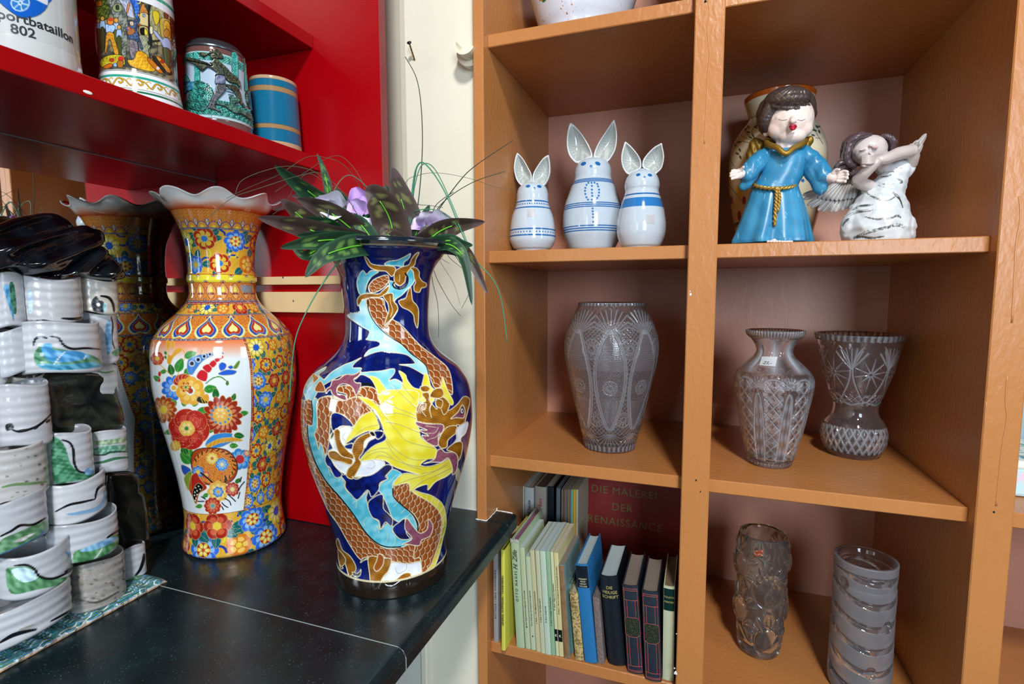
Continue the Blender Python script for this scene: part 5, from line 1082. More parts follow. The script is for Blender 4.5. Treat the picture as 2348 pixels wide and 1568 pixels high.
# --- trumpet shaped crystal vase
def rel3(P):
    Ht = P.zm.max()*1000; y = P.zm*1000; n = 6; a, x = ang(P, n, .13); a2, x2 = ang(P, n, .63); W = math.pi/n*P.r*1000
    up = y > Ht*.47
    w = W*(.06+.5*((y-Ht*.72)/(Ht*.2))**2); vgroove(P, np.where(up & (y < Ht*.92), np.abs(np.abs(x)-w), 9), 2.6, 2.0)
    fan(P, x, y, 0*x, Ht*.73, Ht*.18, math.radians(52), math.radians(128), 6, 2.2, 1.8)
    for k in range(10):
        an = k*math.pi/5+.2; d = np.abs((x2)*math.sin(an)-(y-Ht*.70)*math.cos(an)); rad = np.hypot(x2, y-Ht*.70); m = (rad < Ht*.15) & (rad > 3); P.h = np.where(m & up, np.minimum(P.h, -1.9*np.clip(1-d/(2.6*np.clip(1-rad/(Ht*.16), .05, 1)), 0, 1)), P.h)
    hatch(P, x, y, (y > Ht*.44) & (y < Ht*.53), 9, 1.5, 0)
    vgroove(P, np.abs(y-Ht*(.44+.03*np.abs(a))), 2.4, 1.8)
    for sg in (1, -1): q_ = (P.tr*14/math.pi+sg*(y/Ht)*9); d = np.abs(q_-np.round(q_))*2; P.h = np.where((y > Ht*.05) & (y < Ht*.26), np.minimum(P.h, -2.0*np.clip(1-d*1.6, 0, 1)), P.h)
    teeth(P, Ht*.955/1000, 9, 44, 2.4)
glass_at((1893, 2013, 1054), g2(((185,920,1806),(210,925,1803),(300,950,1765),(400,970,1735),(500,990,1700),(600,1020,1660),(700,1045,1615),(780,1068,1572),(830,1085,1548),(870,1086,1532),(920,1080,1535),(960,1056,1548),(1000,1012,1575),(1060,977,1606),(1120,969,1622),(1200,984,1616),(1270,1018,1582),(1310,1050,1548))), Z2, .006, rel3, 'crystal_vase', 'trumpet shaped crystal vase with flaring bowl and bulging foot, beside the label vase', disp=.0015)
# --- pressed green tinted vase with bosses
def rel4(P):
    Ht = P.zm.max()*1000; y = P.zm*1000; P.sc = .02; P.b0 = .05; n = 4
    P.h += .25*np.sin(P.tr*9+y*.05)*np.sin(y*.07+P.tr*3)
    for (ph, yy, R_) in ((.06,.60,.115),(.06,.19,.10),(.56,.62,.10),(.56,.22,.11),(.31,.78,.09),(.31,.40,.11),(.81,.76,.10),(.81,.38,.10)):
        s = P.tr/(2*math.pi)*2-ph*2; dx = (s-2*np.round(s/2))*math.pi*P.r*1000; q_ = np.hypot(dx, (y-Ht*yy)*.9)/(Ht*R_); P.h += 5.2*np.clip(1-q_**2, 0, 1)**.55; P.h -= 1.2*np.exp(-((q_-1.12)/.08)**2)
        for k in range(7):
            an = math.pi/2+(k-3)*.42; lx, ly = math.cos(an)*Ht*.155, math.sin(an)*Ht*.155; ca, sa = math.cos(an), math.sin(an); ex, ey = dx-lx, y-Ht*yy-ly; u_, v_ = ex*ca+ey*sa, -ex*sa+ey*ca; q2 = np.hypot(u_/(Ht*.055), v_/(Ht*.022)); P.h += 2.0*np.clip(1-q2**2, 0, 1)**.6
    P.h = np.where(y < 6, P.h*.2, P.h)
g4 = lambda L: [(1160+y/3.844, 1620+a/3.844, 1620+b/3.844) for y, a, b in L]
e4, o4, ou4, X4, Y4 = glass_at((1697, 1778, 1512), g4(((235,285,718),(300,270,725),(400,262,722),(600,262,705),(800,255,690),(1000,248,670),(1200,250,640),(1290,265,622))), Z3, .011, rel4, 'glass_vase', 'clear pressed glass vase with round bosses and a small orange label', M_GRN, disp=.0016, foot=.022)
sticker('maker_label', [(1730,1262),(1751,1261),(1749,1275),(1729,1275)], [(r_+.006, z_) for r_, z_ in ou4], X4, Y4, mat('orange_label', 'c04a2c', .35, noise=(300, 'e6b8a0', .5, .6)), e4, off=.0012)
# --- satin vase with spiral bands
def rel5(P):
    Ht = P.zm.max()*1000; y = P.zm*1000; fro = .36; P.c[:] = fro; P.sc = .01; P.fs = .50
    s = y/(Ht*.165)-P.tr/(2*math.pi)*1.0; 
    z_ = y/(Ht*.165)+.28*np.sin(P.tr*1.0+1.2)*2.0; d = np.abs(z_-np.round(z_)); g = np.clip(1-d/.16, 0, 1); P.h -= 3.6*g**.8; P.c[d < .15] = .02
    for k in range(10):
        tk = -1.2+(k % 4)*1.57+(.5 if k > 4 else 0); yk = Ht*(.16+.085*k); dx = ((P.tr-tk+math.pi) % (2*math.pi)-math.pi)*P.r*1000; q_ = np.hypot(dx/11, (y-yk)/13); P.h -= 3.0*np.clip(1-q_**2, 0, 1)**.5; P.c[q_ < 1.0] = .015
    top = y > Ht*.94; P.h[top] = 0; P.c[top] = fro; rg = (y > Ht*.925) & (y <= Ht*.94); P.h[rg] = -3; P.c[rg] = .03
g5r = g4(((455,1130,1710),(560,1133,1706),(640,1135,1695),(650,1122,1682),(700,1115,1690),(900,1105,1672),(1100,1086,1655),(1300,1068,1640),(1500,1052,1622),(1700,1036,1605),(1800,1030,1598)))
e5 = glass_at((1893, 2036, 1612), g5r, Z3, .013, rel5, 'glass_vase', 'tall frosted glass vase with slanting clear grooves, at the bottom right', M_FRO, disp=.0014, foot=.02)
# ================================================================ books
def bookmat(name, col, rough=.6, noise=None): return mat(name, col, rough, noise=noise, bump=(400, .12, .0004))
M_PG = paintwood('page_edges', 'd8d0bc', 'b9ae98', .85, (900, 6, 20), .5, .0006, 2)
M_PGG = paintwood('page_edges_grey', '9a8c80', '7c6e64', .85, (900, 6, 20), .5, .0006, 2); M_PGB = paintwood('page_edges_cool', 'c4d2d2', 'a8babc', .8, (900, 6, 20), .5, .0006, 2)
M_INK = mat('print_black', '1c1c1a', .6); M_GOLD = mat('gilt_print', 'd8c878', .35, metal=.4); M_GOLDD = mat('worn_gilt', '8a8148', .45, metal=.2)
def book(nm, BL, BRx, TL, d, mcov, label, Yp=None, hard=True, group=None, pages=None, bulge=.0, over=.003, mspine=None, z0=None, board=.0022, topz=None):
    """BL, TL photo points of the spine's left bottom and top corners, BRx photo x of its right bottom corner"""
    z0 = Z3 if z0 is None else z0
    Y = at(BL[0], BL[1], 'Z', z0)[1] if Yp is None else Yp
    a = at(BL[0], BL[1], 'Y', Y)
    X0 = a[0]; X1 = at(BRx, BL[1], 'Y', Y)[0]; b = at(TL[0], TL[1], 'Y', Y)
    h = b[2]-z0-.0006 if topz is None else topz; lean = (b[0]-X0)/h; t = X1-X0
    ex = X0+t+max(0, lean)*h*1.0-(XC-.0015)
    if ex > 0: print('EX', label, ex); lean -= min(max(lean, 0), ex/h); X1 = min(X1, XC-.0015-max(0, lean)*h); t = X1-X0
    e = empty(nm, (X0+t/2, Y, z0), label, 'book', group)
    lift = .0006+(0 if lean < 0 else 0)
    ang_ = math.atan(lean); Rm = Matrix.Rotation(ang_, 4, 'Y'); piv = Vector((X1 if ang_ > 0 else X0, Y, z0+lift))
    T = Matrix.Translation(piv) @ Rm @ Matrix.Translation(Vector((-t if ang_ > 0 else 0, 0, 0)))
    def put(name, bm, m_, par=e, smooth=False, label=None):
        bm.transform(T); return mobj(name, bm, m_, par, smooth, label)
    k = board if hard else .0006; ov = over if hard else 0
    bm = bmesh.new(); n = 10; O = []
    for i in range(n+1):
        s = i/n; O.append((s*t, -bulge*math.sin(math.pi*s)**.8 if bulge else (-.0012*math.sin(math.pi*s)**.5)))
    O = [(0, d)]+O+[(t, d)]; I = [(k, d)]+[(k+(t-2*k)*i/n, k+.0003-(bulge*math.sin(math.pi*i/n)**.8 if bulge else 0)) for i in range(n+1)]+[(t-k, d)]
    lo = [bm.verts.new((x, y, 0)) for x, y in O]; hi = [bm.verts.new((x, y, h)) for x, y in O]; lo2 = [bm.verts.new((x, y, 0)) for x, y in I]; hi2 = [bm.verts.new((x, y, h)) for x, y in I]
    m_ = len(O)
    for i in range(m_-1):
        bm.faces.new((lo[i], lo[i+1], hi[i+1], hi[i])); bm.faces.new((lo2[i+1], lo2[i], hi2[i], hi2[i+1])); bm.faces.new((hi[i], hi[i+1], hi2[i+1], hi2[i])); bm.faces.new((lo[i+1], lo[i], lo2[i], lo2[i+1]))
    for i in (0, m_-1): bm.faces.new((lo[i], hi[i], hi2[i], lo2[i]))
    put('cover', bm, mcov)
    pb = bmesh.new(); q = [(k+.0001, d-ov), (k+.0001, k+.002)]+[(k+(t-2*k)*i/6, k+.0018-(bulge*.8*math.sin(math.pi*i/6))) for i in range(1, 6)]+[(t-k-.0001, k+.002), (t-k-.0001, d-ov)]+[(t-k-(t-2*k)*i/6, d-ov-(.004 if hard else 0)*math.sin(math.pi*i/6)) for i in range(1, 6)]
    A_ = [pb.verts.new((x, y, ov+.0002)) for x, y in q]; B_ = [pb.verts.new((x, y, h-max(ov, .0003))) for x, y in q]
    for i in range(len(q)): j = (i+1) % len(q); pb.faces.new((A_[i], A_[j], B_[j], B_[i]))
    pb.faces.new(A_[::-1]); pb.faces.new(B_); put('page_block', pb, pages or M_PG)
    e['_t'] = t; del e['_t']
    return dict(e=e, T=T, t=t, h=h, bulge=bulge, put=put)
def spine_text(bk, s, z, size, mt, space=1.0, x=None, up=True, shear=0, font_off=0):
    x = bk['t']/2 if x is None else x; yy = -bk['bulge']-.0014
    M = bk['T'] @ Matrix(((0, -1, 0, x), (0, 0, -1, yy), (1, 0, 0, z), (0, 0, 0, 1)))
    return text('lettering', s, size, M, mt, bk['e'], space=space, shear=shear, extr=.00012, offset=font_off)
def front_text(bk, s, z, size, mt, x=None, space=1.0):
    x = bk['t']/2 if x is None else x; yy = -bk['bulge']-.0016; B_ = bk['bulge']; t = bk['t']; T = bk['T']
    return text('lettering', s, size, None, mt, bk['e'], space=space, extr=.00015, bend=lambda u_, v_, w_: tuple(T @ Vector((x+u_, -(B_*math.sin(math.pi*min(1, max(0, (x+u_)/t)))**.8 if B_ else .0013)-.0004-w_, z+v_))))
def label_box(bk, z0, z1, mt, name='spine_label', x0=.0, x1=1.0):
    t, B_ = bk['t'], bk['bulge']; bm = bmesh.new(); g = []; n = 12
    for i in range(n+1):
        s = x0+(x1-x0)*i/n; y = -(B_*math.sin(math.pi*s)**.8 if B_ else .0012*math.sin(math.pi*s)**.5)-.0003; g.append((bm.verts.new((s*t, y, z0)), bm.verts.new((s*t, y, z1))))
    for a, b in zip(g, g[1:]): bm.faces.new((a[0], b[0], b[1], a[1]))
    bmesh.ops.solidify(bm, geom=bm.faces[:], thickness=.0002); return bk['put'](name, bm, mt)
def spine_line(bk, pts, r, mt):
    t, B_ = bk['t'], bk['bulge']; P = []
    for (a, za), (b, zb_) in zip(pts, pts[1:]):
        for k in range(8): s = a+(b-a)*k/8; P.append((s*t, -(B_*math.sin(math.pi*s)**.8 if B_ else .0012)-.0002, za+(zb_-za)*k/8))
    s, z = pts[-1]; P.append((s*t, -(B_*math.sin(math.pi*s)**.8 if B_ else .0012)-.0002, z)); bm = tube(bmesh.new(), P, r, 5); return bk['put']('ruled_line', bm, mt)
c6 = lambda x, y: (1120+x/4.0417, 1180+y/4.0417)
c7 = lambda x, y: (1340+x/4.0417, 1180+y/4.0417)
b = book('book', c6(50,1172), c6(92,0)[0], c6(43,352), .15, bookmat('grey_linen', '9c9a9c'), 'thin grey book with black spine print, first in the front row', hard=False)
spine_text(b, 'BÖTTIGER / ÜBER HINDENBURG', b['h']*.54, .0066, M_INK, 1.25)
b = book('book', c6(122,1252), c6(157,0)[0], c6(116,320), .185, bookmat('yellow_cloth', 'd2cf4e'), 'bright yellow book sticking out over the shelf edge', pages=mat('purple_edge', '5e4458', .7), bulge=.0015)
spine_text(b, 'GENERAL HOFFMANN / TANNENBERG', b['h']*.50, .0068, M_INK, 1.0)
b = book('book', c6(262,1224), c6(335,0)[0], c6(206,228), .185, bookmat('sage_green_paper', 'a9bb98'), 'tall sage green book with worn jacket and purple top edge', pages=mat('purple_top', '8a5a78', .75), bulge=.002, over=.005)
spine_text(b, 'OTTO NAGEL', b['h']*.58, .0082, M_INK, 1.55); spine_text(b, 'H. Zille', b['h']*.82, .0150, M_INK, 1.0, shear=.45)
random.seed(8); bm = bmesh.new(); T_ = []
for i in range(13): T_.append((b['t']*i/12, -.0035, b['h']-.004+random.uniform(-.003, .003)))
g = [(bm.verts.new((x, y, z)), bm.verts.new((x, y+.0009, z+.007+random.uniform(-.001, .002)))) for x, y, z in T_]
for p_, q_ in zip(g, g[1:]): bm.faces.new((p_[0], q_[0], q_[1], p_[1]))
bmesh.ops.solidify(bm, geom=bm.faces[:], thickness=.0004); b['put']('torn_jacket_edge', bm, mat('torn_paper_white', 'dfe2da', .8))
PBG = 'slim law paperbacks in the front row'
pb = [((345,1240),390,(286,297),'b6c09c','1. Buch: Bürgerliches Recht (Allgemeiner Teil des BGB)',.40,.155,'pale green paperback, first of the slim series beside the sage green book'),
 ((396,1250),440,(343,382),'b9c4a4','Hirsch, Einführung in das bürgerliche Vermögensrecht',.45,.125,'pale paperback shorter than its neighbours in the slim series'),
 ((444,1266),485,(382,322),'c2bd94','2. Buch, 1. Teil: Allgemeines Schuldrecht',.44,.155,'beige paperback just right of the short one in the slim series'),
 ((487,1281),526,(430,327),'bfc09c','6. Buch: 2. Teil: Zivilprozeß II',.42,.155,'plain beige paperback fourth in the slim series'),
 ((529,1291),580,(474,331),'b9ccb8','10. Buch: Strafprozeß',.39,.155,'wide pale mint paperback in the middle of the slim series'),
 ((583,1298),620,(529,331),'8fb08c','12. Buch: Freiwillige Gerichtsbarkeit',.42,.155,'slim paperback with a clearly green spine'),
 ((626,1305),653,(571,340),'c9cda6','27. Band / Allgemeine Staatslehre',.57,.155,'thin cream paperback with a black K patch, nearer the green one'),
 ((656,1310),698,(603,347),'cfc48e','28. Band, 1. Teil: Das Grundgesetz für die Bundesrepublik Deutschland',.64,.155,'cream paperback with a black K patch, last of the slim series')]
M_TEALC = bookmat('grey_teal_cover', '6f9296')
for k, (bl, br, tl, col, s, zc, d, lab) in enumerate(pb):
    b = book('paperback', c6(*bl), c6(br, 0)[0], c6(*tl), d, bookmat('paper_%d' % k, col), lab, hard=False, group=PBG, pages=M_PGB if k < 6 else M_PG)
    spine_text(b, s, b['h']*zc, .0046 if len(s) < 50 else .0038, M_INK, 1.0, font_off=.00004)
    if k >= 6:
        l_ = label_box(b, b['h']*.145, b['h']*.26, mat('black_patch', '161616', .6), 'patch', .04, .96); M = b['T'] @ Matrix(((1, 0, 0, b['t']/2), (0, 0, -1, -.0019), (0, 1, 0, b['h']*.20), (0, 0, 0, 1)))
        text('lettering', 'K', .0082, M, mat('patch_white', 'e8e8e0', .6), b['e'], extr=.0001)
    if k in (0, 1):
        bm = bmesh.new(); bmesh.ops.create_uvsphere(bm, u_segments=12, v_segments=6, radius=1)
        for v in bm.verts: v.co = Vector((b['t']*.55+v.co.x*.0014, -.0014+v.co.y*.0003, b['h']*(.22 if k == 0 else .15)+v.co.z*.0022))
        b['put']('stamp', bm, M_INK)
b = book('book', c6(705,1328), c6(752,0)[0], c6(652,462), .15, bookmat('marbled_teal', '6f9094', noise=(160, '8aa4a0', .45, .65)), 'grey green booklet with a faded tan paper spine beside the slim series', hard=False, pages=M_PGG)
label_box(b, b['h']*.003, b['h']*.997, bookmat('tan_spine', 'c09a6e', noise=(60, 'a87c54', .4, .7)), 'spine_strip', 0, 1)
spine_text(b, 'GARTENBILDER ALTER SCHÖNHEIT', b['h']*.36, .0062, mat('faded_brown_print', '9c6a48', .7), 1.0)
b = book('book', c6(768,1276), c6(800,0)[0], c6(736,640), .12, bookmat('teal_boards', '5d8478'), 'small teal book tucked between the tan spine and the ornate spine', pages=M_PGG)
b = book('book', c6(808,1342), c6(884,0)[0], c6(752,712), .115, bookmat('ornate_parchment', 'c3aa74', noise=(240, '7a6438', .45, .62)), 'small parchment coloured book with a dense brown ornament on its spine', pages=M_PG, bulge=.0015)
for z_, s, sz in ((.86, 'R · N · A', .006), (.80, 'GEORG', .005), (.74, 'INSEL', .0045)): front_text(b, s, b['h']*z_, sz, mat('brown_print', '6a4c28', .6))
for z_ in (.71, .77, .90, .06, .3): spine_line(b, [(.06, b['h']*z_), (.94, b['h']*z_)], .00035, mat('brown_rule', '6e5430', .6))
b = book('book', c6(895,1362), c7(118,0)[0], c6(805,448), .155, bookmat('blue_cloth', '1f6fa8'), 'bright blue book with a navy spine label', bulge=.002, pages=M_PGB, over=.004)
label_box(b, b['h']*.765, b['h']*.985, mat('navy_label', '1a2634', .5), 'spine_label', .02, .98)
for k, s in enumerate(('HERBERT', 'READ', 'HENRY', 'MOORE')): front_text(b, s, b['h']*(.852-.0245*k), .0047, mat('pale_gilt', 'cfc8a8', .5), space=1.0)
b = book('book', c7(126,1376), c7(186,0)[0], c7(76,760), .12, bookmat('grey_purple_cloth', '6c5c5c', noise=(300, '8a7a74', .4, .7)), 'worn grey purple book between the blue book and the thick black one', pages=M_PGG, bulge=.001)
b = book('book', c7(222,1372), c7(386,0)[0], c7(142,548), .155, mat('black_leather', '121a24', .32, bump=(500, .15, .0004)), 'thick black Bible with gold title on a rounded spine', bulge=.006, pages=M_PGB, over=.004)
for k, s in enumerate(('DIE', 'HEILIGE', 'SCHRIFT')): front_text(b, s, b['h']*(.872-.052*k), .0092, M_GOLD, x=b['t']*.5, space=1.0)
M_RL = mat('red_rule', 'c0503a', .5); M_BLI = mat('blind_tooling', '2c3844', .4)
for (bl, br, tl, lab) in ((c7(400,1452), c7(548,0)[0], c7(349,640), 'dark blue classic volume with red ruled spine, beside the Bible'), (c7(562,1518), c7(716,0)[0], c7(531,692), 'dark blue classic volume with red ruled spine, beside the cream spined book')):
    b = book('book', bl, br, tl, .15, mat('navy_leather', '1d2734', .42, noise=(90, '26303c', .4, .7), bump=(500, .2, .0004)), lab, bulge=.004, pages=M_PGG, over=.004, group='matching dark blue classic volumes with red ruled spines')
    h = b['h']; L_ = lambda pts: spine_line(b, [(x, h*z) for x, z in pts], .00045, M_RL)
    for z in (.965, .945, .835, .085, .035, .02): L_([(.05, z), (.95, z)])
    for x in (.08, .92): L_([(x, .965), (x, .62)]); L_([(x, .44), (x, .02)])
    for x in (.24, .76): L_([(x, .835), (x, .64)]); L_([(x, .42), (x, .085)])
    L_([(.08, .62), (.24, .64), (.76, .64), (.92, .62)]); L_([(.08, .44), (.24, .42), (.76, .42), (.92, .44)]); L_([(.04, .62), (.04, .44)]); L_([(.96, .62), (.96, .44)])
    label_box(b, h*.435, h*.625, mat('tooled_medallion', '2e3c34', .35, noise=(500, '6a6a44', .5, .6)), 'medallion', .14, .86)
    front_text(b, 'SCHILLER', h*.89, .0078, M_BLI, space=.95); front_text(b, '1-3' if bl[0] < 1450 else '10-12', h*.06, .006, M_BLI)
b = book('book', c7(724,1520), c7(828,0)[0], c7(734,652), .14, bookmat('cream_half_cloth', 'bfc4a4', .35), 'cream spined book with a dark green title label, last in the front row', bulge=.002, pages=mat('dark_page_edges', '7a6850', .8), over=.003)
label_box(b, b['h']*.745, b['h']*.975, mat('dark_green_label', '12403c', .3), 'spine_label', .02, .98)
for z_, s in ((.885, 'TOLSTOI'), (.835, 'MEISTER')): front_text(b, s, b['h']*z_, .0052, M_GOLD)
# --- back row
Yb_ = 1.30
def back(nm, x0, y0, x1, d, m_, lab, Y=Yb_, lean=0, **k):
    tp = at(x0, y0, 'Y', Y); X0 = tp[0]; h = tp[2]-Z3; p0 = (X0-lean, Y, Z3); q0 = proj(p0); q1 = proj((at(x1, y0, 'Y', Y)[0]-lean, Y, Z3)); return book(nm, q0, q1[0], (x0, y0), d, m_, lab, Yp=Y, **k)
e6 = lambda x, y: (1170+x/6.0205, 1060+y/6.0205)
b = back('book', *e6(135,322), e6(192,0)[0], .18, bookmat('white_card', 'c8cfc6'), 'thin white book at the left end of the back row', hard=False)
b = back('book', *e6(203,338), e6(325,0)[0], .18, bookmat('white_jacket', 'c4cccc', .4), 'white book lettered heute in black, in the back row', bulge=.0015)
spine_text(b, 'und heute', b['h']*.79, .0135, M_INK, .95)
b = back('book', *e6(342,324), e6(497,0)[0], .19, bookmat('light_grey_jacket', 'a8a298', .5), 'grey book lettered Farben in red italics, in the back row', bulge=.002, pages=mat('brown_page_edges', '6a5a4c', .8))
spine_text(b, 'in Farben', b['h']*.79, .0155, mat('red_print', 'b02c3a', .5), 1.0, shear=.25)
b = back('book', *e6(502,330), e6(600,0)[0], .17, bookmat('black_boards', '1c242c', .4), 'thick black book right of the Farben book in the back row', Y=Yb_+.012)
b = back('book', *e6(636,350), e6(690,0)[0], .15, bookmat('grey_blue_boards', '64707a', .5), 'slate grey thin book behind the brochures in the back row', Y=Yb_-.012)
cols = ['8a7a6c', '6e5c50', '9c8878', '80705e', '94846f', '8c7c6a', '76c0b4', 'e0b024', 'c8c0a8']; xs = [704, 728, 752, 770, 795, 820, 838, 866, 905, 940]; nmz = ['brown', 'dark brown', 'beige', 'olive brown', 'tan', 'dull tan', 'turquoise', 'orange yellow', 'cream']
for k in range(9):
    back('brochure', *e6(xs[k]+2, 372), e6(xs[k+1]-1, 0)[0], .13, bookmat('brochure_%d' % k, cols[k]), 'thin %s brochure in the bundle left of the big red book%s' % (nmz[k], ''), Y=Yb_-.02, hard=False, group='thin brochures in the back row')
# --- the big red book facing the room
Yr = 1.44
TLr = at(1322, 1085, 'Y', Yr); BRr = at(1600, 1300, 'Y', Yr); hR = .40; wR = XC-.006-TLr[0]
e = empty('art_book', (TLr[0]+wR/2, Yr, Z3), 'very large dark red book with gilt title facing out at the back', 'book')
xr0 = TLr[0]; tilt = Matrix.Translation((xr0, Yr, Z3+.0008)) @ Matrix.Rotation(-.10, 4, 'X')
M_DR = mat('dark_red_cloth', 'a03430', .40, noise=(12, '8e2c28', .4, .7), bump=(500, .15, .0004))
for y0, y1, nm_, m_ in ((0, .003, 'front_board', M_DR), (.0032, .030, 'page_block', M_PGG), (.0302, .0332, 'back_board', M_DR)):
    ins = .004 if nm_ == 'page_block' else 0; bm = bx(ins, wR-ins, y0, y1, ins, hR-ins, bev=.0008); bm.transform(tilt); mobj(nm_, bm, m_, e)
def redtext(s, p1, p2, size):
    o_ = at(*p1, 'Y', Yr+.02); o2_ = at(*p2, 'Y', Yr+.02); zz = ((o_[2]+o2_[2])/2-Z3); xx = (o_[0]+o2_[0])/2-xr0
    M = tilt @ Matrix(((1, 0, 0, xx), (0, 0, -1, -.0002), (0, 1, 0, zz/math.cos(.1)), (0, 0, 0, 1))); text('title_lettering', s, size, M, M_GOLDD, e, space=1.12)
redtext('DIE MALEREI', e6(1100,360), e6(2040,490), .030); redtext('DER', e6(1400,610), e6(1690,660), .030); redtext('RENAISSANCE', e6(1040,740), e6(2130,940), .030)
# ================================================================ mugs on the red shelf
ZS = EYE+.2725
def zrows(X, Y, rows): return profile(X, Y, rows)
def mug_at(cx_, rtop, rbot, ytop, gap=.004):
    """centre for a mug whose foot just stays behind the shelf front"""
    X = XRS-gap-rbot
    lo, hi = -.2, YR-rbot
    for _ in range(40):
        m = (lo+hi)/2
        if proj((X, m, ZS+.04))[0] > cx_: hi = m
        else: lo = m
    return X, (lo+hi)/2, zrow(X, (lo+hi)/2, ytop)
# blue tankard with tan hoops
TX, TY, zt = mug_at(638, .05, .0555, 192)
rt_ = rwid(TX, TY, zt, 112); rb_ = rwid(TX, TY, ZS, 124)
pr = [(rt_-.002, zt+.001), (rt_, zt-.001)]+[(rt_+(rb_-rt_)*k/10, zt-.002-(zt-.003-ZS)*k/10) for k in range(1, 11)]+[(rb_-.002, ZS+.0006)]
P = turned(TX, TY, pr, 220, 360, H('14688c'), False); zf_ = lambda x, y: P.z[np.argmin((P.u-x)**2+(P.v-y)**2)]
rs = np.random.RandomState(1)
zc = [zf_(632, y) for y in (181, 196.5, 208.5, 283.5, 294, 322)]; tan = H('b08a5e'); grain = (.9+.12*np.sin(P.z*2600))[:, None]
for a, b_, lab_ in ((9, zc[0], 0), (zc[1], zc[2], 1), (zc[3], zc[4], 1), (zc[5], 0, 0)): m = (P.z < a) & (P.z > b_); P.c[m] = (tan*grain)[m] if lab_ else (H('bb9a78'))
for z_ in (zc[0], zc[1], zc[2], zc[3], zc[4]): P.c[np.abs(P.z-z_) < .0006] = H('6a4a34')
tk = empty('tankard', (TX, TY, ZS), 'glossy blue barrel shaped tankard with tan hoops on the red shelf', 'mug'); finish(P, 'mug_body', M_CER, tk)
inner('inner_wall', [(rt_-.002, zt+.001), (rt_-.005, zt), (rt_-.006, zt-.02), (rb_-.008, ZS+.008), (.001, ZS+.006)], TX, TY, mat('mug_inside', 'b9a07c', .3), tk)
def handle(X, Y, r, z0, z1, a, mt, par, w=.008, out=.035):
    c_, s_ = math.cos(a), math.sin(a); P_ = [(X+(r-.002+o)*c_, Y+(r-.002+o)*s_, z) for o, z in ((0, z1), (out*.7, z1+.004), (out, (z0+z1)/2+.02), (out, (z0+z1)/2-.01), (out*.6, z0+.004), (0, z0))]
    C_ = spl(P_, False, 6); mobj('handle', tube(bmesh.new(), C_, w, 10), mt, par, True)
handle(TX, TY, rt_, ZS+.035, zt-.03, math.radians(150), mat('blue_handle', '14688c', .12, coat=.3), tk)
# green relief stein
GX, GY, zt = mug_at(500, .06, .063, 152)
zt2 = zrow(GX, GY, 120); rt_ = rwid(GX, GY, zt2, 143); rb_ = rwid(GX, GY, ZS, 160); zb0, zb1 = zrow(GX, GY, 262), zt2-.016
pr = [(rt_*.975, zt2-.006), (rt_*.985, zt2-.012), (rt_, zb1), (rt_, zb1-.004)]+[(rt_+(rb_-rt_)*k/8, zb1-.006-(zb1-ZS-.022)*k/8) for k in range(1, 9)]+[(rb_*1.0, ZS+.012), (rb_*1.01, ZS+.004), (rb_*1.0, ZS+.0006)]
P = turned(GX, GY, pr, 320, 620, H('a9bfd0'), False); P.aa = .9
A3 = lambda L: [(410+x/5.226, 60+y/5.226) for x, y in L]
P.c[P.z > zb1-.002] = H('6a4844'); P.c[P.z < ZS+.0155] = H('6a4a48'); P.c[P.z < ZS+.003] = H('b4b8bc'); zstripe(P, ZS+.0175, .004, H('a8c8cc')); zstripe(P, zb1-.003, .002, H('9ec4c4'))
GT = mottle(H('1f8f86'), H('54c4b4'), 3, 3); GD = mottle(H('18403c'), H('3a8a7c'), 2.2, 4); GB2 = mottle(H('2a2c24'), H('5e6048'), 3, 5); LNK = H('10302c')
def body(pts, tex, h=3.0, lw=1.3, sm=5, line=LNK): texpoly(P, A3(pts), tex, line, lw, sm, h=h)
m = (P.z < zb1-.004) & (P.z > zb1-.016); k = np.clip(.5+.5*np.sin(P.t*70)*np.sin(P.z*1500)+.2*np.sin(P.t*31), 0, 1)[:, None]; P.c[m] = (GD(P.u, P.v)*(1-k)+H('4ab8a8')*k)[m]; P.h[m] = 1.2*k[m, 0]
m = (P.z < ZS+.045) & (P.z > ZS+.0195); k = np.clip(.5+.6*np.sin(P.t*55+2*np.sin(P.z*400))*np.sin(P.z*900+P.t*20), 0, 1)[:, None]; P.c[m] = (H('164a44')*(1-k)+H('3fb0a0')*k)[m]; P.h[m] = 1.5*k[m, 0]
for x0, x1 in ((185,245),(625,700),(770,800)):
    body([(x0,330),(x1,350),(x1+10,600),(x1+20,760),(x0+10,760),(x0+8,550)], GT, 1.6, 1.2)
    for k in range(3): P.line(A3([(x0+15+k*14,345),(x0+20+k*14,520),(x0+18+k*15,750)]), .9, H('156a62'), h=.6)
body([(150,700),(250,660),(340,700),(400,760),(420,830),(400,900),(350,960),(300,1020),(200,1010),(120,960),(130,800)], GD, 2.2)
rs = random.Random(6)
for _ in range(46): x, y = rs.uniform(190, 400), rs.uniform(700, 900); P.line(A3([(x+14*math.cos(a), y+14*math.sin(a)) for a in (0,1.2,2.4,3.6,4.8)]), .8, H('0e3a36') if _ % 2 else H('4ad0be'), h=2.6)
body([(60,600),(90,580),(130,640),(150,700),(100,760),(70,800)], GT, 2.0); body([(70,690),(100,680),(190,670),(180,760),(110,790),(70,820)], mottle(H('1f5f8a'), H('4aa0b8'), 3, 8), 2.4)
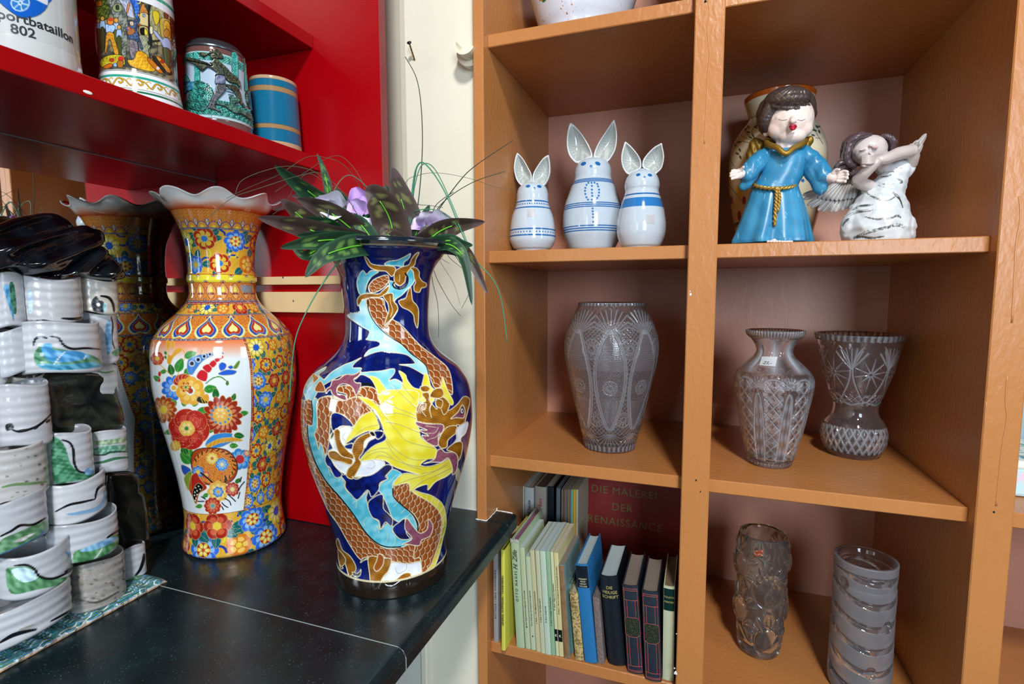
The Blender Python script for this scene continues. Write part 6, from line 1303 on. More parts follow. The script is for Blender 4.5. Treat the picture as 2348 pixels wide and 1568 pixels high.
# hunter and his dog
body([(255,330),(300,320),(350,335),(380,310),(430,285),(480,300),(520,350),(525,395),(490,400),(455,385),(420,350),(370,345),(310,375),(265,360)], GB2, 4)
body([(375,350),(440,340),(470,380),(455,410),(400,405)], GB2, 4.2)
body([(95,395),(150,400),(330,450),(400,430),(420,400),(470,410),(500,440),(530,520),(545,590),(540,620),(440,600),(450,560),(400,520),(350,500),(290,545),(250,520),(200,470),(150,440),(100,410)], GB2, 4.5)
body([(110,392),(160,385),(330,440),(400,470),(395,490),(320,470),(160,430)], mottle(H('20241c'), H('4a4c3c'), 3, 5), 5.2)
body([(450,600),(535,600),(550,640),(545,700),(500,705),(440,695)], mottle(H('5a6080'), H('8a8ea8'), 3, 9), 4)
body([(500,440),(560,490),(620,560),(690,620),(725,680),(720,740),(680,700),(610,680),(560,640),(540,590),(530,520)], GB2, 3.6)
body([(455,705),(500,710),(545,705),(560,760),(520,820),(470,880),(440,950),(450,990),(500,1020),(495,1040),(430,1010),(360,990),(365,950),(400,870),(430,800)], mottle(H('3c3a3c'), H('6a6a70'), 3, 6), 4.5)
body([(540,700),(600,700),(680,720),(730,800),(750,900),(790,960),(760,970),(710,900),(660,800),(600,750)], GB2, 3)
body([(450,930),(520,920),(600,940),(610,890),(600,850),(640,840),(700,870),(725,890),(700,920),(660,940),(700,980),(760,1010),(840,1060),(870,1140),(820,1110),(740,1060),(660,1050),(600,1010),(540,970),(470,950)], mottle(H('2a4a40'), H('5a8a78'), 3, 7), 4)
for pts in ([(560,750),(620,760),(690,790)],[(570,780),(640,800),(700,830)],[(590,820),(650,830)],[(430,870),(410,920),(400,960)],[(470,740),(480,800)],[(560,520),(620,600),(690,660)],[(440,440),(480,520),(520,580)]): P.line(A3(pts), 1.2, LNK, h=2.6)
body([(790,800),(840,780),(870,860),(885,960),(870,1020),(830,980),(800,900)], mottle(H('2a3c30'), H('5f8064'), 3, 7), 3)
gs = empty('relief_stein', (GX, GY, ZS), 'green relief stein with a hunter and dog under a pewter rim, beside the blue tankard', 'mug')
for _ in range(60):
    x, y = rs.uniform(90, 840), rs.uniform(870, 1080); P.line(A3([(x, y), (x+rs.uniform(4, 12), y-rs.uniform(8, 22))]), .9, H('0f4440') if _ % 2 else H('55c4b4'), h=1.8)
o_ = finish(P, 'mug_body', M_CER, gs, .0011)
M_PEW = mat('pewter', '7f8890', .26, metal=.9)
inner('pewter_lid', [(.001, zt2+.010), (rt_*.5, zt2+.0095), (rt_*.80, zt2+.007), (rt_*.88, zt2+.003), (rt_*.93, zt2-.001), (rt_*1.0, zt2-.0045), (rt_*1.015, zt2-.007), (rt_*.99, zt2-.009), (rt_*.9, zt2-.008)], GX, GY, M_PEW, gs)
handle(GX, GY, rt_, ZS+.04, zb1-.01, math.radians(165), mat('green_handle', '2c7c74', .15, coat=.3), gs)
# decorated beer stein
SX, SY, zt = mug_at(322, .06, .07, 20); rm = rwid(SX, SY, zrow(SX, SY, 90), 184); rb_ = rwid(SX, SY, ZS, 204)
zA, zB = zrow(SX, SY, 176), zrow(SX, SY, 168)
pr = [(rm*.93, ZS+.20), (rm*.97, ZS+.196), (rm*.985, ZS+.16), (rm, ZS+.156), (rm, ZS+.09), (rm*1.0, ZS+.050), (rm*1.005, ZS+.047), (rm*1.03, ZS+.040), (rm*1.06, ZS+.028), (rb_*.985, ZS+.012), (rb_, ZS+.004), (rb_*.99, ZS+.0006)]
P = turned(SX, SY, pr, 420, 700, H('e6e8ee'), False); P.aa = .9
D3 = lambda L: [(200+x/6.03, y/6.03) for x, y in L]
def zfq(x, y): x, y = D3([(x, y)])[0]; return P.z[np.argmin((P.u-x)**2+(P.v-y)**2)]
zlo = zfq(600, 975); zup = zfq(1050, 150) ; m = (P.z > zlo) & (P.z < zup); P.keep = m
P.c[m] = mottle(H('3a3c38'), H('8a8060'), 9, 3)(P.u, P.v)[m]
def pp(pts, c, line=H('14120e'), lw=1.0, sm=4): texpoly(P, D3(pts), c if callable(c) else np.asarray(c), line, lw, sm)
pp([(90,-20),(250,-20),(300,120),(280,260),(120,250)], mottle(H('2e3a1c'), H('6a7424'), 4, 2)); pp([(110,20),(190,10),(200,80),(120,80)], H('b86a1c'))
pp([(300,-20),(500,-20),(560,200),(540,760),(460,700),(380,300)], mottle(H('4a5048'), H('8c9088'), 4, 5)); pp([(350,100),(400,50),(470,70),(480,140),(430,165),(370,150)], H('8a9468')); pp([(395,80),(430,70),(440,130),(400,130)], H('2a3424'))
pp([(440,-20),(590,-20),(640,180),(650,250),(560,220),(500,100)], mottle(H('8088a0'), H('b4b8c8'), 4, 6)); pp([(560,60),(590,40),(560,180),(540,170)], H('c8743c'))
pp([(590,-20),(700,-20),(720,200),(680,260),(640,120)], mottle(H('1c4aa8'), H('4a80d0'), 4, 7)); P.disc(*D3([(712, 25)])[0], 5, H('e0c838')); P.disc(*D3([(704, 22)])[0], 4, H('38508c'))
pp([(720,180),(760,60),(790,60),(845,190),(790,180)], mottle(H('a0642c'), H('c88840'), 3, 2)); pp([(725,190),(840,200),(840,380),(730,350)], H('cdbb84')); P.disc(*D3([(785, 215)])[0], 3.6, H('9ab4d8'), line=H('2a2418')); pp([(690,190),(725,200),(720,240)], H('e0a830')); pp([(715,340),(850,370),(845,390),(715,360)], H('c05a24')); pp([(725,360),(840,390),(850,560),(730,500)], H('a89c70')); pp([(730,400),(760,385),(790,390),(790,480),(740,470)], H('14140e')); pp([(792,400),(830,420),(835,480),(795,478)], H('d8c838'))
pp([(720,490),(860,560),(850,800),(720,760)], mottle(H('7a8068'), H('a8a888'), 4, 8)); pp([(850,40),(900,60),(900,590),(860,600),(845,400)], H('1e2226')); pp([(880,80),(1150,200),(1180,420),(1190,700),(1050,640),(900,560)], mottle(H('8a8660'), H('b8ae7c'), 5, 9)); pp([(905,160),(960,150),(1000,200),(990,300),(950,350),(915,260)], H('d8c030')); pp([(1010,260),(1160,300),(1170,560),(1060,520),(1020,480)], H('c9a840')); pp([(1060,300),(1140,320),(1150,520),(1070,490)], mottle(H('e0a018'), H('f0c440'), 4, 3)); pp([(1060,180),(1120,190),(1110,260),(1070,240)], H('7a3018'))
# figures
for x, y, s, c1, c2 in ((150,330,.8,'8fb4dc','4a4a20'),(210,300,.9,'9abce0','3c4426'),(400,330,1.0,'a8bce0','525c28'),(440,420,.9,'9cb4d8','444c20')):
    pp([(x-30*s,y-10),(x+30*s,y-10),(x+40*s,y+120*s),(x-40*s,y+120*s)], H(c1)); pp([(x-32*s,y+115*s),(x+32*s,y+115*s),(x+30*s,y+420*s),(x-28*s,y+430*s)], H(c2)); P.disc(*D3([(x, y-48*s)])[0], 5*s, H('c8943c'), 6*s, H('1c140c'), 1)
pp([(250,340),(290,335),(350,340),(390,370),(370,430),(350,450),(270,455),(255,410)], H('a4c4ec')); pp([(268,460),(365,460),(380,540),(435,730),(380,755),(325,560),(290,560),(290,600),(255,745),(245,700)], mottle(H('b87a20'), H('d89a34'), 3, 2)); P.disc(*D3([(320, 300)])[0], 7, H('d8802c'), 8, H('1c140c'), 1); P.disc(*D3([(325, 270)])[0], 8, H('b84820'), 4)
pp([(565,290),(600,270),(640,280),(720,250),(725,300),(680,350),(690,440),(720,520),(770,670),(740,680),(720,600),(700,560),(720,700),(725,790),(640,820),(590,800),(610,640),(570,530),(540,430),(520,380),(590,370)], mottle(H('2c3850'), H('4a6494'), 4, 3)); pp([(590,300),(635,300),(640,350),(600,355)], H('d8b498')); pp([(560,410),(640,390),(660,440),(620,480),(560,475)], H('9c6030')); pp([(580,560),(690,580),(700,760),(650,800),(600,780)], mottle(H('5a5458'), H('847c80'), 3, 4)); P.disc(*D3([(572, 388)])[0], 3, H('d05a50'))
pp([(865,370),(905,375),(910,460),(870,465)], H('d8d4b0')); pp([(905,420),(960,440),(1040,540),(1060,520),(1130,540),(1165,640),(1160,700),(1060,660),(1020,590),(950,500)], H('a8b4dc')); P.disc(*D3([(1098, 460)])[0], 7, H('c88430'), 10, H('1c140c'), 1); pp([(1050,660),(1150,700),(1140,880),(1120,960),(1060,800)], H('4c5428')); pp([(835,570),(900,560),(1000,555),(990,575),(880,590),(850,620)], H('2a2c28')); P.line(D3([(890,620),(850,700),(870,790),(890,800)]), 1.8, H('1c1e1c')); P.line(D3([(960,580),(975,660),(960,760)]), 1.2, H('1c1e1c'))
pp([(170,870),(220,800),(320,760),(460,760),(510,800),(510,900),(380,880),(300,940),(220,940)], mottle(H('a8a020'), H('d8c830'), 4, 3)); pp([(220,930),(300,880),(350,890),(330,930),(260,950)], H('d86a20')); P.disc(*D3([(340, 830)])[0], 6, H('a83c20'), 5); P.disc(*D3([(465, 815)])[0], 7, H('c02c28'), 6); pp([(415,850),(490,840),(500,900),(480,930),(425,930)], H('a8641c')); pp([(360,880),(400,870),(410,920),(370,920)], H('8fb4e4')); 
pp([(560,830),(640,820),(700,700),(830,760),(840,820),(940,940),(900,990),(700,950),(590,900)], mottle(H('c88a14'), H('e8b82c'), 4, 5)); pp([(840,800),(900,830),(1050,1000),(980,995),(850,860)], H('c8701c')); P.disc(*D3([(980, 942)])[0], 4, H('d8d4dc')); pp([(900,800),(960,790),(1160,1000),(1140,1040),(1060,1000)], H('2a2a26')); pp([(950,780),(1000,790),(1120,920),(1150,1000),(1100,990),(1000,860)], mottle(H('c86a20'), H('e0a028'), 3, 6)); P.disc(*D3([(1040, 850)])[0], 5, H('a03420')); pp([(1150,200),(1200,300),(1200,600),(1160,560)], mottle(H('6a3020'), H('8a4a30'), 3, 6))
for _ in range(120): x, y = rs.uniform(100, 1200), rs.uniform(-10, 1000); P.line(D3([(x, y), (x+rs.uniform(-14, 14), y+rs.uniform(10, 34))]), .6, H('1a1a16'), h=0)
P.keep = None
zs_ = lambda x, y: zfq(x, y)
for (p1, p2, c) in (((600,1035),(600,1075),'2a9c84'), ((900,1295),(900,1325),'1c6a48')): a, b_ = zs_(*p1), zs_(*p2); m = (P.z < a) & (P.z > b_); P.c[m] = H(c)
zstripe(P, zup+.012, .005, H('2a9c7c')); zstripe(P, zlo-.001, .0014, H('8a8c88')); zstripe(P, zs_(900,1275), .0012, H('9aa0a0'))
zc_ = zs_(600, 1140); Rr = float(np.interp(-zc_, -P.pr[:, 1], P.pr[:, 0])); Q_ = Paint((((P.t-math.atan2(-SY, -SX)+math.pi) % (2*math.pi))-math.pi)*Rr*1000, (P.z-zc_)*1000, (0, 0, 0)); Q_.c = P.c; Q_.aa = .5
for k in range(-9, 10):
    x = k*24.0; g_ = H('c8a028'); L_ = [(x-10, -4), (x-5, 4), (x, 5), (x+3, 1), (x, -2), (x-2, 0)]
    Q_.line(L_, 2.6, H('4a3c14')); Q_.line(L_, 1.8, g_); L_ = [(x, 5), (x+6, 3), (x+11, -3), (x+14, -4)]; Q_.line(L_, 2.2, H('4a3c14')); Q_.line(L_, 1.5, g_); L_ = [(x+8, 4), (x+11, 6), (x+13, 4)]; Q_.line(L_, 1.4, g_); Q_.disc(x+8, -5, 1.1, g_)
st = empty('beer_stein', (SX, SY, ZS), 'tall beer stein printed with a colourful old town scene of revellers', 'mug'); finish(P, 'mug_body', M_CER, st)
handle(SX, SY, rm, ZS+.06, ZS+.17, math.radians(175), mat('white_handle', 'e0e2e8', .12, coat=.3), st, .009, .04)
# grey mug with a blue emblem
MX, MY, zt = mug_at(48, .06, .074, -20); rg = rwid(MX, MY, zrow(MX, MY, 60), 292); rg = min(rg, .078); rb_ = rg*1.03
pr = [(rg*.99, ZS+.17), (rg, ZS+.165), (rg, ZS+.03), (rg*1.005, ZS+.028), (rb_, ZS+.010), (rb_*.985, ZS+.0006)]
P = turned(MX, MY, pr, 200, 500, H('c2c8c6'), False); P.aa = .8; E3 = lambda L: [(x/7.127, y/7.127) for x, y in L]
P.poly(E3([(-60,-60),(0,50),(150,180),(330,290),(480,300),(640,250),(740,170),(790,80),(800,-60)]), H('2c4450'), None, 1, 5); P.poly(E3([(-60,-60),(10,45),(160,172),(340,282),(480,291),(630,240),(730,160),(780,75),(790,-60)]), H('0f5ab8'), None, 1, 5); P.poly(E3([(560,-10),(780,85),(790,-60),(560,-80)]), H('d2d6e0'), None, 1, 0)
cxw, cyw = E3([(330, 45)])[0]; P.disc(cxw, cyw, 22, H('bcd2e2'), 20); P.disc(cxw, cyw, 19.5, H('2a74bc'), 17.6); P.disc(cxw, cyw, 5.5, H('bcd2e2')); P.disc(cxw, cyw, 2.6, H('2a74bc'))
for k in range(6): a = k*math.pi/3+.3; P.line([(cxw+5*math.cos(a), cyw+5*math.sin(a)), (cxw+19*math.cos(a), cyw+18*math.sin(a))], 2.4, H('bcd2e2'), 0)
gm = empty('stoneware_mug', (MX, MY, ZS), 'plain grey mug with a blue wheel emblem and black lettering on the red shelf', 'mug'); finish(P, 'mug_body', M_CER, gm)
handle(MX, MY, rg, ZS+.045, ZS+.14, math.radians(200), mat('grey_handle', 'bfc5c3', .15, coat=.3), gm, .009, .04)
def mugtext(s, px_, py_, px2, py2, size, space=1.0):
    """lettering wrapped round the mug between two photo points"""
    a = on_lathe(px_, py_, pr, MX, MY); c = on_lathe(px2, py2, pr, MX, MY); ta, tb = math.atan2(a[1]-MY, a[0]-MX), math.atan2(c[1]-MY, c[0]-MX); tm = (ta+tb)/2; zm = (a[2]+c[2])/2
    text('lettering', s, size, None, mat('emblem_black', '26282a', .35), gm, extr=.0001, space=space, offset=.0002, bend=lambda u_, v_, w_: (MX+(rg+.0004+w_)*math.cos(tm+u_/rg), MY+(rg+.0004+w_)*math.sin(tm+u_/rg), zm+v_)); return ta, tb
mugtext('Transportbataillon', -44, 31, 137, 71, .0150, 1.0); mugtext('802', 32, 67, 74, 77, .0150, 1.0)
# ================================================================ glazed relief sculpture at the left
A0, A1 = at(0, 1545, 'Z', ZC), at(380, 1337, 'Z', ZC)
pd_ = (A1-A0)/np.linalg.norm(A1-A0); pn = np.array([pd_[1], -pd_[0], 0]); pn = pn if pn @ (-A0*np.array([1, 1, 0])) > 0 else -pn
SET = -.058     # the tubes stand back from the plate's front edge
def RPl(off):
    o = A0+pn*(off+SET)
    def f(x, y):
        d = ray(x, y); k = ((o-np.array([0, 0, EYE])) @ pn)/(d @ pn); return np.array([0, 0, EYE])+d*k
    f.n = pn; return f
rc_ = (A0+A1)/2-pn*.05
rel = empty('ceramic_relief', (rc_[0], rc_[1], ZC), 'rugged ceramic sculpture of stacked white half tubes under folded black sheets, at the left edge', 'sculpture')
M_GZW = painted('rustic_glaze', .22, .15, bump=(120, .35, .0012)); M_GZB = painted('black_glaze', .12, .5, bump=(60, .5, .0015))
WG, GRN, GRN2, BLU2, GRY, BKS = H('cbced4'), H('3c7450'), H('6f9060'), H('5f97c4'), H('a8a09c'), H('14161a')
def tub(xl, xr, yt, yb, off, col=WG, dep=.75, strokes=None, grit=0, seed=0, open_=True, bottom=None):
    """upright half tube: photo width xl..xr, rows yt..yb at its middle, front face off metres before the base line"""
    R = RPl(off)
    xm = (xl+xr)/2; a, b = R(xl, (yt+yb)/2), R(xr, (yt+yb)/2); r = np.linalg.norm((b-a)[:2])/2; zt, zbm = R(xm, yt)[2], R(xm, yb)[2]; c = (a+b)/2
    cen = c-pn*r*dep*.35; n, m = 150, 100; V = []; rs = random.Random(seed); ph = rs.uniform(0, 6)
    rows = [(.90, zt-.012, 1), (.93, zt-.003, 1), (.965, zt+.0006, 0), (1.0, zt-.001, 0)]+[(1+.006*math.sin((zt-z)*470+ph)+.005*math.sin((zt-z)*170+ph), z, 0) for z in np.linspace(zt-.003, zbm+.003, m)]+[(.98, zbm, 0), (.90, zbm-.0005, 0)]
    if open_: rows = [(.86, zbm+(zt-zbm)*.35, 1)]+rows
    wob = lambda th: 1+.018*math.sin(2*th+ph)+.010*math.sin(3*th+2*ph)
    px_in = []
    for k_, z, inn in rows:
        for j in range(n):
            th = 2*math.pi*j/n; x_, y_ = r*k_*math.cos(th)*wob(th), r*k_*dep*math.sin(th)*wob(th); V.append(cen+pd_*x_+pn*y_*1.0+np.array([0, 0, z-cen[2]+.0035*math.sin(2*th+ph)*(1 if not inn else 1)])); px_in.append(inn)
    V = np.array(V); M = len(rows); i = np.arange(M-1)[:, None]*n; k = np.arange(n)[None, :]; F = np.stack([i+k, i+(k+1) % n, i+n+(k+1) % n, i+n+k], -1).reshape(-1, 4)
    V[:, 2] = np.maximum(V[:, 2], ZC+.0125)
    ppx, ppy = proj(V); fr = ((V-cen)[:, :2] @ pn[:2] > -.3*r) & (np.array(px_in) == 0); P = Paint(np.where(fr, ppx, -1e6), np.where(fr, ppy, -1e6), col); P.aa = 1.6
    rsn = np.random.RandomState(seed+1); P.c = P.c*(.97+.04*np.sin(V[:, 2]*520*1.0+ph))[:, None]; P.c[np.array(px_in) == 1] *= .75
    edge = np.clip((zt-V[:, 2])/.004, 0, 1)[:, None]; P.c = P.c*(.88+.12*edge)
    if grit:
        for _ in range(grit): x, y = rs.uniform(xl, xr), rs.uniform(yt, yb); P.disc(x, y, rs.uniform(1, 5), [H('8d857c'), H('6f6a62'), H('b8b0a8'), H('7a8a70')][rs.randrange(4)], rs.uniform(1, 3))
    for tp, pts, w, c_ in (strokes or []):
        if tp == 'l':
            wv = spl(np.array(pts, float), False, 6); ws = np.abs(np.sin(np.linspace(.45, 2.7, len(wv))))*w+.8
            for q0, q1, ww in zip(wv, wv[1:], ws): P.line([q0, q1], ww, c_, 0)
        else: texpoly(P, pts, mottle(c_, np.clip(c_*1.0+.22, 0, 1), w, seed+3), None, 1, 5)
    V3, F3 = V, F
    if not open_: V3, F3 = capdisc(V3, F3, 0, n, cen+np.array([0, 0, zt-cen[2]-.004])); P.c = np.vstack([P.c, P.c[:1]])
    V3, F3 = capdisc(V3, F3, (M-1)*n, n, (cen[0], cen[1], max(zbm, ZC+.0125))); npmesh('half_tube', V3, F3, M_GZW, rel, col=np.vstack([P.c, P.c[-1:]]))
t2 = lambda L: [(x/2.53, 380+y/2.53) for x, y in L]
t3 = lambda L: [(x/2.347, 900+y/2.347) for x, y in L]
# dark slabs standing behind
def slabs(nm, outline, off, thick, c1, c2, seed):
    R = RPl(off); sm = mottle(c1, c2, 14, seed)
    def pt_(P): P.c = sm(np.clip(P.u, -500, 3000), np.clip(P.v, -500, 3000))
    puff(nm, outline, 0, thick, M_GZB, rel, back=thick, K=7, plane=R, smooth=3, prof=lambda s: 1 if s < .93 else max(0, 1-((s-.93)/.07)**2)**.5, ridge=lambda x, y: .0014*math.sin(y*.12+x*.02), paint=(c1, pt_))
slabs('dark_slab', t2([(215,1215),(400,1195),(560,1200),(640,1235),(680,1350),(708,1500),(640,1530),(540,1550),(290,1545),(250,1400)]), -.005, .010, H('1a1c1a'), H('3a3c30'), 2)
slabs('dark_slab', t3([(560,440),(600,425),(720,430),(730,520),(765,570),(788,800),(720,815),(650,830),(600,700),(560,600)]), -.012, .012, H('141513'), H('26261f'), 4)
slabs('dark_slab', t3([(-60,180),(60,190),(280,190),(300,600),(420,900),(650,900),(640,1000),(400,1150),(0,1250),(-80,1240)]), -.05, .012, H('1a1b18'), H('2b2a24'), 6)
# base plate
bm = bmesh.new(); a, b_ = A0-pd_*.06, A1+pd_*.003; top = []; rs = random.Random(5); n = 60; V = []; c = []
for j, (o, z) in enumerate(((-.115, .0008), (-.0005, .0008), (.0005, .005), (-.001, .0085), (-.010, .0115), (-.03, .0125), (-.115, .0125))):
    for i in range(n+1):
        q_ = a+(b_-a)*i/n; k = min(1, (n-i)/3+.35) if i > n-3 else 1; wv = .002*math.sin(i*.9)+.0015*math.sin(i*2.3+j); V.append((q_[0]+pn[0]*(o+wv*(j > 1)), q_[1]+pn[1]*(o+wv*(j > 1)), ZC+z*k+(.0012*math.sin(i*1.3+j) if j > 2 else 0)))
i = np.arange(6)[:, None]*(n+1); k = np.arange(n)[None, :]; F = np.stack([i+k, i+k+1, i+n+2+k, i+n+1+k], -1).reshape(-1, 4)
V = np.array(V); lum = np.random.RandomState(3); s_ = V @ pd_*60; o_ = V @ pn*260
w_ = .5+.5*np.sin(s_*1.3+2*np.sin(o_*.8)); w2 = .5+.5*np.sin(s_*.7-o_*2.1+1); c = H('3f7a56')*w_[:, None]+H('c8d4d4')*(1-w_)[:, None]; c = c*(1-.6*w2[:, None])+H('5f9fd0')*.6*w2[:, None]; c[V[:, 2] < ZC+.006] = H('b8a894')
# finer plate so the glaze streaks show
def refine(V, c, nr, nc, f):
    V = V.reshape(nr, nc, 3); c = c.reshape(nr, nc, 3); u0 = np.arange(nr); u1 = np.linspace(0, nr-1, (nr-1)*f+1); v0 = np.arange(nc); v1 = np.linspace(0, nc-1, (nc-1)*6+1)
    g = lambda A: np.stack([np.array([np.interp(v1, v0, row) for row in np.array([np.interp(u1, u0, A[:, j, k]) for j in range(nc)]).T]) for k in range(3)], -1)
    return g(V), g(c)
V, _ = refine(V, c, 7, n+1, 8); nr_, nc_ = V.shape[:2]; V = V.reshape(-1, 3); i = np.arange(nr_-1)[:, None]*nc_; k = np.arange(nc_-1)[None, :]; F = np.stack([i+k, i+k+1, i+nc_+k+1, i+nc_+k], -1).reshape(-1, 4)
s_ = V @ pd_*1000; o_ = (V-A0) @ pn*1000; z_m = (V[:, 2]-ZC)*1000; q1 = np.sin(s_*.013+np.sin(o_*.9+s_*.02)*1.5+o_*.55+z_m*.8); q2 = np.sin(s_*.021-o_*.8+z_m*1.3+2*np.sin(s_*.03)); q3 = np.sin(s_*.045+o_*.9+z_m*.9)
c = np.where((q1 > .1)[:, None], H('2f6b48'), H('5c8462')); c = np.where((q2 > .45)[:, None], H('4f94cc'), c); c = np.where((q3 > .84)[:, None], H('d8e0e2'), c); c[z_m < 6] = H('c9c4bc'); c[z_m < 3] = H('c09a78')
npmesh('base_plate', V, F, M_GZW, rel, col=c)
# tubes, back to front
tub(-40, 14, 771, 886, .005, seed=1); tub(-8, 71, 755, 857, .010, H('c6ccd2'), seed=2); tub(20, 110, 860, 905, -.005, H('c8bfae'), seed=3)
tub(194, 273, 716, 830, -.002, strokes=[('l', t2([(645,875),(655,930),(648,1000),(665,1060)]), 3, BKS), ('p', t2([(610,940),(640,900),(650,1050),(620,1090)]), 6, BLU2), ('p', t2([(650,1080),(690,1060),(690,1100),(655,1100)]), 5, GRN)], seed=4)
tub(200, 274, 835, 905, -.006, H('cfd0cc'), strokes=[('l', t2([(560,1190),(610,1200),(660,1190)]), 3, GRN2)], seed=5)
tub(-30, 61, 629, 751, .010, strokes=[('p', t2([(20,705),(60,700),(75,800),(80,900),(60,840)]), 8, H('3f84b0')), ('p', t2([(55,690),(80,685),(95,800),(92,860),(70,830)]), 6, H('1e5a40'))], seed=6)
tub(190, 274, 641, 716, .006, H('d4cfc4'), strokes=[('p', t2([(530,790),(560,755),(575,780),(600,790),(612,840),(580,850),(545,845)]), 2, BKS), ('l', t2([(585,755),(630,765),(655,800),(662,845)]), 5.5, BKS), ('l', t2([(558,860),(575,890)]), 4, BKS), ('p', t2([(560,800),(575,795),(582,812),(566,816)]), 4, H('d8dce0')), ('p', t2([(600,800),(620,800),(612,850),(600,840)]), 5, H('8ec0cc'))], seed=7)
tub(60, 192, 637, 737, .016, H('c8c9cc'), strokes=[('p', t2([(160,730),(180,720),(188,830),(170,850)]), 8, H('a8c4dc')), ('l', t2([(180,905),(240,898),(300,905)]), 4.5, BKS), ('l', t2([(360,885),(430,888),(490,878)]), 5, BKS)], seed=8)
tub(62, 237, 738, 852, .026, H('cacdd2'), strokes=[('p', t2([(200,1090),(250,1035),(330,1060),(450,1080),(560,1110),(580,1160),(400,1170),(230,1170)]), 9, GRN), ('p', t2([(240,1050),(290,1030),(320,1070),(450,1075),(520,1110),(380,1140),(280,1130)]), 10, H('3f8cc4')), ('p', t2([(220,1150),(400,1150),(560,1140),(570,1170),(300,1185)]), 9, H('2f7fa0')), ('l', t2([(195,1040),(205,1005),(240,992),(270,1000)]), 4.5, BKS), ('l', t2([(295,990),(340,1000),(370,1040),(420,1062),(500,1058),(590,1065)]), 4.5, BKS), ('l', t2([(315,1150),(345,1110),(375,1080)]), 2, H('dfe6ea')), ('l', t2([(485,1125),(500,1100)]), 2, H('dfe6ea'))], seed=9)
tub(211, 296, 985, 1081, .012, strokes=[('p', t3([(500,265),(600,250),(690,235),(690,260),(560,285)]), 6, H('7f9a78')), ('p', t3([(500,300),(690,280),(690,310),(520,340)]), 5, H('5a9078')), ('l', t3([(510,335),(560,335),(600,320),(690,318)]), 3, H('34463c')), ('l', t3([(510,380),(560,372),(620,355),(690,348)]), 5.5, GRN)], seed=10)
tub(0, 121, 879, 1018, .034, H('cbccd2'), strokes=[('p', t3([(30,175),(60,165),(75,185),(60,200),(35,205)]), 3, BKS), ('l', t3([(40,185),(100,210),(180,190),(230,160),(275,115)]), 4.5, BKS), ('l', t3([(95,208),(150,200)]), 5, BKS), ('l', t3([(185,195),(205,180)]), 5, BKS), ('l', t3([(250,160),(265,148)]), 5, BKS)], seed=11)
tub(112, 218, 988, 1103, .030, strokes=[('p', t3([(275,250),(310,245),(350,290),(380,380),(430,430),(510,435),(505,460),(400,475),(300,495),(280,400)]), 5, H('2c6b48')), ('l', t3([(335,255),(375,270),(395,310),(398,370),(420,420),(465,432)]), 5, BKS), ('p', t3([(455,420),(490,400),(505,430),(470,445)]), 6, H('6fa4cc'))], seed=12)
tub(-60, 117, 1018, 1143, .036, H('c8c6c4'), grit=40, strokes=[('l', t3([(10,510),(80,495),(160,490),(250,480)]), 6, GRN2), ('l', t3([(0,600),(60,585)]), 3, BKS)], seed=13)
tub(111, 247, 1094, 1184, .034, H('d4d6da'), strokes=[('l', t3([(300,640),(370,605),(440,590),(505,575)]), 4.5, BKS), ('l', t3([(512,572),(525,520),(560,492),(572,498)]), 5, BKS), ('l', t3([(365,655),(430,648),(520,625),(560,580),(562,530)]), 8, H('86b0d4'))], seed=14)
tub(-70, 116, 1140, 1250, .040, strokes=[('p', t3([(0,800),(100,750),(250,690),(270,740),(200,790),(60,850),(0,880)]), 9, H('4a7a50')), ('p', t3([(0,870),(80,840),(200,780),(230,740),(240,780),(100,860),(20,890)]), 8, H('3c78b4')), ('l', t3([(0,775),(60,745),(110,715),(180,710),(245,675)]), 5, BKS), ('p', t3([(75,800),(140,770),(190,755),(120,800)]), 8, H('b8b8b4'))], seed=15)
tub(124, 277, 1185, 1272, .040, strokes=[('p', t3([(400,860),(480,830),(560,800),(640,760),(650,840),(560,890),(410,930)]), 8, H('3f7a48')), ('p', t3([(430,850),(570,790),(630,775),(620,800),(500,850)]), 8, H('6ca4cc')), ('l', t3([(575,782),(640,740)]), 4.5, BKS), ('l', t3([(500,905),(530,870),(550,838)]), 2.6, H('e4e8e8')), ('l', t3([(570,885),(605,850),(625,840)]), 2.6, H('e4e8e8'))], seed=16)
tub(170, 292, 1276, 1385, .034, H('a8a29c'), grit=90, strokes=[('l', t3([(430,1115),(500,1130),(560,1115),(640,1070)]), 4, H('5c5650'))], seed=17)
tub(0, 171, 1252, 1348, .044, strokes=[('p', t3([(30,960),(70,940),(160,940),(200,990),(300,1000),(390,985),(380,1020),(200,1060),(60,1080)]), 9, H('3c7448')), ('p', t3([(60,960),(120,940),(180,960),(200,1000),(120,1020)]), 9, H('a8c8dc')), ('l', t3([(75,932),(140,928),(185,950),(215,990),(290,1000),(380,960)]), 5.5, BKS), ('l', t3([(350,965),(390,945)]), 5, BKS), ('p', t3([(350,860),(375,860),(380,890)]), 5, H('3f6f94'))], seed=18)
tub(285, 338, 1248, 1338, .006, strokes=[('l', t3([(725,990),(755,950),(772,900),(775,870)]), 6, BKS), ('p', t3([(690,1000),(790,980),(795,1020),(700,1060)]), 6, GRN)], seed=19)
tub(-90, 176, 1370, 1452, .048, strokes=[('l', t3([(270,1232),(330,1200),(395,1162)]), 4, BKS), ('l', t3([(0,1345),(60,1310),(120,1290),(190,1275)]), 8, BKS), ('l', t3([(100,1280),(180,1250)]), 4, H('a49c94'))], seed=20)
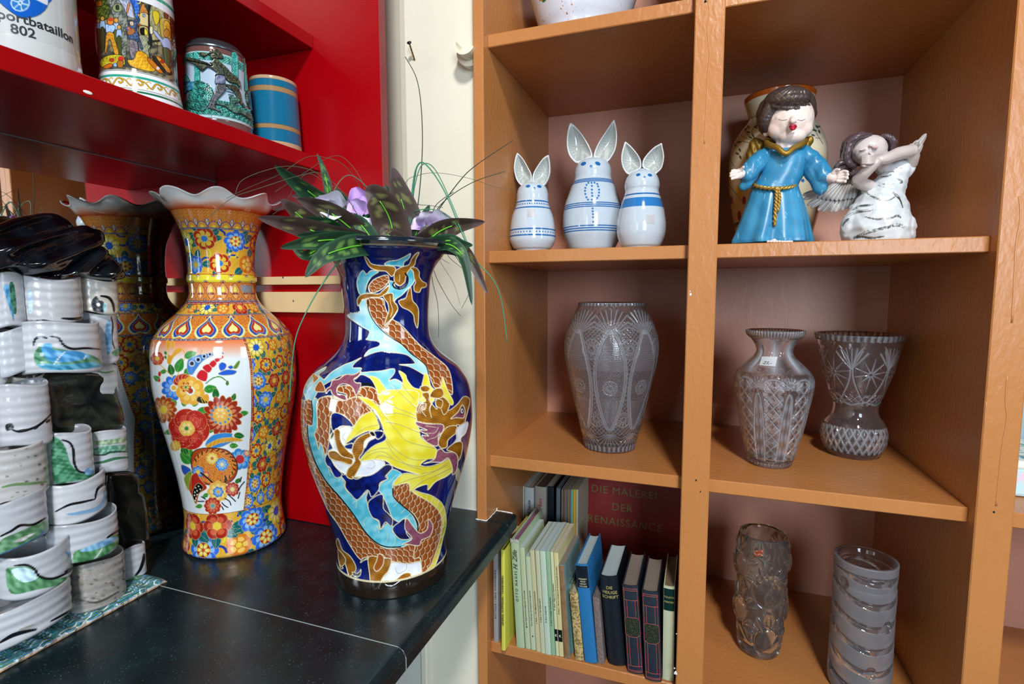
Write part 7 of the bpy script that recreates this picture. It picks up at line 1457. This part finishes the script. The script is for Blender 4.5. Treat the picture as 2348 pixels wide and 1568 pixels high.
# folded black sheets on top
def sheet(outline, off, D, ang_, f, seed, back=.02):
    R = RPl(off); ca, sa = math.cos(ang_), math.sin(ang_)
    def rg(x, y):
        v = (-x*sa+y*ca); u_ = x*ca+y*sa; return .0065*math.sin(v*f+seed+.006*u_)+.0022*math.sin(v*f*2.3+u_*.012+seed*2)+.0008*math.sin(u_*.09+seed)
    sm = mottle(H('07080c'), H('1a1e26'), 30, seed)
    def pt_(P):
        P.c = sm(np.clip(P.u, -500, 3000), np.clip(P.v, -500, 3000)); rr_ = random.Random(seed)
        for _ in range(22): P.disc(rr_.uniform(-30, 280), rr_.uniform(490, 640), rr_.uniform(1, 6), H('3c3428'), rr_.uniform(1, 3))
    puff('folded_sheet', outline, 0, D, M_GZB, rel, back=back, K=26, plane=R, smooth=3, ridge=rg, paint=(H('0a0b10'), pt_), prof=lambda s: max(0, 1-s**7)**.6)
sheet([(-60,560),(-30,530),(20,505),(65,493),(110,488),(140,497),(165,522),(150,545),(90,560),(0,580),(-60,590)], -.01, .022, -.25, .09, 3)
sheet([(-60,570),(0,545),(60,540),(120,530),(185,516),(205,522),(228,530),(227,560),(190,585),(150,612),(128,633),(60,632),(20,616),(-30,620),(-60,625)], .012, .030, -.30, .10, 5)
sheet([(112,636),(150,606),(185,578),(216,561),(235,570),(262,600),(283,626),(278,640),(240,643),(200,636),(160,630)], .018, .018, -.72, .12, 9)
# ================================================================ the two angel figurines
dg = None
def blob(name, prims, mt, par, voxel=.0016, smooth=6, base=(.8, .8, .8), paint=None, push=None, label=None):
    """union of soft shapes fused into one skin. prims: ('s',p,(rx,ry,rz)) ellipsoid, ('c',[p..],[r..]) limb"""
    bm = bmesh.new()
    def ball(p, r, seg=16):
        k = bmesh.ops.create_icosphere(bm, subdivisions=2 if seg < 20 else 3, radius=1)['verts']
        for v in k: v.co = Vector((p[0]+v.co.x*r[0], p[1]+v.co.y*r[1], p[2]+v.co.z*r[2]))
    for pr_ in prims:
        if pr_[0] == 's': ball(pr_[1], pr_[2], 24)
        else:
            C_ = spl(np.array(pr_[1], float), False, 6) if len(pr_[1]) > 2 else np.array([np.array(pr_[1][0])*(1-t)+np.array(pr_[1][1])*t for t in np.linspace(0, 1, 8)])
            Rr = np.interp(np.linspace(0, 1, len(C_)), np.linspace(0, 1, len(pr_[2])), pr_[2]); last = None
            for p, r in zip(C_, Rr):
                if last is None or np.linalg.norm(p-last) > r*.28: ball(p, (r, r, r)); last = p
    me = bpy.data.meshes.new('tmp'); bm.to_mesh(me); bm.free(); o = bpy.data.objects.new('tmp', me); COL.objects.link(o)
    md = o.modifiers.new('r', 'REMESH'); md.mode = 'VOXEL'; md.voxel_size = voxel; s = o.modifiers.new('s', 'SMOOTH'); s.factor = .5; s.iterations = smooth
    d = bpy.context.evaluated_depsgraph_get(); m2 = bpy.data.meshes.new_from_object(o.evaluated_get(d)); bpy.data.objects.remove(o)
    m2.name = name; m2.shade_smooth(); N_ = len(m2.vertices); co = np.zeros(N_*3, np.float32); m2.vertices.foreach_get('co', co); co = co.reshape(-1, 3).astype(float); no = np.zeros(N_*3, np.float32); m2.vertices.foreach_get('normal', no); no = no.reshape(-1, 3)
    if push is not None: co = co+no*push(co)[:, None]; m2.vertices.foreach_set('co', co.astype(np.float32).ravel())
    fr = (no*(co-np.array([0, 0, EYE]))).sum(1) < 0; X_, Y_ = proj(co); P = Paint(np.where(fr, X_, -1e6), np.where(fr, Y_, -1e6), base); P.co = co; P.no = no
    if paint: paint(P)
    a = m2.color_attributes.new('paint', 'FLOAT_COLOR', 'POINT'); c = np.ones((N_, 4), np.float32); c[:, :3] = srgb(P.c); a.data.foreach_set('color', c.ravel())
    m2.materials.clear(); m2.materials.append(mt); o = bpy.data.objects.new(name, m2); link(o, par)
    if label: o['label'] = label
    return o
M_FIG = painted('figurine_paint', .32, .1); M_FIGM = painted('figurine_metallic', .46, 0, metal=.6)
YA = 1.195
MP = lambda Yv: (np.array([0, Yv, 0]) @ cF+.03)/FPX/3.563      # metres per crop pixel, roughly
s_ = float((at(1780, 400, 'Y', YA)-np.array([0, 0, EYE])) @ cF)/FPX/3.563
def g(x, y, k=0, Yv=YA): return at(1640+x/3.563, 150+y/3.563, 'Y', Yv+k)
D = lambda L: [(1640+x/3.563, 150+y/3.563) for x, y in L]
def S(x, y, rx, ry, k=0, rk=None): return ('s', g(x, y, k), (rx*s_, (rk if rk is not None else rx)*s_, ry*s_))
def L(pts, rs_): return ('c', [g(*p) for p in pts], [r*s_ for r in rs_])
SKIN = H('ead8cf')
axb = g(470, 1440); an = empty('angel_figurine', (axb[0], YA, Z1), 'boy angel figurine with red lips and blue robe, arms spread', 'figurine')
# robe: turned body with deepening folds
rows = [(690,470,690),(720,425,735),(760,410,745),(820,400,742),(900,372,708),(960,335,672),(990,312,660),(1030,300,668),(1100,275,690),(1200,238,712),(1300,198,732),(1380,165,743),(1430,145,752),(1452,150,750)]
V = []; n = 200; pr = []
for y, a, b in rows:
    c_ = g((a+b)/2, y); pr.append((c_[0], max(c_[2], Z1+.0008), (b-a)/2*s_))
pr = np.array(pr); tt = np.linspace(0, 1, 130); u0 = np.linspace(0, 1, len(pr)); cx = np.interp(tt, u0, spl(pr[:, :1].repeat(2, 1), False, 1)[:, 0]) ; cz = np.interp(tt, u0, pr[:, 1]); cr = np.interp(tt, u0, pr[:, 2]); cx = np.interp(tt, u0, pr[:, 0])
for i in range(130):
    fold = max(0, (tt[i]-.35)/.65)**1.2
    for j in range(n):
        th = 2*math.pi*j/n; w = 1+fold*.075*(math.sin(7*th+1.2*math.sin(3*th)+2.2*tt[i])+.5*math.sin(13*th))+.010*math.sin(5*th+9*tt[i])*(1-fold); V.append((cx[i]+cr[i]*math.cos(th)*w, YA+cr[i]*.72*math.sin(th)*w, cz[i]))
V = np.array(V); i = np.arange(129)[:, None]*n; k = np.arange(n)[None, :]; F = np.stack([i+k, i+(k+1) % n, i+n+(k+1) % n, i+n+k], -1).reshape(-1, 4)
X_, Y_ = proj(V); fr = V[:, 1] < YA+.01; BLR = mottle(H('2b80ac'), H('3a90ba'), 22, 4); rs = random.Random(9)
def robepaint(P, m=None):
    P.c = BLR(np.clip(P.u, -500, 3000), np.clip(P.v, -500, 3000))
    for _ in range(90):
        x, y = D([(rs.uniform(180, 900), rs.uniform(760, 1400))])[0]; dx, dy = rs.uniform(-3, 3), rs.uniform(4, 12); P.line([(x, y), (x+dx*.5, y+dy*.6), (x+dx, y+dy)], rs.uniform(.7, 1.8), H('5f7884') if rs.random() < .6 else H('7cc4e4'))
P = Paint(np.where(fr, X_, -1e6), np.where(fr, Y_, -1e6), H('2f8ab6')); robepaint(P)
V2, F2 = capdisc(V, F, 0, n, (cx[0], YA, cz[0]+.002)); V2, F2 = capdisc(V2, F2, 129*n, n, (cx[-1], YA, cz[-1])); npmesh('robe', V2, F2, M_FIG, an, col=np.vstack([P.c, P.c[0], P.c[-1]]))
blob('sleeve', [L([(455,715,.0),(370,770,-.008),(300,840,-.018),(262,900,-.026)], [62,78,80,64]), L([(300,860,-.014),(262,950,-.020),(232,990,-.02)], [70,52,38])], M_FIG, an, paint=robepaint, push=lambda c: .0006*np.sin(c[:, 2]*120+c[:, 0]*330))
blob('sleeve', [L([(700,700,.0),(790,780,-.008),(860,860,-.018),(890,910,-.026)], [62,76,74,62]), L([(800,850,-.010),(850,950,-.016),(862,1010,-.016)], [80,66,52])], M_FIG, an, paint=robepaint, push=lambda c: .0006*np.sin(c[:, 2]*120-c[:, 0]*330))
blob('shoulders', [L([(430,725,0),(570,700,.002),(715,712,0)], [58,72,58])], M_FIG, an, paint=robepaint)
def hand(palm, fingers, thumb, nm='hand'):
    pr_ = [S(*palm)]+[L(f, r) for f, r in fingers]+[L(*thumb)]; blob(nm, pr_, M_FIG, an, voxel=.0009, smooth=3, base=SKIN)
hand((196,885,44,42,-.036,26), [([(185,865,-.042),(155,858,-.044),(136,862,-.048)],[14,13,11]),([(175,880,-.042),(142,878,-.046),(124,884,-.050)],[14,13,11]),([(175,898,-.042),(142,900,-.046),(124,905,-.050)],[14,13,11]),([(180,915,-.042),(150,922,-.044),(134,928,-.048)],[13,12,10])], ([(205,862,-.04),(222,838,-.044),(232,830,-.048)],[15,13,11])); 
blob('wrist', [L([(260,890,-.028),(215,888,-.035)], [36,34])], M_FIG, an, base=SKIN)
hand((985,912,50,44,-.036,28), [([(1005,885,-.042),(1050,866,-.046),(1078,870,-.052)],[15,14,12]),([(1010,902,-.042),(1058,890,-.046),(1084,893,-.052)],[15,14,12]),([(1008,922,-.042),(1055,918,-.046),(1080,922,-.052)],[15,14,12]),([(1000,944,-.042),(1040,948,-.044),(1062,950,-.050)],[14,13,11])], ([(965,880,-.04),(985,855,-.044),(1012,852,-.05)],[17,14,11]))
blob('wrist', [L([(905,912,-.028),(955,915,-.035)], [42,38])], M_FIG, an, base=SKIN)
# head
ch = g(612, 468)
def facepaint(P):
    P.c[:] = SKIN; x = (P.u-1640)*3.563; y = (P.v-150)*3.563
    for cx_, cy_, r in ((500,500,70),(735,500,60)): k = np.clip(1-np.hypot(x-cx_, y-cy_)/r, 0, 1)[:, None]*.35; P.c = P.c*(1-k)+H('e8b8a8')*k
    for pts in ([(518,440),(540,449),(565,449),(585,444)],[(672,443),(690,449),(712,449),(733,440)]): P.line(D(pts), 1.2, H('3a2c28'))
    P.disc(*D([(616, 468)])[0], 1.2, H('b08c80')); P.disc(*D([(652, 468)])[0], 1.2, H('b08c80'))
blob('head', [S(612,452,174,186,0,154), S(520,520,84,80,-.010,72), S(712,515,76,78,-.010,70), S(628,585,100,66,-.012,86), L([(634,430,-.040),(633,454,-.047)], [18,24]), S(608,462,14,10,-.042,14), S(658,462,13,10,-.042,14), S(546,425,50,30,-.026,26), S(702,425,46,30,-.026,26), S(635,508,64,40,-.024,30), S(415,545,26,40,.004,22), L([(590,600,0),(580,700,.004)], [88,96])], M_FIG, an, voxel=.0012, smooth=16, base=SKIN, paint=facepaint)
LR = H('a8102a')
blob('lips', [L([(615,506,-.0455),(634,507,-.047),(652,506,-.0455)], [8,10,8]), L([(604,503,-.0425),(619,490,-.047),(634,495,-.0475),(649,489,-.047),(664,502,-.0425)], [5,10,9,10,5]), L([(608,508,-.0425),(622,517,-.0475),(634,520,-.0485),(648,516,-.0475),(660,507,-.0425)], [5,10,12,10,5])], M_FIG, an, voxel=.0006, smooth=3, base=LR, label='bright red pursed lips')
HR = H('463a38'); st_ = [S(578,395,226,218,.022,180), S(588,285,170,96,-.012,150), S(600,300,150,62,-.020,128), L([(500,300,-.020),(440,370,-.018),(405,450,-.012),(412,520,.0)], [56,50,50,36]), L([(700,290,-.012),(765,350,-.002),(778,440,.006),(768,520,.012)], [50,34,26,18]),
 L([(480,330,-.030),(560,345,-.034),(640,352,-.034),(688,350,-.034)], [26,20,17,12]), L([(690,320,-.030),(740,325,-.022),(768,345,-.012)], [26,24,18])]
def strands(c0, f, amp):
    def f_(co):
        X__, Y__ = proj(co); x = (X__-1640)*3.563-c0[0]; y = (Y__-150)*3.563-c0[1]; a_ = np.arctan2(y, x); return amp*(np.sin(a_*f+np.hypot(x, y)*.006)+.5*np.sin(a_*f*2.3+1))
    return f_
def hairpaint(P):
    P.c[:] = HR; q_ = np.sin(P.co[:, 0]*700+P.co[:, 2]*380)*np.sin(P.co[:, 2]*200); k = np.clip(q_*.5, 0, 1)[:, None]; P.c = P.c*(1-.45*k)+H('6a5a56')*.45*k
    for pts in ([(520,225),(560,260),(600,290)],[(570,215),(620,255),(650,285)],[(500,260),(530,290)]): P.line(D(pts), .9, H('9c8440'))
blob('hair', st_, M_FIG, an, voxel=.0011, smooth=7, base=HR, paint=hairpaint, push=strands((700, 120), 22, .0007))
GOL = H('94742a')
blob('collar', [L([(415,618,.01),(440,650,-.02),(505,672,-.036),(575,722,-.043),(640,676,-.036),(715,640,-.022),(745,600,.006)], [20,26,24,22,24,26,22]), L([(745,600,.006),(600,640,.05),(415,618,.01)], [22,20,20])], M_FIGM, an, voxel=.0012, base=GOL, smooth=4, label='gold collar')
blob('wing', [L([(330,640,.030),(300,720,.032),(280,830,.032)], [52,46,26]), L([(370,650,.028),(330,760,.030)], [40,40])], M_FIGM, an, voxel=.0016, base=H('7c6020'), push=lambda c: .0008*np.sin(c[:, 0]*500+c[:, 2]*200), label='gold wing')
blob('wing', [L([(765,612,.030),(735,680,.032),(725,800,.034)], [36,40,24])], M_FIGM, an, voxel=.0016, base=H('9c7c28'), push=lambda c: .0008*np.sin(c[:, 0]*500+c[:, 2]*200), label='gold wing')
def rope(pts, r, nm='rope_belt'):
    C_ = spl(np.array([g(*p) for p in pts]), False, 10); bm = bmesh.new()
    for ph in (0, math.pi):
        P_ = []
        for i, p in enumerate(C_):
            t = C_[min(i+1, len(C_)-1)]-C_[max(i-1, 0)]; t /= np.linalg.norm(t); a = np.cross(t, [0, 1, 0.01]); a /= np.linalg.norm(a); b = np.cross(a, t); P_.append(p+(a*math.cos(i*.75+ph)+b*math.sin(i*.75+ph))*r*.55)
        tube(bm, P_, r*.72, 7)
    return mobj(nm, bm, mat('rope_gold', 'b8964a', .35, metal=.55), an, True, label='gold rope belt' if nm == 'rope_belt' else 'gold cord end')
f_ = .72*175*s_
rope([(308,962,.0),(330,985,-.020),(400,1000,-.034),(490,1004,-.0395),(580,998,-.035),(640,985,-.022),(662,968,0)], .0033)
rope([(498,1000,-.040),(500,1060,-.043),(495,1130,-.045),(490,1200,-.047),(486,1290,-.049)], .0030, 'cord'); rope([(515,1002,-.040),(525,1060,-.042),(522,1120,-.044),(508,1190,-.046)], .0026, 'cord')
blob('tassel', [L([(486,1285,-.050),(486,1308,-.051)], [13,12])], M_FIGM, an, voxel=.0008, base=GOL)
blob('foot', [L([(430+k*24,1437,-.040),(430+k*24,1438,-.056)], [12,11]) for k in range(5)]+[L([(470,1436,-.02),(480,1437,-.045)], [26,26])], M_FIG, an, voxel=.0009, smooth=2, base=SKIN)
blob('foot', [L([(545+k*20,1438,-.040),(545+k*20,1439,-.054)], [11,10]) for k in range(5)]+[L([(590,1436,-.02),(588,1437,-.045)], [24,24])], M_FIG, an, voxel=.0009, smooth=2, base=SKIN)
# ---- white seated angel
YA2 = 1.20
_g = g
def g(x, y, k=0, Yv=YA2): return _g(x, y, k, Yv)
base2 = g(1330, 1420); a2 = empty('angel_figurine', (base2[0], YA2, Z1), 'seated white angel figurine in a streaked dress, arms raised across its face', 'figurine')
def dresspaint(P):
    P.c = mottle(H('cfd8dc'), H('e2e8ea'), 16, 3)(np.clip(P.u, -500, 3000), np.clip(P.v, -500, 3000)); r = random.Random(12)
    def brush(pts, nn, spread, w=.8):
        C_ = spl(np.array(pts, float), False, 8)
        for _ in range(nn):
            i0 = r.randrange(0, max(1, len(C_)-6)); i1 = min(len(C_)-1, i0+r.randrange(4, 12)); o = r.uniform(-spread, spread); P.line(D([(q_[0], q_[1]+o) for q_ in C_[i0:i1:2]]), r.uniform(.35, w), H('2c2e2c') if r.random() < .7 else H('6a6e6c'), 2)
    brush([(1120,1180),(1180,1150),(1300,1140)], 14, 8); brush([(1330,960),(1400,980),(1480,940)], 10, 20); brush([(1210,1010),(1260,1060),(1340,1095),(1430,1095),(1480,1060)], 22, 9); brush([(1340,890),(1390,870),(1460,865),(1420,900),(1350,910)], 16, 6); brush([(1450,1040),(1500,1080),(1520,1120),(1535,1170)], 30, 12, 1.2); brush([(1050,1250),(1150,1200),(1300,1180)], 10, 10); brush([(1200,1230),(1320,1255),(1430,1250),(1480,1225),(1520,1240)], 26, 9, 1.1)
    brush([(1040,1320),(1060,1280),(1100,1250)], 22, 16); brush([(1130,1410),(1250,1360),(1380,1330),(1480,1300),(1570,1330)], 40, 14); brush([(1130,1415),(1180,1400),(1280,1410),(1400,1400)], 30, 9, 1.4); brush([(1480,925),(1530,950),(1500,960)], 12, 8); brush([(1480,838),(1540,840)], 6, 3)
blob('dress', [L([(1500,850,.0),(1450,930,0),(1400,1020,0),(1370,1110,.0)], [84,105,125,150]), L([(1360,1130,0),(1330,1230,0),(1320,1330,0),(1330,1400,0)], [165,215,245,260]), L([(1420,1200,-.01),(1480,1330,-.01),(1540,1410,-.0)], [130,130,70]), L([(1180,1200,-.01),(1120,1320,-.01),(1130,1400,-.0)], [80,90,80]), L([(1250,1010,-.004),(1300,1010,-.004)], [50,60]), L([(1560,880,.0),(1600,790,.0)], [46,44])], M_FIG, a2, voxel=.0017, smooth=5, base=H('d8e0e2'), paint=dresspaint, push=lambda c: .0008*np.sin(c[:, 2]*190+c[:, 0]*70+1.6*np.sin(c[:, 0]*45))+.0003*np.sin(c[:, 2]*420-c[:, 0]*60))
o_ = [q_ for q_ in a2.children if q_.name.startswith('dress')][0]
for v in o_.data.vertices:
    if v.co.z < Z1+.0006: v.co.z = Z1+.0006
SK2 = H('c8bcb8')
def skp(P): P.c[:] = SK2; k = np.clip(.5+.5*np.sin(P.co[:, 0]*160+P.co[:, 2]*120), 0, 1)[:, None]; P.c = P.c*(1-.3*k)+H('dcd2ce')*.3*k
blob('arm', [L([(1600,800,-.004),(1612,730,-.016),(1590,690,-.022)], [46,48,46]), L([(1600,700,-.022),(1500,720,-.034),(1400,760,-.044),(1330,775,-.048)], [50,50,42,32])], M_FIG, a2, voxel=.0014, smooth=6, base=SK2, paint=skp)
blob('arm', [L([(1250,985,-.010),(1190,960,-.022),(1165,930,-.030)], [50,48,46]), L([(1165,940,-.030),(1220,880,-.042),(1290,815,-.050),(1325,785,-.052)], [44,44,38,30])], M_FIG, a2, voxel=.0014, smooth=6, base=SK2, paint=skp)
blob('hand', [S(1285,770,44,30,-.052,26)]+[L([(1290,745+k*17,-.058),(1250,745+k*18,-.064),(1205,748+k*17,-.060)], [13,13,10]) for k in range(4)]+[L([(1300,755,-.056),(1290,728,-.060),(1262,716,-.060)], [14,12,10])], M_FIG, a2, voxel=.0009, smooth=2, base=SK2, paint=skp)
blob('hand', [S(1255,790,42,34,-.048,24)]+[L([(1250,772+k*15,-.054),(1218,780+k*14,-.060),(1196,776+k*14,-.054)], [11,10,9]) for k in range(4)]+[L([(1280,800,-.05),(1262,826,-.054),(1235,828,-.052)], [13,11,9])], M_FIG, a2, voxel=.0009, smooth=2, base=SK2, paint=skp)
def facep2(P):
    P.c[:] = H('d6cac8'); P.line(D([(1188,700),(1205,690),(1225,690)]), 1.0, H('8a7470')); P.disc(*D([(1272, 664)])[0], 1.3, H('9c8078')); P.disc(*D([(1308, 670)])[0], 4.6, H('d8a4aa'), 3.6)
blob('head', [S(1255,690,125,112,0,105), S(1325,655,58,66,-.008,60), S(1215,715,66,60,-.010,66), S(1272,656,16,12,-.029,14), S(1308,668,20,16,-.028,14), S(1200,690,24,9,-.027,12), L([(1330,740,.0),(1400,840,.004)], [70,76])], M_FIG, a2, voxel=.0012, smooth=6, base=SK2, paint=facep2)
hs = []
for k in range(13): a = k/12; hs.append(L([(1310-10*a,590+5*a,.0+.005*k),(1190-30*a,570+10*a,-.022+.008*k),(1100-30*a,640+20*a,-.020+.007*k),(1075-25*a,760+10*a,-.016+.006*k),(1110-10*a,820+10*a,-.012+.005*k)], [18,30,32,28,20]))
for k in range(6): a = k/5; hs.append(L([(1090,790,-.012+.006*k),(1020-15*a,800,-.012+.006*k),(990-10*a,840,-.010+.006*k),(1030,880+8*a,-.008+.006*k),(1110,890+6*a,-.008+.006*k),(1165,860,-.004+.006*k)], [18,20,20,20,20,14]))
for k in range(6): a = k/5; hs.append(L([(1330,590,.004+.006*k),(1400,578,-.006+.006*k),(1455-5*a,620,-.006+.006*k),(1450,680,-.002+.006*k)], [16,22,22,14]))
hs += [S(1060,835,85,48,.004,50), S(1160,690,124,132,.014,80), S(1400,640,72,66,.012,50), S(1390,640,60,60,.03,50)]
def hp2(P): P.c[:] = H('54444a'); q_ = np.sin(P.co[:, 0]*800+P.co[:, 2]*500); k = np.clip(q_*.6, 0, 1)[:, None]; P.c = P.c*(1-.4*k)+H('80727a')*.4*k
blob('hair', hs, M_FIG, a2, voxel=.0012, smooth=5, base=HR, paint=hp2, push=strands((1420, 520), 26, .0006))
# feathered wings
def feather(a, b, w, k0, k1, nm, par, c1=H('b8b2ae'), c2=H('77726e')):
    A_, B_ = g(*a, k0), g(*b, k1); ax = B_-A_; Lf = np.linalg.norm(ax); ax /= Lf; S_ = np.cross(ax, [0, 1, 0]); S_ /= np.linalg.norm(S_); n, m = 16, 9; V = []; c = []
    for sd in (-1, 1):
        for i in range(n+1):
            t = i/n; ww = w*s_*(math.sin(math.pi*min(1, t*.8+.2))**.33 if t < 1 else .25)
            for j in range(m): q_ = (j/(m-1)-.5)*2; V.append(A_+ax*Lf*t+S_*q_*ww+np.array([0, sd*.0016*(1-q_*q_)-(.0012 if abs(q_) < .1 else 0)*(1 if sd < 0 else 0), 0])); st = .5+.5*math.sin(t*40+abs(q_)*9); c.append(c1*(.6+.4*st)+c2*(.4-.4*st) if abs(q_) > .12 else H('c8c4c0'))
    F = []
    for sd in range(2):
        o = sd*(n+1)*m
        for i in range(n):
            for j in range(m-1): q4 = [o+i*m+j, o+i*m+j+1, o+(i+1)*m+j+1, o+(i+1)*m+j]; F.append(q4 if sd == 0 else q4[::-1])
    return npmesh(nm, np.array(V), np.array(F), M_FIG, par, col=np.array(c))
w1 = blob('wing', [L([(1190,960,.012),(1100,940,.014),(1010,960,.016),(940,1010,.018)], [46,44,36,24])], M_FIG, a2, voxel=.0014, smooth=4, base=H('8a8480'), push=lambda c: .0009*np.sin(c[:, 0]*900+c[:, 2]*700), label='grey feathered wing')
FW = lambda t: spl(np.array([(715,1060),(740,1130),(800,1170),(880,1195),(960,1200),(1040,1185),(1100,1150),(1150,1110)], float), False, 4)[int(t*28)]
for k in range(12): t = k/11; e_ = FW(t); st0 = (960+200*t, 1000-30*t); feather(st0, tuple(e_), 26, .014+.0006*k, .010+.0006*k, 'feather', w1)
for k in range(9): t = k/8; feather((1000+150*t, 955), (840+290*t, 1085+20*math.sin(3*t)), 22, .010, .008, 'feather', w1, H('b0aaa6'), H('6e6a66'))
w2 = blob('wing', [L([(1560,740,.012),(1600,700,.012),(1650,640,.012)], [34,36,22])], M_FIG, a2, voxel=.0014, smooth=3, base=H('8a8480'), label='grey feathered wing')
for a, b in (((1600,740),(1722,558)),((1610,760),(1690,640)),((1580,720),(1660,610)),((1610,790),(1655,700)),((1570,700),(1620,640))): feather(a, b, 24, .010, .010, 'feather', w2)
